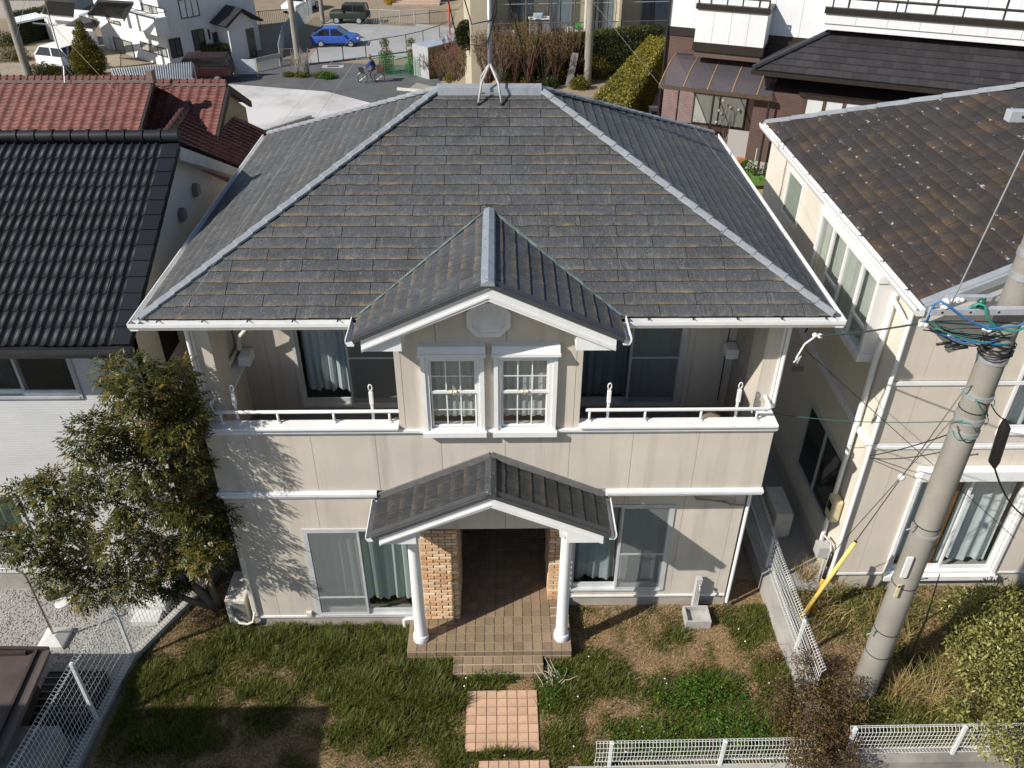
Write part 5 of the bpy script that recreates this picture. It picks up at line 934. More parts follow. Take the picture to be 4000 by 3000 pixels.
for c, r in cl3:
    n = int(165*(r/.28)**2); off = unit(n)*(rng.random((n, 1))**.42)*r*np.array([1.05, 1.25, .95]); P0 = np.array(c)+off
    D0 = off/(r)+unit(n)*.8+np.array([0, 0, .1]); D0 /= np.linalg.norm(D0, axis=1, keepdims=True)
    dn = -D0[:, 2]*.3; tone0 = np.clip(.45+.25*rng.normal(size=n)+.25*rr.uniform(-1, 1), 0, 1)
    up_ = np.array([0, 0, 1.])+unit(n)*.45; S0 = np.cross(D0, up_); S0 /= np.linalg.norm(S0, axis=1, keepdims=True)
    rl = rng.uniform(.07, .15, n)
    for kf, sd in ((.15, -1), (.15, 1), (.45, -1), (.45, 1), (.75, -1), (.75, 1), (1.0, 0)):
        P = P0+D0*(rl*kf)[:, None]-np.array([0, 0, .02])*(kf**2); D = D0*(.65 if sd else 1)+S0*sd*.8-np.array([0, 0, .25]); D /= np.linalg.norm(D, axis=1, keepdims=True)
        Ps.append(P); Ds.append(D); Ns.append(up_); Ls.append(rng.uniform(.055, .095, n)); Ws.append(rng.uniform(.018, .029, n)); Ts.append(np.clip(tone0+rng.normal(size=n)*.08, 0, 1))
V, F = leaves(*[np.concatenate(a) for a in (Ps, Ds, Ns, Ls, Ws)]); npmesh('crown', V, F, LEAF, TR, np.repeat(np.concatenate(Ts), 4))
# ------------------------------------------------------------ plants on the right
def leafbush(name, loc, label, clumps, dens, ln, wd, m, stems=True, cat='bush', group=None, up=.4, stem_m=None, squash=1.0, parent=None):
    T = parent or thing(name, loc, label, cat, group); P, D, N, A, B, Tn = [], [], [], [], [], []
    for c, r in clumps:
        n = int(dens*(r/.3)**2); off = unit(n)*(rng.random((n, 1))**.45)*r*np.array([1, 1, squash]); P.append(np.array(c)+off); d = off/r+unit(n)*.9+np.array([0, 0, up]); D.append(d/np.linalg.norm(d, axis=1, keepdims=True)); N.append(unit(n)*.7+np.array([0, 0, 1.])); A.append(rng.uniform(.7, 1.3, n)*ln); B.append(rng.uniform(.7, 1.3, n)*wd); Tn.append(np.clip(.5+rng.normal(size=n)*.25+rng.normal()*.1, 0, 1))
    V, F = leaves(*[np.concatenate(a) for a in (P, D, N, A, B)]); npmesh('foliage', V, F, m, T, np.repeat(np.concatenate(Tn), 4))
    if stems:
        q = MB(); b = Vector(loc); r2 = random.Random(len(name))
        for c, r in clumps:
            c = Vector(c); g = Vector((b.x+(c.x-b.x)*.4+r2.uniform(-.05, .05), b.y+(c.y-b.y)*.4, b.z-.02)); q.tube([g, (g+c)/2+Vector((r2.uniform(-.08, .08), r2.uniform(-.08, .08), .05)), c], .014, 5, r1=.004)
        q.build('stem', stem_m or BARK, T, smooth=True)
    return T
VAR = leafmat('variegated_leaf', (.09, .105, .02), (.40, .38, .12), (.60, .58, .28), .3)
vb = [(2080, 1310, 45, .3), (2160, 1300, 55, .2), (2100, 1370, 45, .0), (2170, 1390, 60, -.1), (2075, 1455, 36, -.4), (2130, 1450, 55, -.3), (2200, 1470, 60, -.4), (2060, 1530, 34, -.8), (2120, 1540, 55, -.9), (2195, 1540, 50, -1.0), (2080, 1390, 40, -.1), (2150, 1600, 45, -1.9), (2200, 1620, 50, -1.9)]
cs = []
for i_, (px, py, r, Y) in enumerate(vb): c = onZ(px, py, (.35, .6, .5, .75)[i_ % 4]+(.15 if px > 2120 else 0)); cs.append((c, r/1805*((c-CAM).dot(fw))))
leafbush('variegated_bush', (8.0, -.2, 0), 'large pale yellow-green variegated bush filling the corner beside the utility pole', cs, 420, .064, .027, VAR)
VINE = leafmat('russet_vine', (.055, .045, .014), (.17, .10, .04), (.22, .23, .04), .25)
vb = [(1700, 1530, 40, -1.6), (1740, 1490, 40, -1.5), (1790, 1500, 38, -1.5), (1760, 1560, 45, -1.8), (1710, 1590, 40, -2.1), (1770, 1620, 42, -2.2), (1810, 1560, 36, -1.8), (1830, 1600, 30, -2.1), (1740, 1430, 30, -1.2), (1780, 1440, 28, -1.1), (1800, 1640, 36, -2.3), (1760, 1650, 34, -2.4), (1720, 1650, 25, -2.4), (1690, 1480, 30, 0), (1670, 1420, 22, 0), (1820, 1520, 34, 0), (1850, 1540, 30, 0), (1800, 1590, 42, 0), (1740, 1610, 42, 0), (1700, 1560, 40, 0), (1780, 1530, 40, 0), (1850, 1480, 24, 0), (1830, 1650, 36, 0)]
cs = []
for i_, (px, py, r, Y) in enumerate(vb): c = onZ(px, py, (.3, .6, .45, .75, .2)[i_ % 5]); cs.append((c, r/1805*((c-CAM).dot(fw))))
T = leafbush('vine', (4.72, -1.8, 0), 'russet vine tangle overgrowing the fence corner below the utility pole', cs, 820, .034, .021, VINE, cat='vine')
q = MB(); rr = random.Random(31)
for i in range(320):
    c, r = rr.choice(cs); p = Vector(c)+Vector((rr.uniform(-r, r), rr.uniform(-r, r), rr.uniform(-r, r)*.6)); a = rr.uniform(0, 6.28); l = rr.uniform(.1, .35); q.tube([p, p+Vector((math.cos(a)*l*.5, math.sin(a)*l*.5, rr.uniform(-.02, .1))), p+Vector((math.cos(a+.5)*l, math.sin(a+.5)*l, rr.uniform(-.1, .08)))], .004, 4)
stuff(q.build('tendrils', mat('red_stem', (.12, .065, .045), .8), T, smooth=True))
# tall dry grass tufts behind the front wall
def tuft(name, c, n, h, label, m, spread=.35, group=None, wd=.006):
    a = rng.uniform(0, 6.283, n); l = rng.uniform(.3, 1.0, n)*h; b = np.array([c[0], c[1], c[2]])+np.stack([rng.normal(size=n)*spread*.3, rng.normal(size=n)*spread*.3, np.zeros(n)], 1)
    D = np.stack([np.cos(a), np.sin(a), np.zeros(n)], 1); S = np.stack([-np.sin(a), np.cos(a), np.zeros(n)], 1)*wd; V = []; k = rng.uniform(.4, 1.1, n)
    for t in (0, .33, .66, 1): V += [b+D*(l*k*t*t)[:, None]+np.array([0, 0, 1.])*(l*(t-.35*t*t*k))[:, None]+S*(1-t*.9), b+D*(l*k*t*t)[:, None]+np.array([0, 0, 1.])*(l*(t-.35*t*t*k))[:, None]-S*(1-t*.9)]
    V = np.stack(V, 1).reshape(-1, 3); i = np.arange(n)[:, None]*8; F = np.concatenate([i+np.array([[0, 1, 3, 2]]), i+np.array([[2, 3, 5, 4]]), i+np.array([[4, 5, 7, 6]])]); o = npmesh(name, V, F, m, None, np.repeat(rng.random(n), 8), 'stuff'); return tag(o, label, 'grass', group)
STRAW = leafmat('straw', (.20, .13, .05), (.48, .36, .15), (.62, .52, .27), .25)
for i, (px, py, n, h) in enumerate(((1950, 1500, 190, .75), (2010, 1520, 160, .65), (1960, 1400, 140, .6), (1900, 1345, 110, .5), (1790, 1330, 110, .5), (1740, 1240, 90, .5), (1800, 1260, 80, .45), (2040, 1480, 90, .6))):
    c = onZ(px, py, .05); tuft('dry_grass_tuft', (c.x, c.y, .02), n, h, 'arching straw-coloured grass tuft in the weedy strip beside the pole', STRAW, group='straw grass tufts by the pole')
x0 = (4.82, 9.5, -2.2, .7)
blades(40000, x0, lambda x, y: np.clip(.05+.6*vnoise(x, y, 1.5, 22), 0, 1), .03, .11, .006, DRY, 'dry_undergrowth', 1.5)
blades(70000, x0, lambda x, y: np.clip(1.3*vnoise(x, y, 1.7, 23)-.25, 0, 1), .03, .15, .007, GREEN, 'green_undergrowth', 1.2)
tag(MB().tube([onZ(1960, 1430, .05), onY(2000, 1340, -.6), onY(2030, 1240, -.5)], .02, 6, r1=.008).tube([onZ(1965, 1430, .05), onY(2040, 1360, -.6), onY(2090, 1290, -.4)], .014, 6, r1=.005).tube([onY(2000, 1340, -.6), onY(2060, 1300, -.5), onY(2110, 1265, -.4)], .008, 5, r1=.003).build('bare_shrub', mat('dark_branch', (.10, .075, .055), .9), None, smooth=True), 'bare dark shrub branches rising beside the utility pole base', 'shrub')
x = rng.uniform(4.85, 9.3, 26000); y = rng.uniform(-2.2, .65, 26000); k = rng.random(26000) < np.clip(1.5*vnoise(x, y, 2.1, 61)-.45, 0, 1); x, y = x[k], y[k]; n = len(x); P = np.stack([x, y, rng.random(n)*.22], 1); D = unit(n); D[:, 2] = np.abs(D[:, 2]); V, F = leaves(P, D, unit(n)*.6+np.array([0, 0, 1.]), rng.uniform(.025, .06, n), rng.uniform(.015, .03, n)); npmesh('mixed_scrub', V, F, leafmat('scrub_leaf', (.045, .06, .012), (.17, .15, .04), (.30, .24, .07), .3), None, np.repeat(rng.random(n), 4), 'stuff')
# loose stones in the gravel yard
n = 9000; x = rng.uniform(-9.5, -4.95, n); y = rng.uniform(-1.9, .9, n); k = x < np.interp(y, [-3.4, -1.62, -.55, .33, .95], [-6.02, -5.88, -5.77, -5.36, -5.0]); x, y = x[k], y[k]; n = len(x); s = rng.uniform(.008, .02, n)[:, None, None]
oct_ = np.array([[1, 0, 0], [0, 1, 0], [-1, 0, 0], [0, -1, 0], [0, 0, .7], [0, 0, -.4]]); V = (oct_[None]*s*rng.uniform(.7, 1.3, (n, 6, 1))+np.stack([x, y, np.full(n, .008)], 1)[:, None, :]).reshape(-1, 3)
F = np.array([[0, 1, 4], [1, 2, 4], [2, 3, 4], [3, 0, 4]]); F = (np.arange(n)[:, None, None]*6+F[None]).reshape(-1, 3)
npmesh('gravel_stones', V, F, leafmat('pebble', (.16, .155, .15), (.42, .40, .38), (.55, .5, .45), 0), None, np.repeat(rng.random(n), 6), 'stuff')
# ------------------------------------------------------------ walls measured from the photo
class WF:
    """a vertical wall through P with direction d (to the right seen from outside); boxes are given along / outward / up"""
    def __init__(s, P, d, shift=0):
        s.d = Vector((d[0], d[1], 0)).normalized(); s.n = Vector((s.d.y, -s.d.x, 0)); s.P = Vector(P)+s.n*shift
        s.M = Matrix(((s.d.x, s.n.x, 0, s.P.x), (s.d.y, s.n.y, 0, s.P.y), (0, 0, 1, 0), (0, 0, 0, 1)))
    def at(s, px, py): p = onP(px, py, s.P, s.n); return (p-s.P).dot(s.d), p.z
    def rect(s, a, b): (u0, z0), (u1, z1) = s.at(*a), s.at(*b); return min(u0, u1), max(u0, u1), min(z0, z1), max(z0, z1)
    def mb(s): return MB(s.M)
    def box(s, name, m, parent, u0, u1, z0, z1, o0=0, o1=.05, bevel=0): return s.mb().box(u0, u1, o0, o1, z0, z1).build(name, m, parent, bevel=bevel)
    def win(s, parent, u0, u1, z0, z1, fm, pm, n=2, o=.05, fr=.05, cm=None, name='window'):
        f = s.mb().box(u0, u0+fr, 0, o, z0, z1).box(u1-fr, u1, 0, o, z0, z1).box(u0+fr, u1-fr, 0, o, z1-fr, z1).box(u0+fr, u1-fr, 0, o, z0, z0+fr).build(name, fm, parent)
        for i in range(n):
            a, b = u0+fr+(u1-u0-2*fr)*i/n, u0+fr+(u1-u0-2*fr)*(i+1)/n
            if i: s.mb().box(a-.02, a+.02, .004, o-.006, z0+fr, z1-fr).build('mullion', fm, f)
            s.mb().box(a+(.02 if i else 0), b-(.02 if i < n-1 else 0), -.01, .012, z0+fr, z1-fr).build('pane', pm if not isinstance(pm, (list, tuple)) else pm[i % len(pm)], f)
        return f
cA = lambda x, y: (x/1.813/1.80832, y/1.813/1.80832); cB = lambda x, y: ((600+x/1.813)/1.80832, y/1.813/1.80832); cC = lambda x, y: ((1100+x/1.813)/1.80832, y/1.813/1.80832); cD = lambda x, y: ((1750+x/1.411)/1.80832, y/1.411/1.80832); cE = lambda x, y: ((2500+x/1.19)/1.80832, y/1.19/1.80832); cF = lambda x, y: ((3000+x/2.212)/1.80832, y/2.212/1.80832)
DGL = mat('dark_window', (.03, .035, .038), .1, (.06, .065, .065), 3, spec=.6); CGL = mat('curtained_pane', (.36, .36, .33), .25, (.26, .27, .25), 2, spec=.5, sc3=(9, 9, .6)); WSH = mat('white_shutter', (.72, .72, .71), .5)
BRF = mat('bronze_frame', (.035, .028, .024), .4, metal=.2); FARW = mat('far_white_wall', (.66, .66, .655), .8, (.60, .60, .60), 1.2, streak=.2)
DKT = mat('far_dark_roof', (.042, .045, .05), .7, (.03, .032, .036), 2, bump=.02, bscale=9)
GZ = -4.0
def pr2(p, z): return Vector((p.x, p.y, z))
# ------------------------------------------------------------ white house at the back left
C0 = onZ(371, 148, GZ); an = R(48); dA = Vector((math.cos(an), math.sin(an), 0)); dB = Vector((-dA.y, dA.x, 0))
WH = thing('house', tuple(C0), 'white two-storey house with dark roofs and corner balcony beyond the gravel lot', 'house')
WR = WF(C0, dA); WL = WF(C0+dB*12, -dB)     # right (shaded) wall, left (sunlit) wall
lu = lambda px, py: WL.at(px, py)
uC = 12.0; uL = WL.at(*cA(735, 300))[0]; uW = WL.at(*cA(375, 140))[0]
zE = WL.at(*cA(880, 132))[1]
WL.mb().box(uL, uC, -7.5, 0, GZ-1, GZ+6.6).build('wall', FARW, WH)
rr_ = WR.at(*cB(505, 360))[0]
def px_win(w, a, b, *k, **kw): u0, u1, z0, z1 = w.rect(a, b); return w.win(WH, u0, u1, z0, z1, *k, **kw)
px_win(WL, cA(800, 258), cA(965, 430), BRF, CGL, 2); u0, u1, z0, z1 = WL.rect(cA(732, 252), cA(812, 418)); WL.box('shutter_box', WSH, WH, u0, u1, z0, z1, 0, .12)
px_win(WL, cA(992, 290), cA(1192, 408), BRF, CGL, 3); px_win(WL, cA(762, 128), cA(858, 182), BRF, CGL, 2)
px_win(WR, cB(102, 278), cB(212, 398), BRF, DGL, 2); px_win(WR, cB(264, 215), cB(378, 345), BRF, DGL, 2); px_win(WR, cB(380, 208), cB(404, 278), BRF, DGL, 1); px_win(WR, cB(412, 232), cB(478, 290), BRF, DGL, 1); px_win(WR, cB(168, 0), cB(328, 112), BRF, WSH, 3)
px_win(WL, cA(1000, 20), cA(1180, 135), BRF, [CGL, CGL, WSH], 3)
# balcony at the corner
WB_ = WF(C0+dB*12, -dB, 1.0); u0, u1, z0, z1 = WB_.rect(cA(890, 140), cA(1165, 270)); z1 = WB_.at(*cA(1150, 150))[1]; bal = WL.mb().box(u0, uC+.9, 0.02, 1.0, z0, z1).build('balcony', FARW, WH); WL.mb().box(u0-.03, uC+.95, .9, 1.04, z1, z1+.06).build('balcony_cap', BRF, bal); WL.mb().tube([(u0, .97, z1+.3), (uC+.9, .97, z1+.3)], .025, 6).tube([(uC+.9, .97, z1+.3), (uC+.9, 0, z1+.3)], .025, 6).build('rail', BRF, bal)
# low roofs to the left
u0 = WL.at(*cA(300, 90))[0]; z0 = zE-.5
def slab(w, pts, th, m, name, parent): return w.mb().prism(pts, (0, 0, -th)).build(name, m, parent)
def proof(name, ea, eb, ta, tb, z, rise, wallname):
    A, B = onZ(*cA(*ea), z), onZ(*cA(*eb), z); C, D = onZ(*cA(*tb), z+rise), onZ(*cA(*ta), z+rise)
    MB().prism([A, B, C, D], (0, 0, -.14)).build(name, DKT, WH); MB().bar(A+Vector((0, -.05, -.08)), B+Vector((0, -.05, -.08)), .12, .14).build('gutter', WSH, WH)
    if wallname: o = Vector((.1, .55, 0)); a_, b_ = A+o, B+o; MB().prism([(a_.x, a_.y, GZ-1), (b_.x, b_.y, GZ-1), (b_.x+.2, b_.y+1.6, GZ-1), (a_.x+.2, a_.y+1.6, GZ-1)], (0, 0, z+.9-GZ)).build(wallname, FARW, WH)
proof('low_roof', (612, 102), (878, 134), (690, -5), (945, 10), GZ+3.5, 1.3, None)
proof('porch_roof', (458, 182), (660, 205), (575, 112), (705, 150), GZ+2.5, .7, None)
proof('wing_roof', (292, 88), (518, 108), (330, -10), (525, 5), GZ+3.0, 1.4, 'wing_wall')
wg0, wg1 = onZ(*cA(372, 285), GZ), onZ(*cA(590, 315), GZ); wg = WF(wg0, wg1-wg0); u0, u1, z0, z1 = wg.rect(cA(455, 150), cA(580, 290)); wg.mb().box(-.3, (wg1-wg0).length+1.0, -.6, -.02, GZ-1, z1+.35).build('wing_front_wall', FARW, WH); wg.win(WH, u0, u1, z0, z1, BRF, CGL, 3); u0, u1, z0, z1 = wg.rect(cA(380, 140), cA(445, 285)); wg.box('shutter_box', WSH, WH, u0, u1, z0, z1, 0, .15)
# entrance porch with a small dark gable roof on the right wall
u0 = WR.at(*cB(400, 200))[0]; zp = GZ+2.5; u1 = u0+3.0
WR.mb().box(u0+.5, u0+2.6, .02, 1.5, GZ-.5, zp).build('entrance_wall', FARW, WH); WR.mb().box(u0+1.9, u0+2.55, 1.505, 1.55, GZ-.4, GZ+2.0).build('entrance_door', DGL, WH)
um = (u0+.5+u0+2.6)/2
WR.mb().prism([(u0+.1, 2.1, zp-.1), (um, 2.1, zp+.85), (um, 2.1, zp+1.0), (u0-.05, 2.1, zp+.02)], (0, -2.0, 0)).prism([(u0+3.0, 2.1, zp-.1), (um, 2.1, zp+.85), (um, 2.1, zp+1.0), (u0+3.15, 2.1, zp+.02)], (0, -2.0, 0)).build('entrance_roof', mat('far_black_roof', (.018, .018, .02), .6), WH)
WR.mb().prism([(u0+.5, 1.5, zp), (u0+2.6, 1.5, zp), (um, 1.5, zp+.85)], (0, -1.4, 0)).build('entrance_gable', FARW, WH)
# ------------------------------------------------------------ grey-roofed house and carport, far left edge
P = onZ(15, 60, GZ); FH = thing('house', tuple(P), 'grey tiled house behind the clipped hedge at the far left', 'house')
MB().box(P.x-12, P.x+3, P.y+4, P.y+11, GZ-1, GZ+3).build('wall', mat('far_grey_wall', (.45, .43, .40), .8), FH)
hr = MB()
for i in range(24): hr.add([(P.x-12, P.y+3+i*.22, GZ+3+i*.11), (P.x+3.6, P.y+3+i*.22, GZ+3+i*.11), (P.x+3.6, P.y+3.24+i*.22, GZ+3.05+i*.11), (P.x-12, P.y+3.24+i*.22, GZ+3.05+i*.11)], [(0,1,2,3)])
hr.build('roof', DKT, FH)
cp0 = onZ(70, 55, GZ+2.3); CP = thing('carport', (cp0.x, cp0.y, GZ), 'white flat carport roof on thin posts beside the clipped hedge', 'carport')
A_, B_, C_, D_ = [onZ(*cA(*p), GZ+2.3) for p in ((85, 178), (330, 128), (255, 100), (75, 140))]
MB().prism([A_, B_, C_, D_], (0, 0, .12)).build('roof', WHITE, CP)
for a in (A_, B_, D_): MB().tube([(a.x, a.y+.2, GZ-.2), (a.x, a.y+.2, GZ+2.3)], .05, 6).build('post', STEEL, CP)
# ------------------------------------------------------------ hedges
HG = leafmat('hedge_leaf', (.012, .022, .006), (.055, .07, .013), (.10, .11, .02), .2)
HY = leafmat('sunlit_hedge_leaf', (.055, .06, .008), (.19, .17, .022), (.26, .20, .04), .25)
def hedge(label, poly, z0, z1, m, n, ln=.07, slope=None, cat='hedge', core=(.012, .02, .006)):
    T = thing('hedge', (poly[0][0], poly[0][1], z0), label, cat); P = [Vector((x, y, 0)) for x, y in poly]; zz = slope or (lambda p: z1)
    zb = z0; N = len(P); c = sum(P, Vector())/N; ins = [p+(c-p).normalized()*.06 for p in P]
    V = [Vector((p.x, p.y, zb)) for p in ins]+[Vector((p.x, p.y, zz(p)-.05)) for p in ins]
    MB().add(V, [tuple(range(N, 2*N)), tuple(range(N-1, -1, -1))]+[(i, (i+1) % N, N+(i+1) % N, N+i) for i in range(N)]).build('branches', mat('hedge_core%s' % str(core), core, .9), T)
    quads = [([Vector((P[i].x, P[i].y, zb)), Vector((P[(i+1) % N].x, P[(i+1) % N].y, zb)), Vector((P[(i+1) % N].x, P[(i+1) % N].y, zz(P[(i+1) % N]))), Vector((P[i].x, P[i].y, zz(P[i])))]) for i in range(N)]
    if N == 4: quads.append([Vector((p.x, p.y, zz(p))) for p in P])
    ar = [((q[1]-q[0]).cross(q[3]-q[0])).length for q in quads]; tot = sum(ar); PP, NN = [], []
    for q, a in zip(quads, ar):
        k = int(n*a/tot); u, v = rng.random((k, 1)), rng.random((k, 1)); q = [np.array(x) for x in q]; p = (q[0]*(1-u)+q[1]*u)*(1-v)+(q[3]*(1-u)+q[2]*u)*v; nr = np.cross(q[1]-q[0], q[3]-q[0]); nr = nr/np.linalg.norm(nr)
        ctr = np.array(c)+np.array([0, 0, (z0+z1)/2]); nr = nr if np.dot(nr, q[0]-ctr) > 0 else -nr
        p = p+nr*rng.normal(size=(k, 1))*.05; PP.append(p); NN.append(np.repeat(nr[None], k, 0))
    PP, NN = np.concatenate(PP), np.concatenate(NN); k = len(PP); D = NN*.5+unit(k)*.8; D /= np.linalg.norm(D, axis=1, keepdims=True); t = np.clip(.5+rng.normal(size=k)*.2+.5*(vnoise(PP[:, 0]+PP[:, 2], PP[:, 1], 1.3, 3)-.5), 0, 1)
    V, F = leaves(PP, D, NN+unit(k)*.4, ln*rng.uniform(.6, 1.3, k), ln*.55*rng.uniform(.6, 1.3, k)); npmesh('foliage', V, F, m, T, np.repeat(t, 4)); return T
q1, q2, q3 = onZ(*cA(135, 290), GZ), onZ(*cA(375, 280), GZ), onZ(*cA(375, 160), GZ)
q1 = onZ(*cA(140, 320), GZ); q2 = onZ(*cA(385, 265), GZ); hedge('dark clipped hedge beside the carport of the grey house', [(q1.x, q1.y), (q2.x, q2.y), (q2.x-.5, q2.y+1.4), (q1.x-.5, q1.y+1.4)], GZ, GZ+2.1, HG, 5000, .12)
q1 = onZ(*cB(262, 440), GZ); q2 = onZ(*cB(520, 440), GZ); hedge('low clipped hedge along the shaded wall of the white house', [(q1.x, q1.y), (q2.x, q2.y), (q2.x+.7, q2.y+1.1), (q1.x+.7, q1.y+1.1)], GZ, GZ+1.1, HY, 3000, .10)
hB = lambda p: 2.0
eb = [onZ(*p, 2.0) for p in ((1283, 210), (1352, 232), (1441, 84), (1404, 78))]
hedge('long flat-topped hedge running back beside the brown house, sunlit yellow on top', [(p.x, p.y) for p in eb], .0, 2.0, leafmat('golden_hedge_leaf', (.10, .095, .012), (.34, .29, .04), (.42, .32, .07), .3), 26000, .085)
h0 = onY(1078, 92, 33.6); h1 = onY(1425, 55, 36.0); zb = onY(1150, 172, 33.6).z
HA = hedge('dark green tall hedge below the apartment balconies', [(h0.x, 33.4), (h1.x, 35.4), (h1.x+.2, 36.3), (h0.x, 34.3)], zb, h0.z, leafmat('rough_hedge_leaf', (.02, .03, .008), (.10, .105, .022), (.16, .12, .04), .25), 24000, .085, slope=lambda p: h0.z+(h1.z-h0.z)*(p.x-h0.x)/(h1.x-h0.x))
# ------------------------------------------------------------ red tiled house behind the black roof
RT = mat('red_roof_tile', (.17, .056, .043), .65, (.115, .040, .032), 2.5, rnd=.25, fine=.1, col3=(.14, .07, .055), s3=5, m3=(.55, .7))
RH_ = thing('house', (-15, 20, -2.2), 'old house with faded red wavy roof tiles behind the black-tiled roof', 'house')
ZRR = 2.75; ra, rb = onZ(0, 178, ZRR), onZ(329, 176, ZRR); yr = (ra.y+rb.y)/2
def redroof(parent, O, u, wv, ncol, nrow, name='roof_tile', keep=None, lim=300):
    O, u, wv = Vector(O), Vector(u).normalized(), Vector(wv).normalized(); nn = u.cross(wv)
    if nn.z < 0: nn = -nn
    tw_, tl = .36, .18
    fn = lambda a, b: (a*tw_, b*(tl+.04), .045*max(0, math.cos((a-.15)*math.pi*1.6))**1.2*(1 if a < .48 else 0)+.028-.03*b-.012*math.sin(math.pi*a))
    g = MB().grid(fn, 7, 1); k = len(g.v); g.v += [(x, y, z-.035) for x, y, z in g.v[:8]]; g.f += [(k+i, k+i+1, i+1, i) for i in range(7)]; me = g.mesh('roof_tile', RT, True); rest = MB(); c = 0
    M3 = Matrix(((u.x, wv.x, nn.x, 0), (u.y, wv.y, nn.y, 0), (u.z, wv.z, nn.z, 0), (0, 0, 0, 1)))
    for r in range(nrow):
        for i in range(ncol):
            p = O+u*(i*tw_)+wv*(r*tl)
            if keep and not keep(p): continue
            if c < lim: piece(name, me, parent, Matrix.Translation(p) @ M3); c += 1
            else: M4 = Matrix.Translation(p) @ M3; rest.add([M4 @ Vector(v) for v in g.v], g.f)
    if rest.v: stuff(rest.build('roof_tiles', RT, parent, smooth=True))
def ridge(parent, p, q, n, m, r=.09, h=.22):
    p, q = Vector(p), Vector(q); d = q-p
    b = MB().bar(p+Vector((0, 0, h*.35)), q+Vector((0, 0, h*.35)), .18, h*.5).bar(p+Vector((0,0,h*.1)), q+Vector((0,0,h*.1)), .24, h*.25).build('ridge_course', mat('ridge_grey', (.16, .105, .09), .8, (.22, .17, .15), 9), parent)
    for i in range(n): a = p+d*(i/n); e = p+d*((i+1)/n); MB().tube([a+Vector((0, 0, h*.65)), e+Vector((0, 0, h*.62))], r, 8).tube([a+Vector((0, 0, h*.67)), a+d.normalized()*.06+Vector((0, 0, h*.67))], r*1.25, 8).build('ridge_tile', m, b, auto=40)
w_ = Vector((0, .894, .447)); nr_ = 22
RRF = MB().add([(ra.x-1, yr-nr_*.18*.894, ZRR-.1-nr_*.18*.447), (rb.x, yr-nr_*.18*.894, ZRR-.1-nr_*.18*.447), (rb.x, yr, ZRR-.1), (ra.x-1, yr, ZRR-.1), (ra.x-1, yr+4, ZRR-2), (rb.x, yr+4, ZRR-2)], [(0,1,2,3), (3,2,5,4)]).build('main_roof', RT, RH_)
ncol = int((rb.x-ra.x+1)/.36); redroof(RRF, (rb.x-.36*ncol, yr-nr_*.18*.894, ZRR-nr_*.18*.447), (1, 0, 0), w_, ncol, nr_)
ridge(RRF, (ra.x-1, yr, ZRR+.0), (rb.x, yr, ZRR+.0), 26, RT)
MB().box(rb.x-.12, rb.x+.12, yr-.16, yr+.16, ZRR, ZRR+.42).build('ridge_end', mat('ridge_grey', (.16, .105, .09), .8), RRF); MB().prism([(rb.x, yr-nr_*.18*.894, ZRR-nr_*.18*.447-.2), (rb.x, yr, ZRR-.15), (rb.x, yr, ZRR+.02), (rb.x, yr-nr_*.18*.894, ZRR-nr_*.18*.447)], (.1, 0, 0)).build('barge_board', mat('tarred_board', (.02, .016, .014), .7), RRF)
# lower right block
Z2 = 2.15; sa_, sb_ = onZ(357, 185, Z2), onZ(490, 183, Z2); y2 = (sa_.y+sb_.y)/2
R2 = MB().add([(sa_.x-1, y2-3.5, Z2-1.85), (sb_.x, y2-3.5, Z2-1.85), (sb_.x, y2, Z2-.1), (sa_.x-1, y2, Z2-.1), (sa_.x-1, y2+2.6, Z2-1.4), (sb_.x, y2+2.6, Z2-1.4)], [(0,1,2,3), (3,2,5,4)]).build('side_roof', RT, RH_)
n2_ = int((sb_.x-sa_.x+1)/.36); redroof(R2, (sb_.x-.36*n2_, y2-19*.161, Z2-19*.0805), (1, 0, 0), w_, n2_, 19, lim=160); ridge(R2, (sa_.x-.4, y2, Z2), (sb_.x, y2, Z2), 9, RT)
MB().prism([(sb_.x, y2+2.6, Z2-1.35), (sb_.x, y2, Z2+.0), (sb_.x, y2-3.4, Z2-1.7), (sb_.x, y2-3.4, Z2-1.95), (sb_.x, y2, Z2-.3), (sb_.x, y2+2.6, Z2-1.6)], (.12, 0, 0)).build('verge', mat('tarred_board', (.02, .016, .014), .7), R2)
MB().prism([(sb_.x-.25, y2+2.2, -3), (sb_.x-.25, y2-3, -3), (sb_.x-.25, y2-3, Z2-1.7), (sb_.x-.25, y2, Z2-.35), (sb_.x-.25, y2+2.2, Z2-1.5)], (.2, 0, 0)).build('gable_wall', mat('ochre_wall', (.33, .29, .20), .9), RH_)
# front wing with its ridge coming towards the camera
Z3 = 1.55; wa, wb = onZ(422, 212, Z3), onZ(372, 280, Z3); dv = (wb-wa).normalized(); sd = Vector((-dv.y, dv.x, 0)); sd = sd if sd.x > 0 else -sd; W3 = (sd*.88+Vector((0, 0, -.475)))
L3 = (wb-wa).length+2.6; F3 = MB().add([wa, wa+dv*L3, wa+dv*L3+W3*3.6, wa+W3*3.6, wa-sd*2.6+Vector((0, 0, -1.4)), wa+dv*L3-sd*2.6+Vector((0, 0, -1.4))], [(0,1,2,3), (0,4,5,1)]).build('wing_roof', RT, RH_)
redroof(F3, wa+W3*3.55+dv*L3, -dv, -W3, int(L3/.36), 20, lim=200); redroof(F3, wa-sd*1.4+Vector((0, 0, -.75))+dv*0, dv, sd*.88+Vector((0, 0, .475)), int(L3/.36), 8, lim=60); ridge(F3, wa, wa+dv*L3, 14, mat('dark_ridge_tile', (.10, .045, .038), .6), .1, .26)
MB().ball(tuple(wa+dv*.2+Vector((0, 0, .2))), .16, 10, (1, .7, 1)).build('ridge_end', mat('ridge_grey', (.16, .105, .09), .8), F3)
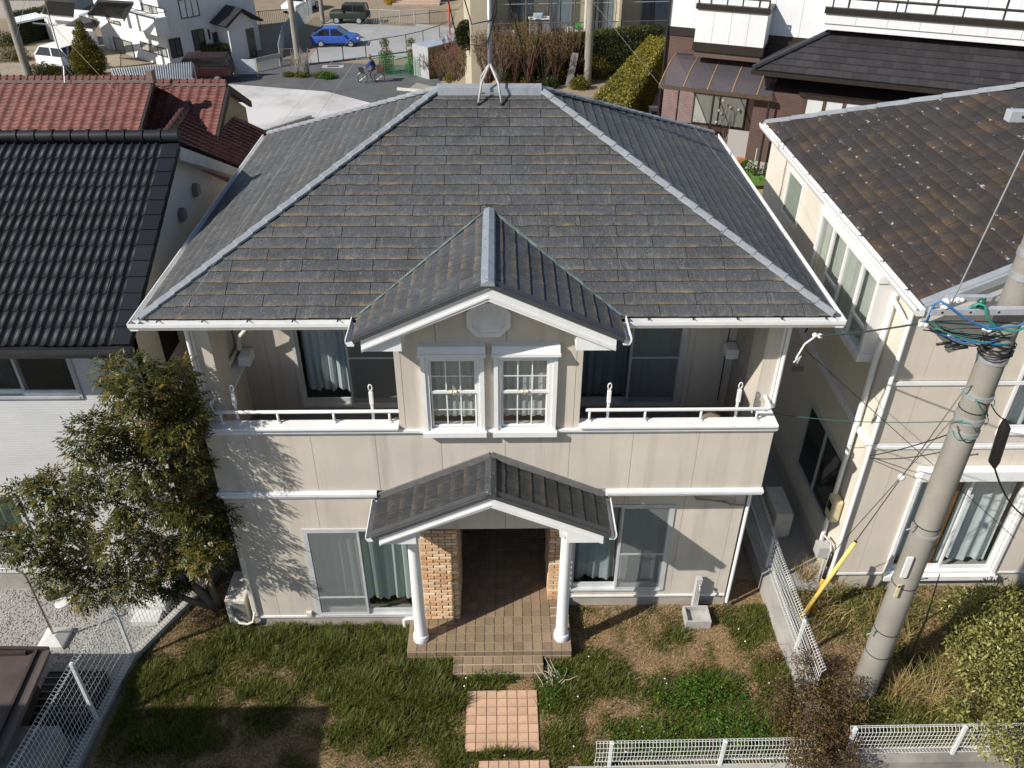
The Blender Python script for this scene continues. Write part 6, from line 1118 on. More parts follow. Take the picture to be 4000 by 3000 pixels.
p5 = onZ(487, 400, -.4); MB().box(p5.x-1.6, p5.x+.5, p5.y-.2, p5.y, -2.6, p5.z).build('ribbed_fence', mat('white_ribbed', (.70, .71, .72), .5), RH_)
for i in range(18): MB().box(p5.x-1.6+i*.12, p5.x-1.56+i*.12, p5.y-.23, p5.y-.2, -2.6, p5.z).build('rib', mat('white_ribbed', (.70, .71, .72), .5), RH_) if i > 7 else None
MB().box(p5.x-1.0, p5.x+.6, p5.y-.9, p5.y-.24, -2.3, -1.2).build('bamboo_screen', mat('straw_screen', (.40, .30, .12), .9, sc3=(20, 20, 1)), RH_)
# rooftop aerial on the red roof
def aerial(base, h, label, gal=True):
    T = thing('aerial_mast', tuple(base), label, 'aerial'); b = Vector(base); m = mat('rusty_mast', (.16, .10, .075), .8, (.22, .19, .17), 20)
    MB().tube([b, b+Vector((0, 0, h))], .022, 6).build('mast', m, T); 
    for a in (30, 150, 270): MB().tube([b+Vector((.28*math.cos(R(a)), .28*math.sin(R(a)), -.25)), b+Vector((0, 0, .28))], .015, 5).build('tripod_leg', STEEL, T)
    for z, l, n in ((h*.42, .85, 9), (h*.86, .6, 12), (h*.96, .5, 7)):
        c = b+Vector((0, 0, z)); d = Vector((math.cos(R(160 if z < h*.5 else 60)), math.sin(R(160 if z < h*.5 else 60)), 0)); s = Vector((-d.y, d.x, 0)); y_ = MB().tube([c-d*l*.3, c+d*l], .012, 5)
        for i in range(n): y_.tube([c-d*l*.3+d*(1.3*l*i/n)-s*(.22-.01*i), c-d*l*.3+d*(1.3*l*i/n)+s*(.22-.01*i)], .006, 4)
        y_.build('antenna', STEEL, T)
    return T
bz = onY(*cA(463, 510), yr); aerial((bz.x, yr, ZRR+.3), 4.0, 'rusty television aerial mast on tripod on the red tiled ridge')
wire('guy_wire', (bz.x, yr, ZRR+2.0), tuple(onZ(*cA(1045, 892), 1.4)), .0, .008, mat('rope_tan', (.42, .33, .2), .8), 'tan guy rope from the red roof aerial down to the wing')
wire('guy_wire', (bz.x, yr, ZRR+3.9), (bz.x-7, yr+6, GZ+3), 0, .006, STEEL, 'thin guy wire from the red roof aerial to the leaning-looking pole')
# ------------------------------------------------------------ road, lots, street things
def flat(name, pts, z, m): return struct(MB().add([(p.x, p.y, z) for p in pts], [tuple(range(len(pts)))]).build(name, m, None))
def tpoly(name, pix, m, dz, sub=18):
    """sheet draped on the terrain inside a quad given by four photo points"""
    q = [gnd(*p) for p in pix]
    fn = lambda a, b: (lambda p: (p.x, p.y, terrain(p.x, p.y)+dz))((q[0]*(1-a)+q[1]*a)*(1-b)+(q[3]*(1-a)+q[2]*a)*b)
    return struct(MB().grid(fn, sub, sub).build(name, m, None, smooth=True))
tpoly('gravel_lot', [(440, 330), (980, 300), (880, 200), (490, 180)], LOTGRAVEL, .02)
tpoly('road', [(440, 178), (880, 212), (1010, 150), (590, 138)], ASPH, .028); tpoly('road', [(880, 212), (1080, 230), (1100, 196), (870, 168)], ASPH, .033); tpoly('road', [(590, 168), (1010, 205), (1000, 118), (640, 132)], ASPH, .022); tpoly('road', [(950, 110), (1030, 110), (1060, 20), (985, 20)], ASPH, .030); tpoly('road', [(330, 150), (600, 160), (640, 128), (470, 120)], ASPH, .024)
tpoly('parking_lot', [(640, 140), (900, 118), (1000, 52), (700, 48)], LOT2, .036); tpoly('parking_lot', [(850, 130), (985, 95), (1010, 40), (900, 52)], LOT2, .040); tpoly('soil_strip', [(612, 130), (665, 128), (720, 62), (680, 58)], EARTH, .044)
tpoly('driveway', [(0, 175), (260, 175), (260, 100), (0, 100)], mat('driveway_earth', (.30, .25, .185), .95, (.24, .205, .15), .5, fine=.15, detail=9), .03)
tpoly('yard_lawn', [(1560, 480), (1800, 480), (1800, 395), (1520, 380)], DRYGR, .03, 6)
# concrete patch and drain on the road
p = gnd(*cC(365, 475)); struct(MB().box(p.x-.75, p.x+.75, p.y-.35, p.y+.35, p.z+.01, p.z+.05).build('drain_surround', CONC, None)); struct(MB().box(p.x-.4, p.x+.4, p.y-.16, p.y+.16, p.z+.051, p.z+.06).build('drain_grate', BLACK, None))
tpoly('footpath', [(885, 192), (990, 200), (985, 178), (900, 180)], mat('old_concrete', (.30, .27, .23), .9, fine=.1), .046, 8)
p, q_ = gnd(*cC(820, 640)), gnd(*cC(1100, 665)); tag(MB().bar(p+Vector((0, 0, .08)), q_+Vector((0, 0, .08)), .14, .2).build('kerb', mat('white_kerb', (.6, .58, .54), .8), None), 'pale kerb edging the footpath beside the gravel lot', 'kerb')
p, q_ = gnd(563, 262), gnd(615, 256); tag(MB().bar(gnd(440, 330)+Vector((0, 0, -.25)), q_+Vector((1.5, .0, -.25)), .2, .9).build('retaining_wall', CONC, None), 'low concrete edge below the pale gravel lot', 'wall')
# weeds at the lot edge
for i, (x, y, r) in enumerate(((45, 545, .35), (140, 548, .4), (300, 550, .55), (330, 560, .4), (255, 555, .3))):
    c = gnd(*cC(x, y)); leafbush('weed_clump', tuple(c), ('bright green' if i in (2, 3) else 'yellowish')+' low weed clump on the verge between road and gravel lot', [(c+Vector((0, 0, .15)), r), (c+Vector((r*.8, .1, .12)), r*.7)], 300, .10, .045, IVY if i in (2, 3) else HY, False, 'weeds', 'weed clumps along the lot edge', squash=.5)
def baretree(name, base, h, label, m, n=26, spread=.6, seed=1, cat='shrub', group=None, thick=.03, buds=None):
    T = thing(name, tuple(base), label, cat, group); r_ = random.Random(seed); q = MB(); b = Vector(base); tips = []
    for i in range(n):
        a = r_.uniform(0, 6.28); s = r_.uniform(.2, 1)*spread; t = b+Vector((math.cos(a)*s, math.sin(a)*s, h*r_.uniform(.55, 1))); m1 = b+(t-b)*.45+Vector((r_.uniform(-.1, .1), r_.uniform(-.1, .1), .1*h)); q.tube([b+Vector((r_.uniform(-.08, .08), r_.uniform(-.08, .08), -.05)), m1, t], thick*r_.uniform(.5, 1), 5, r1=.006)
        for _ in range(3): k = m1+(t-m1)*r_.random(); e = k+Vector((r_.uniform(-.3, .3)*spread, r_.uniform(-.3, .3)*spread, r_.uniform(.1, .35)*h)); q.tube([k, e], .009, 4, r1=.003); tips.append((k, e))
    q.build('branches', m, T, smooth=True)
    if buds:
        P = np.concatenate([np.array(k)+(np.array(e)-np.array(k))*rng.random((buds[1], 1)) for k, e in tips]); nn = len(P); D = unit(nn); V, F = leaves(P+unit(nn)*.04, D, unit(nn), rng.uniform(.03, .08, nn), rng.uniform(.02, .04, nn)); npmesh('buds', V, F, buds[0], T, np.repeat(rng.random(nn), 4))
    return T
GREYB = mat('grey_branch', (.36, .32, .28), .9); REDB = mat('reddish_branch', (.19, .10, .075), .9); PINK = leafmat('red_bud', (.10, .04, .03), (.24, .12, .08), (.35, .2, .15), .2); OLIVE = leafmat('olive_shrub_leaf', (.05, .05, .01), (.16, .13, .025), (.28, .2, .03), .25)
for x, y in ((120, 540), (165, 545), (195, 540)): baretree('bare_shrub', gnd(*cC(x, y)), 1.7, 'bare grey twiggy shrub on the verge between road and gravel lot', GREYB, 14, .5, x, 'shrub', 'bare shrubs on the verge')
# parking lot fences
def railfence(pts, h, label, m, top=.03, mid=None, every=2.2, net=None, group=None, dz=None):
    P = [Vector(p) for p in pts]; T = thing('lot_fence', tuple(P[0]), label, 'fence', group); rl = MB()
    for a, b in zip(P, P[1:]):
        rl.tube([a+Vector((0, 0, h)), b+Vector((0, 0, h))], top, 6); n = max(1, round((b-a).length/every))
        for i in range(n): k = a+(b-a)*(i/n); MB().tube([k-Vector((0, 0, .3)), k+Vector((0, 0, h))], .035, 6).build('post', m, T)
        if net:
            nb = max(2, int((b-a).length/net[0])); q = MB()
            for i in range(nb): k = a+(b-a)*(i/nb); q.tube([k+Vector((0, 0, .08)), k+Vector((0, 0, h))], net[1], 4, cap=False)
            stuff(q.build('bars', m, T))
    rl.build('top_rail', m, T); return T
RUST = mat('rusty_rail', (.20, .14, .11), .8, (.12, .10, .09), 4)
railfence([gnd(*cC(*p)) for p in ((5, 470), (80, 465), (265, 450), (440, 432), (600, 410), (745, 385), (885, 360), (1005, 330), (1120, 290), (1185, 255))], 1.15, 'rusty pipe fence curving along the parking lot beside the road', RUST, .03)
railfence([gnd(*cC(*p)) for p in ((600, 172), (700, 172), (840, 178), (1045, 170))], 1.15, 'pale steel railing behind the green off-road car', mat('pale_rail', (.45, .47, .47), .6), .03, every=1.5, net=(.14, .012))
railfence([gnd(*cC(*p)) for p in ((1050, 170), (1170, 182))], 1.1, 'short dark railing beside the street corner', mat('dark_rail', (.06, .065, .07), .6), .03, every=1.2, net=(.12, .012))
railfence([gnd(*cB(*p)) for p in ((905, 470), (930, 330), (1075, 165), (1130, 120))], 1.5, 'greenish chain-link fence beside the sunken dark yard', mat('chain_link', (.38, .43, .42), .6), .03, every=1.6, net=(.09, .01))
railfence([gnd(*cB(*p)) for p in ((610, 225), (760, 200), (985, 180))], 1.3, 'black bar fence above the dark yard behind the white house', mat('dark_rail', (.06, .065, .07), .6), .03, every=1.8, net=(.15, .014))
gr = [gnd(*cB(*p)) for p in ((455, 555), (680, 520), (900, 470))]; GRD = thing('guard_rail', tuple(gr[0]), 'silver corrugated guard rail along the road beside the white house', 'guard rail')
for a, b in zip(gr, gr[1:]): MB().bar(a+Vector((0, 0, .75)), b+Vector((0, 0, .75)), .05, .30).build('beam', STEEL, GRD); MB().bar(a+Vector((0, -.04, .75)), b+Vector((0, -.04, .75)), .06, .08).build('beam_fold', STEEL, GRD); MB().tube([b-Vector((0, 0, .2)), b+Vector((0, 0, .85))], .06, 8).build('post', STEEL, GRD)
p = gnd(*cB(660, 545)); SG = thing('notice_board', tuple(p), 'blank pale blue notice board on two legs below the guard rail', 'notice board'); MB().box(p.x-.72, p.x+.72, p.y-.03, p.y+.03, p.z+.2, p.z+1.15).build('board', mat('pale_blue_board', (.50, .55, .60), .6), SG); MB().box(p.x-.82, p.x-.73, p.y-.03, p.y+.03, p.z-.2, p.z+1.2).build('leg', mat('leg_tan', (.45, .38, .28), .8), SG); MB().box(p.x+.73, p.x+.82, p.y-.03, p.y+.03, p.z-.2, p.z+1.2).build('leg', mat('leg_tan', (.45, .38, .28), .8), SG)
# corrugated lean-to roof beside the road
ca0, ca1, ca2, ca3 = [onZ(*p, GZ+1.6) for p in (cA(785, 488), cA(1365, 440), cA(1360, 540), cA(820, 560))]
WV = thing('shelter', (ca0.x, ca0.y, GZ), 'corrugated grey sheet shelter roof behind the red tiled house', 'shelter'); fnw = lambda a, b: (lambda p: (p.x, p.y, p.z+.06*math.sin(a*6.283*34)-.3*b))((ca0*(1-a)+ca1*a)*(1-b)+(ca3*(1-a)+ca2*a)*b)
MB().grid(fnw, 340, 2).build('roof', mat('corrugated_sheet', (.40, .42, .44), .5, (.33, .35, .37), 1.5, metal=.2), WV, smooth=True)
for a in (ca0, ca1, ca2, ca3): MB().tube([(a.x, a.y, GZ-.3), (a.x, a.y, GZ+1.5)], .05, 6).build('post', STEEL, WV)
# utility poles in the distance
def farpole(pix, h, r, label): p = gnd(*pix); return tag(MB().tube([p-Vector((0, 0, .5)), p+Vector((0, 0, h))], r, 14, r1=r*.62).build('utility_pole', PCON, None, auto=60), label, 'utility pole', None)
farpole((63, 168), 14, .28, 'thick concrete utility pole beside the driveway of the white house'); farpole((646, 143), 13, .24, 'concrete utility pole at the corner of the parking lot fence'); farpole((698, 52), 11, .20, 'thin pale utility pole behind the parked green off-road car')
pp_ = onP(1270, 140, (0, 33.0, 0), Vector((0, 1, 0))); tag(MB().tube([(pp_.x, 33.0, -1), (pp_.x, 33.0, 12)], .20, 16, r1=.15).build('utility_pole', PCON, None, auto=60), 'concrete utility pole standing in the garden before the dark hedge', 'utility pole'); farpole((2, 185), 12, .22, 'second concrete pole at the far left edge beside the driveway')
p = gnd(972, 76); MR = thing('traffic_mirror', tuple(p), 'orange post with round traffic mirror seen from behind at the street corner', 'traffic mirror'); MB().tube([p, p+Vector((0, 0, 4.3))], .06, 10).build('post', mat('orange_post', (.70, .10, .03), .4), MR, smooth=True)
dsk = MB(); ctr = p+Vector((.05, .05, 4.5)); dsk.tube([ctr, ctr+Vector((.02, .10, .02))], .60, 24).build('mirror', mat('mirror_back', (.62, .62, .62), .5), MR); MB().bar(ctr+Vector((-.3, -.06, 0)), ctr+Vector((.3, -.06, 0)), .08, .08).bar(ctr+Vector((0, -.05, -.45)), ctr+Vector((0, -.05, .3)), .09, .06).build('bracket', mat('orange_post', (.70, .10, .03), .4), MR)
# ------------------------------------------------------------ cars
def car(p, heading, L, W, H, paint, label, kind='hatch', belt=.52, hoodz=.5, wheel_r=.30, glass_front=.30, glass_back=.93, roof0=.42, roof1=.80, spare=False, rim=STEEL):
    """body lofted along the length (x from nose 0 to tail L); greenhouse, panes, wheels, lamps as parts"""
    T = thing('parked_car', tuple(p), label, 'car'); M = Matrix.Translation(p) @ Matrix.Rotation(heading, 4, 'Z') @ Matrix.Translation((-L/2, 0, 0)); pm = paint
    g0 = .20*H/1.5
    if kind == 'box': st = [(0, .34, .56, .86), (.02, .26, .62, .93), (.30, .24, .64, .97), (.33, .24, .66, 1), (.97, .24, .66, 1), (1, .28, .62, .96)]
    else: st = [(0, .32, .44, .62), (.03, .22, .52, .84), (.12, .20, .575, .95), (.27, .19, .63, 1), (.60, .19, .64, 1), (.90, .20, .66, .97), (.97, .24, .64, .92), (1, .34, .58, .80)]
    V = []; sec = [(-.86, 0), (-1, .12), (-1, .55), (-.985, .78), (-.93, .95), (-.84, 1), (.84, 1), (.93, .95), (.985, .78), (1, .55), (1, .12), (.86, 0)]
    for fx, z0, z1, wf in st: V += [(fx*L, sx*W/2*wf, z0*H+(z1-z0)*H*sz) for sx, sz in sec]
    n = len(sec); F = [(i*n+j, i*n+(j+1) % n, (i+1)*n+(j+1) % n, (i+1)*n+j) for i in range(len(st)-1) for j in range(n)]+[tuple(range(n-1, -1, -1)), tuple(range((len(st)-1)*n, len(st)*n))]
    bd = MB(M).add(V, F).build('body', pm, T, auto=40)
    zb = .63*H if kind != 'box' else .655*H; a, b, c, d = (glass_front*L, roof0*L, roof1*L, glass_back*L); wb, wt = W*.47, W*.385 if kind != 'box' else W*.435
    ro = MB(M).add([(b, -wt, H*.985), (c, -wt, H*.985), (c, wt, H*.985), (b, wt, H*.985), (b+.12, -wt*.8, H), (c-.1, -wt*.8, H), (c-.1, wt*.8, H), (b+.12, wt*.8, H), (b, -wt-.01, H*.955), (c, -wt-.01, H*.955), (c, wt+.01, H*.955), (b, wt+.01, H*.955)], [(4,5,6,7), (0,1,5,4), (1,2,6,5), (2,3,7,6), (3,0,4,7), (8,9,1,0), (9,10,2,1), (10,11,3,2), (11,8,0,3)]).build('car_roof', pm, T, auto=40)
    zt = H*.955; gm = mat('car_glass', (.012, .014, .016), .06, spec=.7); A = [(a, -wb, zb), (a, wb, zb), (b, wt, zt), (b, -wt, zt)]; B = [(d, -wb, zb), (d, wb, zb), (c, wt, zt), (c, -wt, zt)]
    MB(M).add(A, [(0,1,2,3)[::-1]]).build('windscreen', gm, T); MB(M).add(B, [(0,1,2,3)]).build('rear_window', gm, T)
    for s in (-1, 1):
        q = [(a, s*wb, zb), (d, s*wb, zb), (c, s*wt, zt), (b, s*wt, zt)]; MB(M).add(q, [(0,1,2,3) if s < 0 else (3,2,1,0)]).build('side_window', gm, T)
        for x0, x1 in ((a, b), ((a+d)/2-.02*L, (b+c)/2-.0), (d, c)): MB(M).bar((x0, s*(wb+.004), zb), (x1, s*(wt+.004), zt), .09 if x0 != a else .06, .02, (0, s, 0)).build('pillar', pm, T)
        MB(M).bar((L*.33, s*W*.502, H*.34), (L*.80, s*W*.502, H*.34), .02, .05).build('door_sill', pm, T)
        for fx in (.185, .79):
            wq = MB(M); cx, r = fx*L, wheel_r; pts = [(cx+r*math.cos(t), 0, r+r*math.sin(t)) for t in [i*math.pi/9 for i in range(18)]]; y0, y1 = sorted((s*W*.40, s*(W*.505)))
            wq.prism([(x, y0, z) for x, _, z in pts], (0, y1-y0, 0)); ty = wq.build('tyre', mat('tyre', (.015, .015, .016), .8), T)
            MB(M).prism([(cx+(x-cx)*.62, s*W*.506, r+(z-r)*.62) for x, _, z in pts], (0, s*.012, 0)).build('rim', rim, ty)
        MB(M).box(.02*L, .06*L, *sorted((s*W*.30, s*W*.425)), H*.42, H*.52).build('headlight', mat('lamp_clear', (.7, .72, .74), .15), T); MB(M).box(.965*L, 1.003*L, *sorted((s*W*.30, s*W*.42)), H*.42, H*.60).build('tail_light', mat('lamp_red', (.45, .02, .02), .25), T)
        MB(M).box(a+.1, a+.24, *sorted((s*W*.5, s*W*.59)), zb-.02, zb+.10).build('wing_mirror', pm, T, bevel=.02)
    if spare: MB(M).tube([(L*1.0, 0, H*.48), (L*1.05, 0, H*.48)], H*.20, 16).build('spare_wheel', mat('tyre', (.015, .015, .016), .8), T)
    return T
CP_ = lambda n, c, r=.25: mat(n, c, r, tuple(v*.92 for v in c), 2, spec=.6)
c0 = gnd(*cC(265, 340)); c1 = gnd(*cC(475, 338)); ctr = (c0+c1)/2; hd = math.atan2((c0-c1).y, (c0-c1).x)
sc_ = (c1-c0).length/(.79-.185); car(ctr+Vector((.1, .8, 0)), hd, sc_, sc_*.424, sc_*.37, CP_('blue_paint', (.035, .10, .42)), 'blue hatchback parked by the rusty fence of the lot', wheel_r=sc_*.073, glass_front=.26, roof0=.44, roof1=.74, glass_back=.95)
c0 = gnd(*cC(390, 175)); c1 = gnd(*cC(548, 178)); sc_ = (c1-c0).length/(.79-.185); ctr = (c0+c1)/2
car(ctr+Vector((.1, .8, 0)), math.atan2((c1-c0).y, (c1-c0).x), sc_, sc_*.43, sc_*.50, CP_('green_paint', (.022, .034, .022), .4), 'dark green boxy off-road car parked before the pale railing', 'box', wheel_r=sc_*.098, glass_front=.32, roof0=.375, roof1=.95, glass_back=.985, spare=True)
car(gnd(*cA(445, 505))+Vector((.2, .6, 0)), R(160), 4.1, 1.75, 1.6, CP_('white_paint', (.78, .79, .80), .3), 'white compact car half hidden by the conical tree on the driveway', wheel_r=.32, glass_front=.26, roof0=.40, roof1=.85, glass_back=.96)
c0 = gnd(*cB(130, 600)); c1 = gnd(*cB(470, 590)); car((c0+c1)/2+Vector((.2, .6, .0)), R(5), 4.3, 1.7, 1.75, CP_('maroon_paint', (.028, .008, .010), .3), 'dark maroon wagon parked behind the red tiled ridge', 'box', wheel_r=.33, glass_front=.25, roof0=.34, roof1=.95, glass_back=.985)
p = gnd(*cC(105, 90)); car(p+Vector((.3, .9, 0)), R(70), 4.4, 1.75, 1.5, CP_('white_paint', (.78, .79, .80), .3), 'white sedan nosing out between gate pillars beyond the off-road car', wheel_r=.32)
# ------------------------------------------------------------ cyclist
pf, pb = gnd(*cC(600, 590)), gnd(*cC(675, 588)); wbse = (pb-pf).length; f_ = max(1.0, min(1.6, wbse/1.05)); hd = math.atan2((pf-pb).y, (pf-pb).x); MC = Matrix.Translation((pf+pb)/2) @ Matrix.Rotation(hd, 4, 'Z')
BK = thing('bicycle', tuple((pf+pb)/2), 'city bicycle with front basket and brown rear box on the road', 'bicycle'); SILV = mat('bike_silver', (.55, .55, .55), .35, metal=.5)
for x in (.55, -.55):
    w_ = MB(MC).tube([(x+.33*math.cos(t), 0, .34+.33*math.sin(t)) for t in [i*math.pi/12 for i in range(25)]], .02, 6).build('wheel', mat('tyre', (.015, .015, .016), .8), BK, smooth=True); sp = MB(MC)
    for i in range(10): a = i*math.pi/5; sp.tube([(x, 0, .34), (x+.31*math.cos(a), 0, .34+.31*math.sin(a))], .004, 4)
    stuff(sp.build('spokes', SILV, w_)); MB(MC).tube([(x+.37*math.cos(t), 0, .34+.37*math.sin(t)) for t in [R(20)+i*R(14) for i in range(11)]], .022, 5).build('mudguard', SILV, BK, smooth=True)
MB(MC).tube([(.55, 0, .34), (.44, 0, .92), (.40, 0, 1.05)], .018, 6).tube([(.45, 0, .75), (.1, 0, .36), (-.18, 0, .34), (-.55, 0, .34)], .02, 6).tube([(-.05, 0, .33), (-.22, 0, .85)], .016, 6).tube([(-.55, 0, .34), (-.2, 0, .72)], .012, 6).build('frame', SILV, BK, smooth=True)
MB(MC).tube([(.28, -.28, 1.02), (.40, -.18, 1.06), (.42, 0, 1.06), (.40, .18, 1.06), (.28, .28, 1.02)], .013, 6).build('handlebar', SILV, BK, smooth=True); MB(MC).ball((-.24, 0, .90), .11, 10, (1.3, .8, .4)).build('saddle', BLACK, BK, smooth=True)
MB(MC).add([(.46,-.14,.74),(.72,-.14,.74),(.72,.14,.74),(.46,.14,.74),(.44,-.18,1.0),(.78,-.18,1.0),(.78,.18,1.0),(.44,.18,1.0)], [(0,3,2,1),(0,1,5,4),(1,2,6,5),(2,3,7,6),(3,0,4,7)]).build('basket', mat('dark_basket', (.06, .055, .05), .7), BK); MB(MC).box(-.86, -.40, -.19, .19, .76, 1.04).build('rear_box', mat('brown_crate', (.13, .05, .04), .7), BK, bevel=.02)
PE = thing('person', tuple(MC @ Vector((-.2, 0, 0))), 'person in blue jacket and grey hat riding the bicycle', 'person')
def skin(name, pts, edges, m, parent, sub=2):
    me = bpy.data.meshes.new(name); me.from_pydata([tuple(MC @ Vector(p[:3])) for p in pts], edges, []); o = bpy.data.objects.new(name, me); COL.objects.link(o); attach(o, parent); me.materials.append(m)
    md = o.modifiers.new('skin', 'SKIN'); 
    for i, v in enumerate(me.skin_vertices[0].data): v.radius = (pts[i][3], pts[i][3] if len(pts[i]) < 5 else pts[i][4]); v.use_root = (i == 0)
    s_ = o.modifiers.new('sub', 'SUBSURF'); s_.levels = s_.render_levels = sub; me.polygons.foreach_set('use_smooth', [True]*len(me.polygons)); md.use_smooth_shade = True; return o
SKINM = mat('skin', (.42, .26, .19), .6); JK = mat('blue_jacket', (.015, .045, .16), .8); TRS = mat('grey_trousers', (.10, .11, .12), .9)
body = [(-.24, 0, .98, .13, .15), (-.20, 0, 1.15, .14, .17), (-.13, 0, 1.32, .14, .19), (-.06, 0, 1.45, .10, .17), (-.03, 0, 1.52, .05), (-.01, 0, 1.60, .085), (0, 0, 1.70, .09),
        (-.08, -.20, 1.42, .06), (.08, -.26, 1.24, .045), (.26, -.27, 1.06, .035), (.32, -.27, 1.04, .03), (-.08, .20, 1.42, .06), (.08, .26, 1.24, .045), (.26, .27, 1.06, .035), (.32, .27, 1.04, .03),
        (-.16, -.10, .92, .09), (.14, -.11, .80, .065), (.02, -.12, .42, .045), (.08, -.12, .36, .04), (.18, -.12, .34, .03), (-.16, .10, .92, .09), (.12, .11, .62, .065), (-.08, .12, .28, .045), (-.03, .12, .21, .04), (.08, .12, .20, .03)]
skin('body', body, [(0,1),(1,2),(2,3),(3,4),(4,5),(5,6),(3,7),(7,8),(8,9),(9,10),(3,11),(11,12),(12,13),(13,14),(0,15),(15,16),(16,17),(17,18),(18,19),(0,20),(20,21),(21,22),(22,23),(23,24)], TRS, PE)
skin('jacket', [(-.25, 0, .95, .16, .18), (-.20, 0, 1.15, .155, .19), (-.13, 0, 1.32, .155, .21), (-.06, 0, 1.46, .11, .185), (-.035, 0, 1.515, .065), (-.08, -.21, 1.42, .075), (.08, -.265, 1.24, .06), (.24, -.27, 1.08, .048), (-.08, .21, 1.42, .075), (.08, .265, 1.24, .06), (.24, .27, 1.08, .048)], [(0,1),(1,2),(2,3),(3,4),(3,5),(5,6),(6,7),(3,8),(8,9),(9,10)], JK, PE)
hd_ = MB(MC).ball((0, 0, 1.655), .105, 14, (1.05, .86, 1.2)).ball((.11, 0, 1.64), .022, 8).ball((.0, -.09, 1.65), .025, 8).ball((0, .09, 1.65), .025, 8).build('head', SKINM, PE, smooth=True)
for s in (-.035, .035): MB(MC).ball((.095, s, 1.675), .012, 6).build('eye', BLACK, hd_)
MB(MC).box(.098, .106, -.025, .025, 1.598, 1.606).build('mouth', mat('lip', (.25, .09, .08), .6), hd_); MB(MC).ball((-.02, 0, 1.68), .11, 12, (1, .92, 1)).build('hair', mat('hair_grey', (.10, .095, .09), .8), PE, smooth=True)
MB(MC).lathe([(.18, 0), (.185, .012), (.125, .03), (.12, .09), (.09, .13), (.02, .14)], (0, 0, 1.71), 16).build('hat', mat('grey_hat', (.22, .20, .18), .9), PE, smooth=True)
for s in (-1, 1):
    hnd = MB(MC).ball((.33, s*.27, 1.045), .04, 8, (1.2, .8, .7))
    for i in range(4): hnd.tube([(.35, s*(.245+.016*i), 1.05), (.375, s*(.245+.016*i), 1.035), (.37, s*(.245+.016*i), 1.005-.003*i)], .009, 5)
    hnd.tube([(.33, s*.235, 1.04), (.35, s*.225, 1.02)], .010, 5).build('hand', SKINM, PE, smooth=True)
# ------------------------------------------------------------ apartment block, garden, sheds
AF = WF((-.35, 35.2, 0), (1, .10)); AW = mat('apartment_wall', (.45, .40, .29), .85, (.40, .36, .265), 1, streak=.15); AP = thing('apartment_building', (4, 36, 0), 'beige apartment building with railed ground-floor balconies above the hedge', 'building')
uA = AF.at(1060, 98)[0]; zA = AF.at(1100, 99)[1]; uZ = AF.at(1450, 80)[0]
bw = WF(AF.P-AF.n*1.2, AF.d); bw.mb().box(uA-.1, uZ+6, -6, 0, zA-3, zA+6).build('wall', AW, AP); AF.mb().box(uA-.0, uZ+6, -1.2, .1, zA-.35, zA).build('balcony_floor', mat('balcony_slab', (.42, .40, .33), .8), AP)
u0 = AF.at(1017, 100)[0]; AF.mb().box(u0, uA-.05, -5, .15, zA-4, zA+6).build('end_wall', AW, AP)
ZC = zA+2.05
for a, b in ((335, 470), (545, 680), (800, 945), (1062, 1212)):
    t0, t1 = bw.at(*cD(a, 100))[0], bw.at(*cD(b, 100))[0]; bw.win(AP, t0, t1, zA+.02, ZC, mat('steel_frame', (.20, .21, .22), .4), [mat('dim_pane', (.13, .155, .165), .15, (.05, .06, .065), 2, spec=.6, sc3=(8, 8, .5)), mat('blue_curtain_pane', (.20, .25, .28), .25, (.12, .15, .17), 3, spec=.5, sc3=(9, 9, .5))], 2, name='balcony_door')
RL = mat('balcony_rail', (.10, .095, .09), .6)
AF.mb().tube([(uA, .05, zA+1.05), (uZ+5, .05, zA+1.05)], .025, 5).tube([(uA, .05, zA+.1), (uZ+5, .05, zA+.1)], .02, 5).build('rail', RL, AP); q = AF.mb()
for i in range(int((uZ+5-uA)/.12)): q.tube([(uA+i*.12, .05, zA+.1), (uA+i*.12, .05, zA+1.05)], .008, 4, cap=False)
stuff(q.build('balusters', RL, AP))
for x in (430, 562, 695): t = AF.at(*cD(x, 150))[0]; AF.mb().tube([(t, .02, zA), (t, .02, zA+5)], .05, 6).build('post', RL, AP)
t = AF.at(*cD(757, 100))[0]; AF.mb().tube([(t, .12, zA-1), (t, .12, zA+6)], .08, 8).build('drain_pipe', mat('cream_pipe', (.6, .57, .5), .6), AP); t = AF.at(*cD(945, 100))[0]; AF.mb().box(t-.06, t+.06, -1.1, .1, zA, zA+6).build('partition', AW, AP)
AF.mb().tube([(uA+.2, -.2, zA+1.9), (uZ+2, -.2, zA+1.9)], .02, 5).build('laundry_pole', STEEL, AP)
t = AF.at(*cD(330, 170))[0]; p = AF.M @ Vector((t, -.5, zA)); T = thing('ac_unit', tuple(p), 'air-conditioner unit standing on the apartment balcony', 'air conditioner'); AF.mb().box(t-.4, t+.4, -.7, -.35, zA+.02, zA+.65).build('casing', WHITE, T, bevel=.02); AF.mb().lathe([(.25, 0), (.25, .01)], (0, 0, 0), 16).build('fan', BLACK, T) if False else AF.mb().box(t-.3, t+.15, -.349, -.345, zA+.1, zA+.55).build('grille', RL, T)
t = AF.at(*cD(512, 150))[0]; p = AF.M @ Vector((t, -.5, zA)); T = thing('storage_cabinet', tuple(p), 'grey ribbed storage cabinet with items on top on the apartment balcony', 'cabinet'); AF.mb().box(t-.5, t+.5, -.8, -.3, zA, zA+1.15).build('body', mat('grey_cabinet', (.26, .28, .29), .6, sc3=(30, 30, .5)), T); AF.mb().box(t-.55, t+.55, -.85, -.25, zA+1.15, zA+1.2).build('top', WHITE, T); AF.mb().box(t-.3, t+.2, -.7, -.4, zA+1.2, zA+1.4).build('bundle', mat('blue_bundle', (.35, .45, .55), .7), T, bevel=.04)
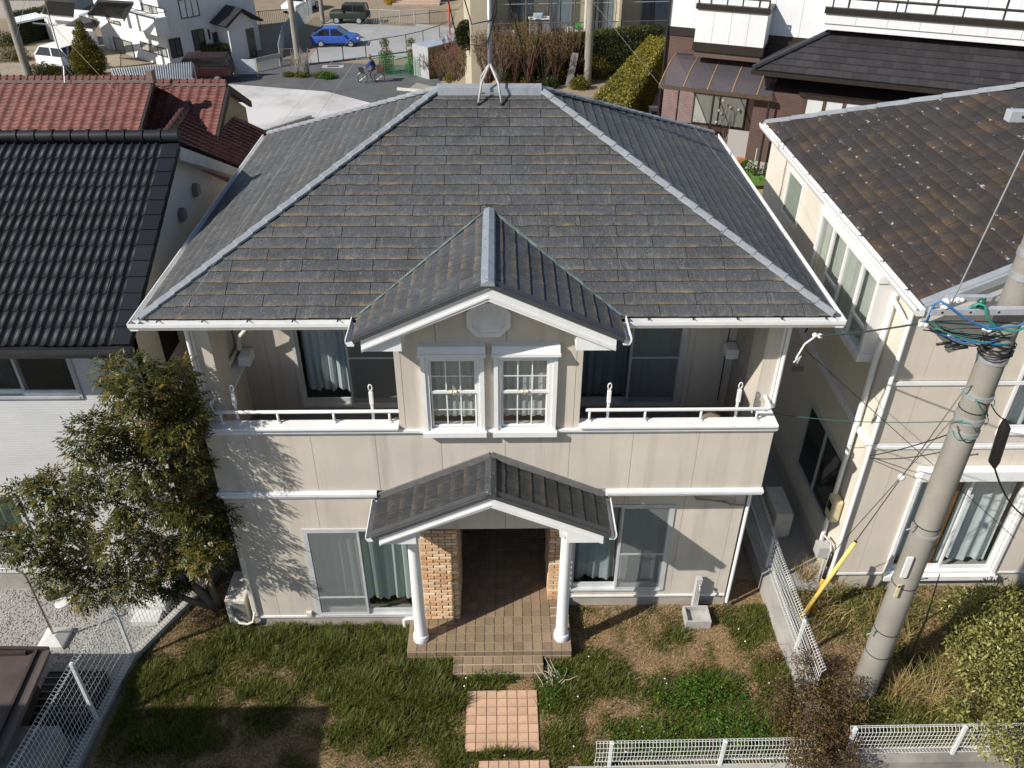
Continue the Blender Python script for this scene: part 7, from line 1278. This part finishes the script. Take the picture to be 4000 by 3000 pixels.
t = AF.at(*cD(715, 140))[0]; p = AF.M @ Vector((t, -.5, zA)); T = thing('bin', tuple(p), 'white rack with bright green tub on the apartment balcony', 'bin'); AF.mb().box(t-.4, t+.5, -.7, -.4, zA, zA+.7).build('rack', WHITE, T); AF.mb().box(t-.1, t+.25, -.65, -.35, zA+.7, zA+.95).build('tub', mat('bright_green', (.05, .5, .08), .5), T)
for x in (460, 585, 600):
    t = AF.at(*cD(x, 180))[0]; p = AF.M @ Vector((t, -.3, zA)); tag(AF.mb().lathe([(.10, 0), (.14, .22), (.15, .25), (.1, .25)], (t, -.25, zA), 12).build('flower_pot', mat('clay_pot', (.38, .12, .05), .8), None), 'small clay flower pot behind the apartment balcony rail', 'pot', 'clay pots on the apartment balcony')
p = AF.M @ Vector((u0-.6, .6, 0)); leafbush('round_bush', tuple(gnd(1017, 85)), 'round dark clipped bush beside the apartment end wall', [(onP(1010, 72, (0, 36, 0), Vector((0, 1, 0))), .6), (onP(1009, 82, (0, 36, 0), Vector((0, 1, 0))), .6)], 700, .12, .06, HG, False)
# garden behind the ridge: shrubs, bare fruit trees, stone post
GRD_ = [(cD(440, 468), .35, HY, 'small yellow-green clipped azalea at the garden edge'), (cD(612, 455), .55, OLIVE, 'rounded golden azalea beside the leaning stone post'), (cD(560, 485), .4, HG, 'small dark rounded azalea below the golden one'), (cD(725, 490), .45, HY, 'bright low rounded shrub beside the long hedge'), (cD(350, 450), .55, OLIVE, 'wide olive azalea below the bare pruned tree'), (cD(800, 430), .8, OLIVE, 'large loose olive shrub beside the garden pole'), (cD(880, 360), .8, OLIVE, 'tall loose olive shrub behind the garden pole'), (cD(960, 310), .7, HG, 'dark loose shrub at the upper end of the long hedge'), (cD(40, 460), .6, HY, 'low spreading yellowish shrub at the garden corner')]
for pxy, r, m, lab in GRD_:
    c = gnd(*pxy); c = Vector((c.x, c.y, terrain(c.x, c.y))); leafbush('garden_shrub', tuple(c), lab, [(c+Vector((0, 0, r*.55)), r), (c+Vector((r*.5, .1, r*.4)), r*.7), (c+Vector((-r*.5, .1, r*.4)), r*.7)], 420, .08, .04, m, False, 'shrub', squash=.85)
for i, (x, y, h, lab) in enumerate(((460, 440, 2.4, 'reddish bare twiggy shrub near the garden corner'), (200, 440, 2.2, 'reddish bare twiggy shrub below the roof aerial'), (110, 430, 2.2, 'reddish bare twiggy shrub beside the green mesh fence'), (560, 420, 1.8, 'pinkish bare shrub before the dark hedge'), (290, 420, 2.4, 'dense reddish bare shrub behind the roof aerial'))):
    baretree('bare_shrub', gnd(*cD(x, y)), h, lab, REDB, 30, .9, i+3, 'shrub', None, .025, (PINK, 14))
for i, (x, y, h, lab, m_) in enumerate(((1060, 560, 1.6, 'brown twiggy shrub inside the green fence', OLIVE), (1130, 575, 1.8, 'dense russet twiggy shrub beside the footpath end', PINK), (1190, 590, 1.7, 'low tangled shrub beside the footpath end', OLIVE), (1230, 560, 2.0, 'tall russet shrub behind the footpath end', PINK), (1265, 600, 1.6, 'olive tangled shrub next to the main ridge end', OLIVE), (1150, 520, 2.0, 'tall brown twiggy shrub in front of the boarded shed', PINK), (1215, 500, 2.2, 'reddish thicket against the boarded shed', PINK))):
    baretree('tangled_shrub', gnd(*cC(x, y)), h, lab, REDB, 26, .95, i+20, 'shrub', None, .022, (m_, 22))
for i, (x, y) in enumerate(((985, 186), (1020, 188), (1052, 185), (1082, 186), (1112, 182), (1140, 186), (1172, 182), (1200, 184), (1128, 172), (1068, 172), (1240, 170))): baretree('thicket_shrub', gnd(x, y), 2.2+.5*(i % 3)*.5, 'leafless reddish thicket shrub between the main ridge and the rough hedge', REDB if i % 3 else mat('brown_branch', (.16, .12, .09), .9), 30, 1.0, i+50, 'shrub', 'leafless thicket behind the main ridge', .02, ((PINK, OLIVE, HY)[i % 3], 26))
p = gnd(*cD(605, 425)); T = baretree('pruned_tree', p+Vector((0, 0, .6)), 1.6, 'bare pruned fruit tree with pale trunk before the dark hedge', mat('pale_bark', (.42, .38, .32), .9), 12, .8, 5, 'tree', None, .035); MB().tube([p, p+Vector((.05, 0, .6)), p+Vector((.3, .1, 1.1))], .08, 8, r1=.04).build('trunk', mat('pale_bark', (.42, .38, .32), .9), T, smooth=True)
p = gnd(*cD(665, 470)); tag(MB().bar(p, p+Vector((.25, 0, 1.5)), .3, .25, (0, 1, 0)).build('stone_post', mat('grey_stone', (.26, .25, .23), .9), None), 'leaning grey stone post among the garden azaleas', 'post')
# green net fence, plastic-roofed shed, shrubs by the road
gp_ = [gnd(*cC(*q)) for q in ((700, 530), (800, 535), (905, 545), (1010, 550), (1130, 560), (1170, 565))]; GF = thing('green_fence', tuple(gp_[0]), 'bright green net fence on posts at the garden corner by the road', 'fence'); GM = mat('green_net', (.02, .22, .09), .6); q = MB()
for a, b in zip(gp_, gp_[1:]):
    MB().tube([a, a+Vector((0, 0, 1.5))], .03, 6).build('post', GM, GF)
    for i in range(12): z = Vector((0, 0, .1+i*.11)); q.tube([a+z, b+z], .009, 4, cap=False)
    for i in range(8): k = a+(b-a)*(i/8); q.tube([k, k+Vector((0, 0, 1.35))], .006, 4, cap=False)
stuff(q.build('net', GM, GF))
s0, s1, s2, s3 = [onZ(*cC(*p), -1.0) for p in ((930, 315), (1270, 285), (1260, 250), (1180, 245))]; b0 = onZ(*cC(925, 318), -2.0); b1 = onZ(*cC(1035, 345), -2.0); b2 = onZ(*cC(1290, 285), -2.0); b3 = onZ(*cC(1180, 262), -2.0)
SHD = thing('lean_to_shed', (b1.x, b1.y, -3), 'tan boarded shed with clear corrugated plastic roof behind the green fence', 'shed'); MB().prism([b0, b1, b2, b3], (0, 0, .08)).build('roof', mat('grey_plastic_sheet', (.36, .40, .45), .35, (.28, .31, .35), 1.5), SHD)
MB().add([b1-Vector((0, 0, 2.6)), b2-Vector((0, 0, 2.6)), b2, b1], [(0,1,2,3)]).build('side_wall', mat('tan_boards', (.34, .25, .15), .9, (.26, .19, .12), 1.5, sc3=(6, 6, .3)), SHD); MB().add([b0-Vector((0, 0, 2.6)), b1-Vector((0, 0, 2.6)), b1, b0], [(0,1,2,3)]).build('end_wall', mat('tin_sheet', (.45, .46, .47), .5, metal=.2), SHD)
for (x, y, r, m, lab) in ((745, 520, .55, OLIVE, 'brownish conical shrub at the road corner of the green fence'), (930, 520, .5, HY, 'yellow-green climbing shrub inside the green fence')):
    c = gnd(*cC(x, y)); leafbush('garden_shrub', tuple(c), lab, [(c+Vector((0, 0, .4)), r), (c+Vector((.05, 0, 1.2)), r*.85), (c+Vector((0, 0, 2.0)), r*.6)], 330, .10, .05, m, True, 'shrub')
c = gnd(*cA(650, 555)); leafbush('conical_tree', tuple(c), 'conical olive evergreen beside the parked white car', [(c+Vector((0, 0, .5)), .95), (c+Vector((.3, 0, 1.2)), .95), (c+Vector((-.35, 0, 1.1)), .8), (c+Vector((.1, 0, 2.0)), .75), (c+Vector((.05, 0, 2.8)), .45), (c+Vector((.15, 0, 3.4)), .22)], 420, .15, .06, leafmat('pale_conifer', (.05, .055, .01), (.19, .17, .03), (.30, .24, .05), .3), True, 'tree', up=.8)
for i, (x, y, r) in enumerate(((260, 545, .5), (330, 550, .6), (400, 555, .6), (480, 560, .55), (60, 430, .9), (20, 330, .9))):
    c = gnd(*cA(x, y)); leafbush('verge_shrub', tuple(c), ('olive' if i % 2 == 0 else 'dark green')+' scrubby shrub on the bank below the driveway', [(c+Vector((0, 0, .3)), r), (c+Vector((r, 0, .3)), r*.8)], 260, .12, .04, HG if i % 2 else OLIVE, False, 'shrub', 'scrub below the driveway')
# further buildings along the top edge
b = gnd(*cC(870, 60)); FB = thing('house', tuple(b), 'pale house with curved white wall behind the parking lot', 'house'); q0, q1 = gnd(*cC(640, 75)), gnd(*cC(1150, 78))
MB().box(q0.x+3.2, q0.x+6, q0.y+4, q0.y+10, GZ-1, GZ+5).build('entrance_wall', FARW, FB); MB().tube([(q0.x+9.4, q0.y+8, GZ-.5), (q0.x+9.4, q0.y+8, GZ+1.8)], 3.4, 32).build('curved_wall', mat('curved_grey_wall', (.42, .43, .45), .7), FB); MB().box(q0.x+4.0, q0.x+4.9, q0.y+3.95, q0.y+3.998, GZ, GZ+2.2).build('door', BRF, FB)
MB().box(q0.x-10, q0.x+2.8, q0.y+5, q0.y+5.3, GZ-1, GZ+1.1).build('block_wall', mat('block_wall', (.30, .28, .25), .9, fine=.1), FB); MB().box(q0.x-12, q0.x+3, q0.y+8, q0.y+14, GZ-1, GZ+4).build('dark_house', mat('brown_wall', (.07, .055, .045), .8), FB)
for i in range(3): MB().box(q0.x+1.6, q0.x+6, q0.y+2.4+i*.4, q0.y+2.8+i*.4, GZ-.2, GZ+.16*(i+1)).build('step', mat('pink_paving', (.48, .36, .28), .9, fine=.1), FB)
c = gnd(*cC(765, 42)); leafbush('golden_bush', tuple(c), 'small golden bush beside the steps of the pale house', [(c+Vector((0, 1, .5)), .7)], 400, .12, .06, leafmat('golden_leaf', (.3, .2, .01), (.6, .42, .03), None, .3), False)
# ------------------------------------------------------------ brown and white house, upper right
BU = Vector((math.cos(R(-24)), math.sin(R(-24)), 0)); BP = Vector((7.77, 23.74, 0)); BM = WF(BP, BU); BG = .2
BH = thing('house', tuple(BP), 'white and brown two-storey house with dark tile skirt roof and plastic terrace roof', 'house')
UPW = mat('white_panel_wall', (.66, .665, .67), .7, (.61, .62, .63), 1.5, streak=.15); BRW = mat('brown_tile_wall', (.115, .07, .058), .8, (.09, .055, .046), 1.5, fine=.08)
nB = BRW.node_tree.nodes; bk = nB.new('ShaderNodeTexBrick'); tB = nB.new('ShaderNodeTexCoord'); mB = nB.new('ShaderNodeMapping'); mB.inputs['Rotation'].default_value = (R(90), 0, R(24)); BRW.node_tree.links.new(tB.outputs['Object'], mB.inputs[0]); BRW.node_tree.links.new(mB.outputs[0], bk.inputs[0]); bk.inputs['Scale'].default_value = 1; bk.inputs['Brick Width'].default_value = .3; bk.inputs['Row Height'].default_value = .09; bk.inputs['Mortar Size'].default_value = .008; bb_ = nB.new('ShaderNodeBump'); bb_.inputs['Distance'].default_value = .012; BRW.node_tree.links.new(bk.outputs['Fac'], bb_.inputs['Height']); bb_.invert = True; BRW.node_tree.links.new(bb_.outputs[0], nB['Principled BSDF'].inputs['Normal'])
uL = BM.at(*cE(135, 60))[0]; zB = BM.at(*cE(190, 160))[1]; zB = BM.at(*cE(190, 165))[1]
BM.mb().box(uL, uL+15, -8, 0, BG-.3, zB).build('lower_wall', BRW, BH); 
ends = [uL+i*.95 for i in range(17)]
up_core = BM.mb().box(uL-.01, uL+15.01, -8, -.025, zB+.3, zB+5).build('upper_wall', UPW, BH)
for a, b in zip(ends, ends[1:]): BM.mb().box(a+.005, b-.005, -.024, .02, zB+.3, zB+5).build('wall_panel', UPW, up_core)
BM.mb().box(uL-.03, uL+15.03, -8.1, .04, zB, zB+.3).build('belt_course', BRF, BH); BM.mb().tube([(uL+.02, .08, BG), (uL+.02, .08, zB+5)], .04, 8).build('downpipe', BRF, BH)
# balcony box
BB = WF(BP, BU, 1.0); u0, u1, z0, z1 = BB.rect(cE(268, 50), cE(575, 210)); z1 = BB.at(*cE(300, 42))[1]; z0 = BB.at(*cE(300, 200))[1]
bl = BB.mb().box(u0, u1, -.98, -.025, z0, z1).build('balcony', UPW, BH); n = 4
for i in range(n): BB.mb().box(u0+(u1-u0)*i/n+.005, u0+(u1-u0)*(i+1)/n-.005, -.024, .02, z0+.02, z1).build('wall_panel', UPW, bl)
BB.mb().box(u0-.06, u1+.06, -.12, .08, z1, z1+.18).build('balcony_cap', BRF, bl); BB.mb().box(u1-.1, u1+.06, -1, -.121, z1, z1+.18).build('balcony_cap', BRF, bl); BB.mb().tube([(u0, -.02, z1+.42), (u1, -.02, z1+.42)], .035, 6).tube([(u0+.02, -.02, z1+.18), (u0+.02, -.02, z1+.42)], .03, 6).tube([(u1-.02, -.02, z1+.18), (u1-.02, -.02, z1+.42)], .03, 6).build('rail', BRF, bl)
BB.mb().box(u0-.03, u1+.03, -.98, .04, z0-.28, z0+.015).build('dark_base', BRF, bl); BB.mb().box(u0+.05, u1-.05, -.9, -.04, z0-.5, z0-.29).build('brown_base', mat('brown_board', (.11, .075, .062), .7), bl)
u2, u3, _, _ = BM.rect(cE(330, 0), cE(560, 20)); BM.win(BH, u2, u3, z1-.9, z1+1.6, BRF, CGL, 3, name='balcony_door')
# ground floor openings and terrace roof
u0, u1, z0, z1 = BM.rect(cE(252, 425), cE(480, 600)); BM.win(BH, u0, u1, z0, z1, BRF, [CGL, CGL], 2, name='terrace_door'); gz0, gz1 = z0, z1
s0, s1, _, _ = BM.rect(cE(112, 430), cE(240, 560))
for a, b in ((s0, (s0+s1)/2-.03), ((s0+s1)/2+.03, s1)):
    sh = BM.mb().box(a, b, .02, .07, z0, z1+.05).build('storm_shutter', mat('mauve_shutter', (.27, .19, .18), .6), BH)
    for i in range(20): BM.mb().box(a+.02, b-.02, .07, .085, z0+.05+i*(z1-z0)/20, z0+.05+(i+.6)*(z1-z0)/20).build('shutter_rib', mat('mauve_shutter', (.27, .19, .18), .6), sh)
ga, gb2 = onZ(*cE(92, 395), 2.85), onZ(*cE(617, 447), 2.85); gw = (gb2-ga).length; TG = WF(ga, BU)
ub = TG.mb(); dp = abs((ga-BP).dot(BM.n)); dz_ = .62
tr = TG.mb().box(-.03, gw+.03, -.06, .06, 2.75, 2.87).build('terrace_gutter', mat('bronze_gutter', (.11, .085, .06), .4, metal=.3), BH); TG.mb().box(-.0, gw, -dp+.02, -dp+.1, 2.85+dz_-.06, 2.85+dz_+.04).build('terrace_header', BRF, tr)
PC = veil('smoked_plastic', (.09, .085, .10), .62)
arc = lambda t: (-dp*t, 2.87+dz_*(1-(1-t)**1.8))
for i in range(6):
    u = gw*i/4.6
    if u > gw+.05: break
    TG.mb().tube([(min(u, gw-.02), *arc(t)) for t in (0, .12, .3, .6, 1)], .03, 6).build('terrace_rib', mat('tan_rib', (.30, .19, .09), .5), tr)
for i in range(5): 
    a, b = gw*i/4.6+.03, min(gw, gw*(i+1)/4.6)-.03; TG.mb().grid(lambda s, t: (a+(b-a)*s, *arc(t)), 1, 8).build('terrace_sheet', PC, tr, smooth=True)
for u in (.05, gw*.5, gw-.05): TG.mb().tube([(u, 0, BG), (u, 0, 2.76)], .04, 6).build('terrace_post', BRF, tr)
# skirt roof wing on the right
WNG = WF(BP, BU, 1.9); e0, zw = WNG.at(*cE(560, 380)); ew = e0-.1
WNG.mb().box(ew, ew+9, -1.85, 0, BG-.3, 3.0).build('wing_wall', BRW, BH); WNG.mb().box(ew-.02, ew+9, -.02, .03, BG-.3, BG+.25).build('foundation', CONC, BH)
EV = WF(BP, BU, 2.5); ue = EV.at(*cE(527, 322))[0]; ze = EV.at(*cE(700, 340))[1]; rise, run = 1.25, 2.45
T_ = mat('dark_flat_tile', (.024, .023, .026), .6, (.032, .028, .030), 3, rnd=.22, fine=.1); WRF = EV.mb().add([(ue, 0, ze), (ue+10, 0, ze), (ue+10, -run, ze+rise), (ue+run*1.1, -run, ze+rise), (ue, -run, ze-.02)], [(0,1,2,3), (0,3,4)]).build('skirt_roof', T_, BH)
dn = Vector((0, -run, rise)).normalized(); sl_ = math.hypot(run, rise); tm = MB().box(0, .285, 0, .34, 0, .03).mesh('roof_tile', T_)
for r in range(8):
    for i in range(34):
        u = ue+i*.29-(r % 2)*.145; s = r*sl_/8
        if u < ue+1.1*run*r/8+.05: continue
        B = Matrix(((1, 0, 0, u), (0, dn.y, dn.z, dn.y*s), (0, dn.z, -dn.y, ze+dn.z*s), (0, 0, 0, 1))); piece('roof_tile', tm, WRF, EV.M @ B @ Matrix.Rotation(R(-4), 4, 'X'))
hp0, hp1 = EV.M @ Vector((ue, 0, ze)), EV.M @ Vector((ue+run*1.1, -run, ze+rise)); d = hp1-hp0
for i in range(16): a = hp0+d*(i/16); MB().tube([a+Vector((0, 0, .06)), a+d*(1/15)+Vector((0, 0, .05))], .10, 8).build('hip_tile', mat('dark_hip', (.04, .042, .045), .45), WRF, auto=40)
EV.mb().box(ue-.05, ue+10, -.04, .08, ze-.16, ze-.02).build('gutter', BRF, WRF); EV.mb().box(ue+run*1.1, ue+10, -run-.1, -run+.1, ze+rise-.02, ze+rise+.14).build('roof_flashing', BRF, WRF); EV.mb().box(ue, ue+10, -1, -.041, ze-.18, ze-.1).build('eave_soffit', mat('dark_soffit', (.05, .04, .036), .8), WRF)
b0, b1, c0, c1 = WNG.rect(cE(735, 440), cE(950, 540)); c0 = c1-1.25
byw = WNG.mb().prism([(b0, 0, c0), (b0+.3, .45, c0), (b1+1.2, .45, c0), (b1+1.5, 0, c0)], (0, 0, -.12)).prism([(b0, 0, c1+.02), (b0+.3, .45, c1+.02), (b1+1.2, .45, c1+.02), (b1+1.5, 0, c1+.02)], (0, 0, .12)).build('bay_window', BRF, BH)
for i in range(5): u = b0+.3+i*(b1+.9-b0)/4; WNG.mb().box(u-.05, u+.05, .36, .44, c0, c1).build('mullion', mat('brown_mullion', (.09, .05, .04), .5), byw)
WNG.mb().box(b0+.3, b1+1.2, .38, .40, c0+.02, c1).build('pane', mat('white_curtain_pane', (.56, .58, .58), .3, (.48, .5, .5), 3, sc3=(9, 9, .6)), byw)
p = WNG.at(*cE(640, 728)); WNG.box('outlet_box', WHITE, BH, p[0]-.1, p[0]+.1, p[1]-.12, p[1]+.12, .031, .12)
# upper balcony above the skirt roof
B2 = WF(BP, BU, .9); u0 = B2.at(*cE(862, 75))[0]; z1 = B2.at(*cE(880, 62))[1]
b2 = B2.mb().box(u0, u0+9, -.85, -.025, ze+rise-.1, z1).build('upper_balcony', UPW, BH)
for i in range(9): B2.mb().box(u0+i+.005, u0+i+.995, -.024, .02, ze+rise+.1, z1).build('wall_panel', UPW, b2)
B2.mb().box(u0-.05, u0+9, -.1, .08, z1, z1+.2).build('balcony_cap', BRF, b2); B2.mb().tube([(u0+.15, -.02, z1+.5), (u0+9, -.02, z1+.5)], .045, 6).build('rail', BRF, b2)
for i in range(5): B2.mb().box(u0+.15+i*2, u0+.2+i*2, -.05, .0, z1+.19, z1+.5).build('rail_post', BRF, b2)
BM.win(BH, u0+.6, u0+3.4, z1-.9, z1+1.3, BRF, [CGL, WSH, CGL], 3, name='upper_door'); BM.win(BH, u0+5.4, u0+8.4, z1-.9, z1+1.3, BRF, [CGL, WSH], 3, name='upper_door')
# things on the terrace and in the small yard
p = gnd(*cE(520, 690)); U = Vector((*BU[:2], 0))
PN = thing('plastic_panels', tuple(p), 'grey ribbed plastic panels leaning around the terrace corner', 'panel')
for i in range(2): TG.mb().box(gw*.66+i*.02, gw*.92, -.45-i*.3, -.41-i*.3, BG, BG+1.25-i*.2).build('panel', mat('ribbed_plastic', (.36, .35, .33), .5, sc3=(60, 60, .5)), PN)
p = onZ(*cE(555, 770), BG); fz = thing('storage_bin', tuple(p), 'white and blue plastic storage bins stacked beside the terrace post', 'bin'); MB().box(p.x-.28, p.x+.28, p.y-.2, p.y+.25, BG, BG+.75).build('lower_bin', mat('pale_blue_bin', (.40, .50, .55), .6), fz, bevel=.03); MB().box(p.x-.26, p.x+.26, p.y-.2, p.y+.22, BG+.76, BG+1.35).build('upper_bin', WHITE, fz, bevel=.03)
for i, (x, y) in enumerate(((548, 850), (645, 855), (480, 825))):
    p = onZ(*cE(x, y), BG+.05); T = thing('planter', tuple(p), ('green trough planter with dark leafy plants beside the lawn', 'green trough planter with a tall yellow-green plant by the brown wall', 'green trough planter with bright flowers near the terrace')[i], 'planter'); MB().add([(p.x-.38, p.y-.14, BG), (p.x+.38, p.y-.14, BG), (p.x+.38, p.y+.14, BG), (p.x-.38, p.y+.14, BG), (p.x-.45, p.y-.18, BG+.32), (p.x+.45, p.y-.18, BG+.32), (p.x+.45, p.y+.18, BG+.32), (p.x-.45, p.y+.18, BG+.32)], [(0,1,5,4), (1,2,6,5), (2,3,7,6), (3,0,4,7), (4,5,6,7)]).build('trough', mat('green_trough', (.13, .26, .05), .6), T)
    leafbush('planter', tuple(p), '', [(Vector((p.x+dx, p.y, BG+.45+(.5*(dx > 0) if i == 1 else 0))), .22) for dx in (-.25, 0, .25)], 150, .09, .05, (HG, HY, IVY)[i], False, parent=T)
p = onZ(*cE(400, 705), BG); tag(MB().lathe([(.10, 0), (.13, .25), (.14, .27), (.10, .27)], (p.x, p.y, BG), 12).build('bucket', mat('orange_bucket', (.65, .20, .02), .5), None, smooth=True), 'orange bucket on the terrace beside the decorated bare tree', 'bucket')
p = onZ(*cE(470, 770), BG); tag(MB().lathe([(.15, 0), (.2, .25), (.21, .28), (.15, .28)], (p.x, p.y, BG), 12).build('clay_pot', mat('clay_pot', (.38, .12, .05), .8), None, smooth=True), 'large clay pot beside the green planters', 'pot'); p = onZ(*cE(555, 770), BG); tag(MB().ball((p.x, p.y, BG+1.46), .13, 10, (1.3, .8, .9)).build('orange_bundle', mat('orange_cloth', (.55, .22, .06), .8), None, smooth=True), 'crumpled orange bundle on top of the stacked bins', 'bundle')
p = onZ(*cE(395, 690), BG); T = baretree('ornament_tree', p, 2.0, 'bare little tree hung with white ornaments in front of the terrace', mat('grey_branch', (.36, .32, .28), .9), 6, .5, 8, 'tree', None, .02)
r_ = random.Random(3)
for i in range(8): MB().ball((p.x+r_.uniform(-.45, .45), p.y+r_.uniform(-.3, .3), BG+r_.uniform(.6, 2.0)), .055, 8).build('ornament', PORC, T, smooth=True)
p = onZ(*cE(75, 540), .5); MBu = MB().box(p.x-.35, p.x+.35, p.y-.15, p.y+.15, .1, .9); T = thing('ac_unit', (p.x, p.y, .1), 'white air-conditioner unit at the shaded corner of the brown house', 'air conditioner'); MBu.build('casing', WHITE, T, bevel=.02); MB().box(p.x-.25, p.x+.1, p.y-.156, p.y-.1505, .25, .75).build('grille', RL, T)
gp2 = [onZ(x, y, .1) for x, y in ((1652, 470), (1690, 462))]; 
# ------------------------------------------------------------ aerial on the main roof
AM = thing('aerial_mast', (0.03, YR, ZR+.1), 'grey steel aerial mast on four splayed legs on the main ridge', 'aerial'); ft = [onP(*p, (0, YR-.22, 0), Vector((0, 1, 0))) for p in ((1033, 210), (1084, 210))]; mx_ = (ft[0].x+ft[1].x)/2; GST = mat('mast_steel', (.42, .44, .46), .4, (.34, .35, .37), 9, metal=.5); TP = mat('taped_legs', (.46, .44, .42), .7, (.36, .34, .33), 14)
hz = onP(1059, 138, (0, YR, 0), Vector((0, 1, 0))).z
for x in (ft[0].x, ft[1].x):
    for s in (-1, 1):
        b_ = Vector((x, YR+s*.30, ZR-.11)); m1 = Vector((mx_+(x-mx_)*.70, YR+s*.19, (ZR-.11+hz)/2+.03)); lg = MB().tube([b_, m1, Vector((mx_+(x-mx_)*.02, YR+s*.02, hz))], .017, 7).build('leg', TP, AM, smooth=True); MB().ball(tuple(b_), .03, 8).build('rubber_foot', BLACK, lg, smooth=True)
MB().tube([(mx_, YR, hz-.05), (mx_, YR, hz+.95)], .032, 10).tube([(mx_, YR, hz+.95), (mx_, YR, hz+3.0)], .022, 8).build('mast', GST, AM, smooth=True); MB().tube([(mx_-.01, YR, hz+.90), (mx_-.01, YR, hz+2.6)], .026, 8).build('rusty_section', mat('rusty_mast2', (.36, .25, .13), .8, (.30, .22, .15), 14), AM, smooth=True)
MB().bar((ft[0].x+.03, YR-.2, ZR+.02), (ft[1].x-.03, YR-.2, ZR+.02), .02, .02).build('spreader', GST, AM)
bx_ = MB().box(mx_+.06, mx_+.16, YR-.05, YR+.05, hz+1.15, hz+1.55).build('booster_box', mat('booster_grey', (.45, .50, .54), .5), AM, bevel=.02)
for pts in ([(mx_+.1, YR, hz+1.15), (mx_+.08, YR, hz+.8), (mx_+.03, YR-.03, hz+.6), (mx_-.25, YR-.05, hz+.55), (mx_-.35, YR-.05, hz+.9), (mx_-.3, YR-.02, hz+1.5), (mx_-.02, YR, hz+2.1)], [(mx_+.12, YR, hz+1.15), (mx_+.1, YR, hz+.7), (mx_-.05, YR-.04, hz+.25), (mx_-.45, YR-.05, hz+.3), (mx_-.65, YR, hz+1.2), (mx_-.7, YR+.1, hz+2.4)], [(mx_+.1, YR, hz+1.15), (mx_+.3, YR, hz+.8), (mx_+.5, YR+.1, hz+.1), (mx_+.62, YR+.1, ZR+.12)]): MB().tube(pts, .010, 6).build('cable', BLACK, AM, smooth=True)
for k_, (x, y, z, lab) in enumerate(((-3.85, .03, 5.91, 'thin aerial guy wire to the front left eave'), (4.25, 2.2, 5.98, 'thin aerial guy wire across the right roof slope'), (-4.2, 6.9, 5.95, 'thin aerial guy wire to the back left eave'), (4.2, 6.9, 5.95, 'thin aerial guy wire to the back right eave'))): wire('guy_wire', (mx_, YR, hz+2.4), (x, y, z), .0, .0022, mat('dull_wire', (.32, .32, .31), .6), lab)
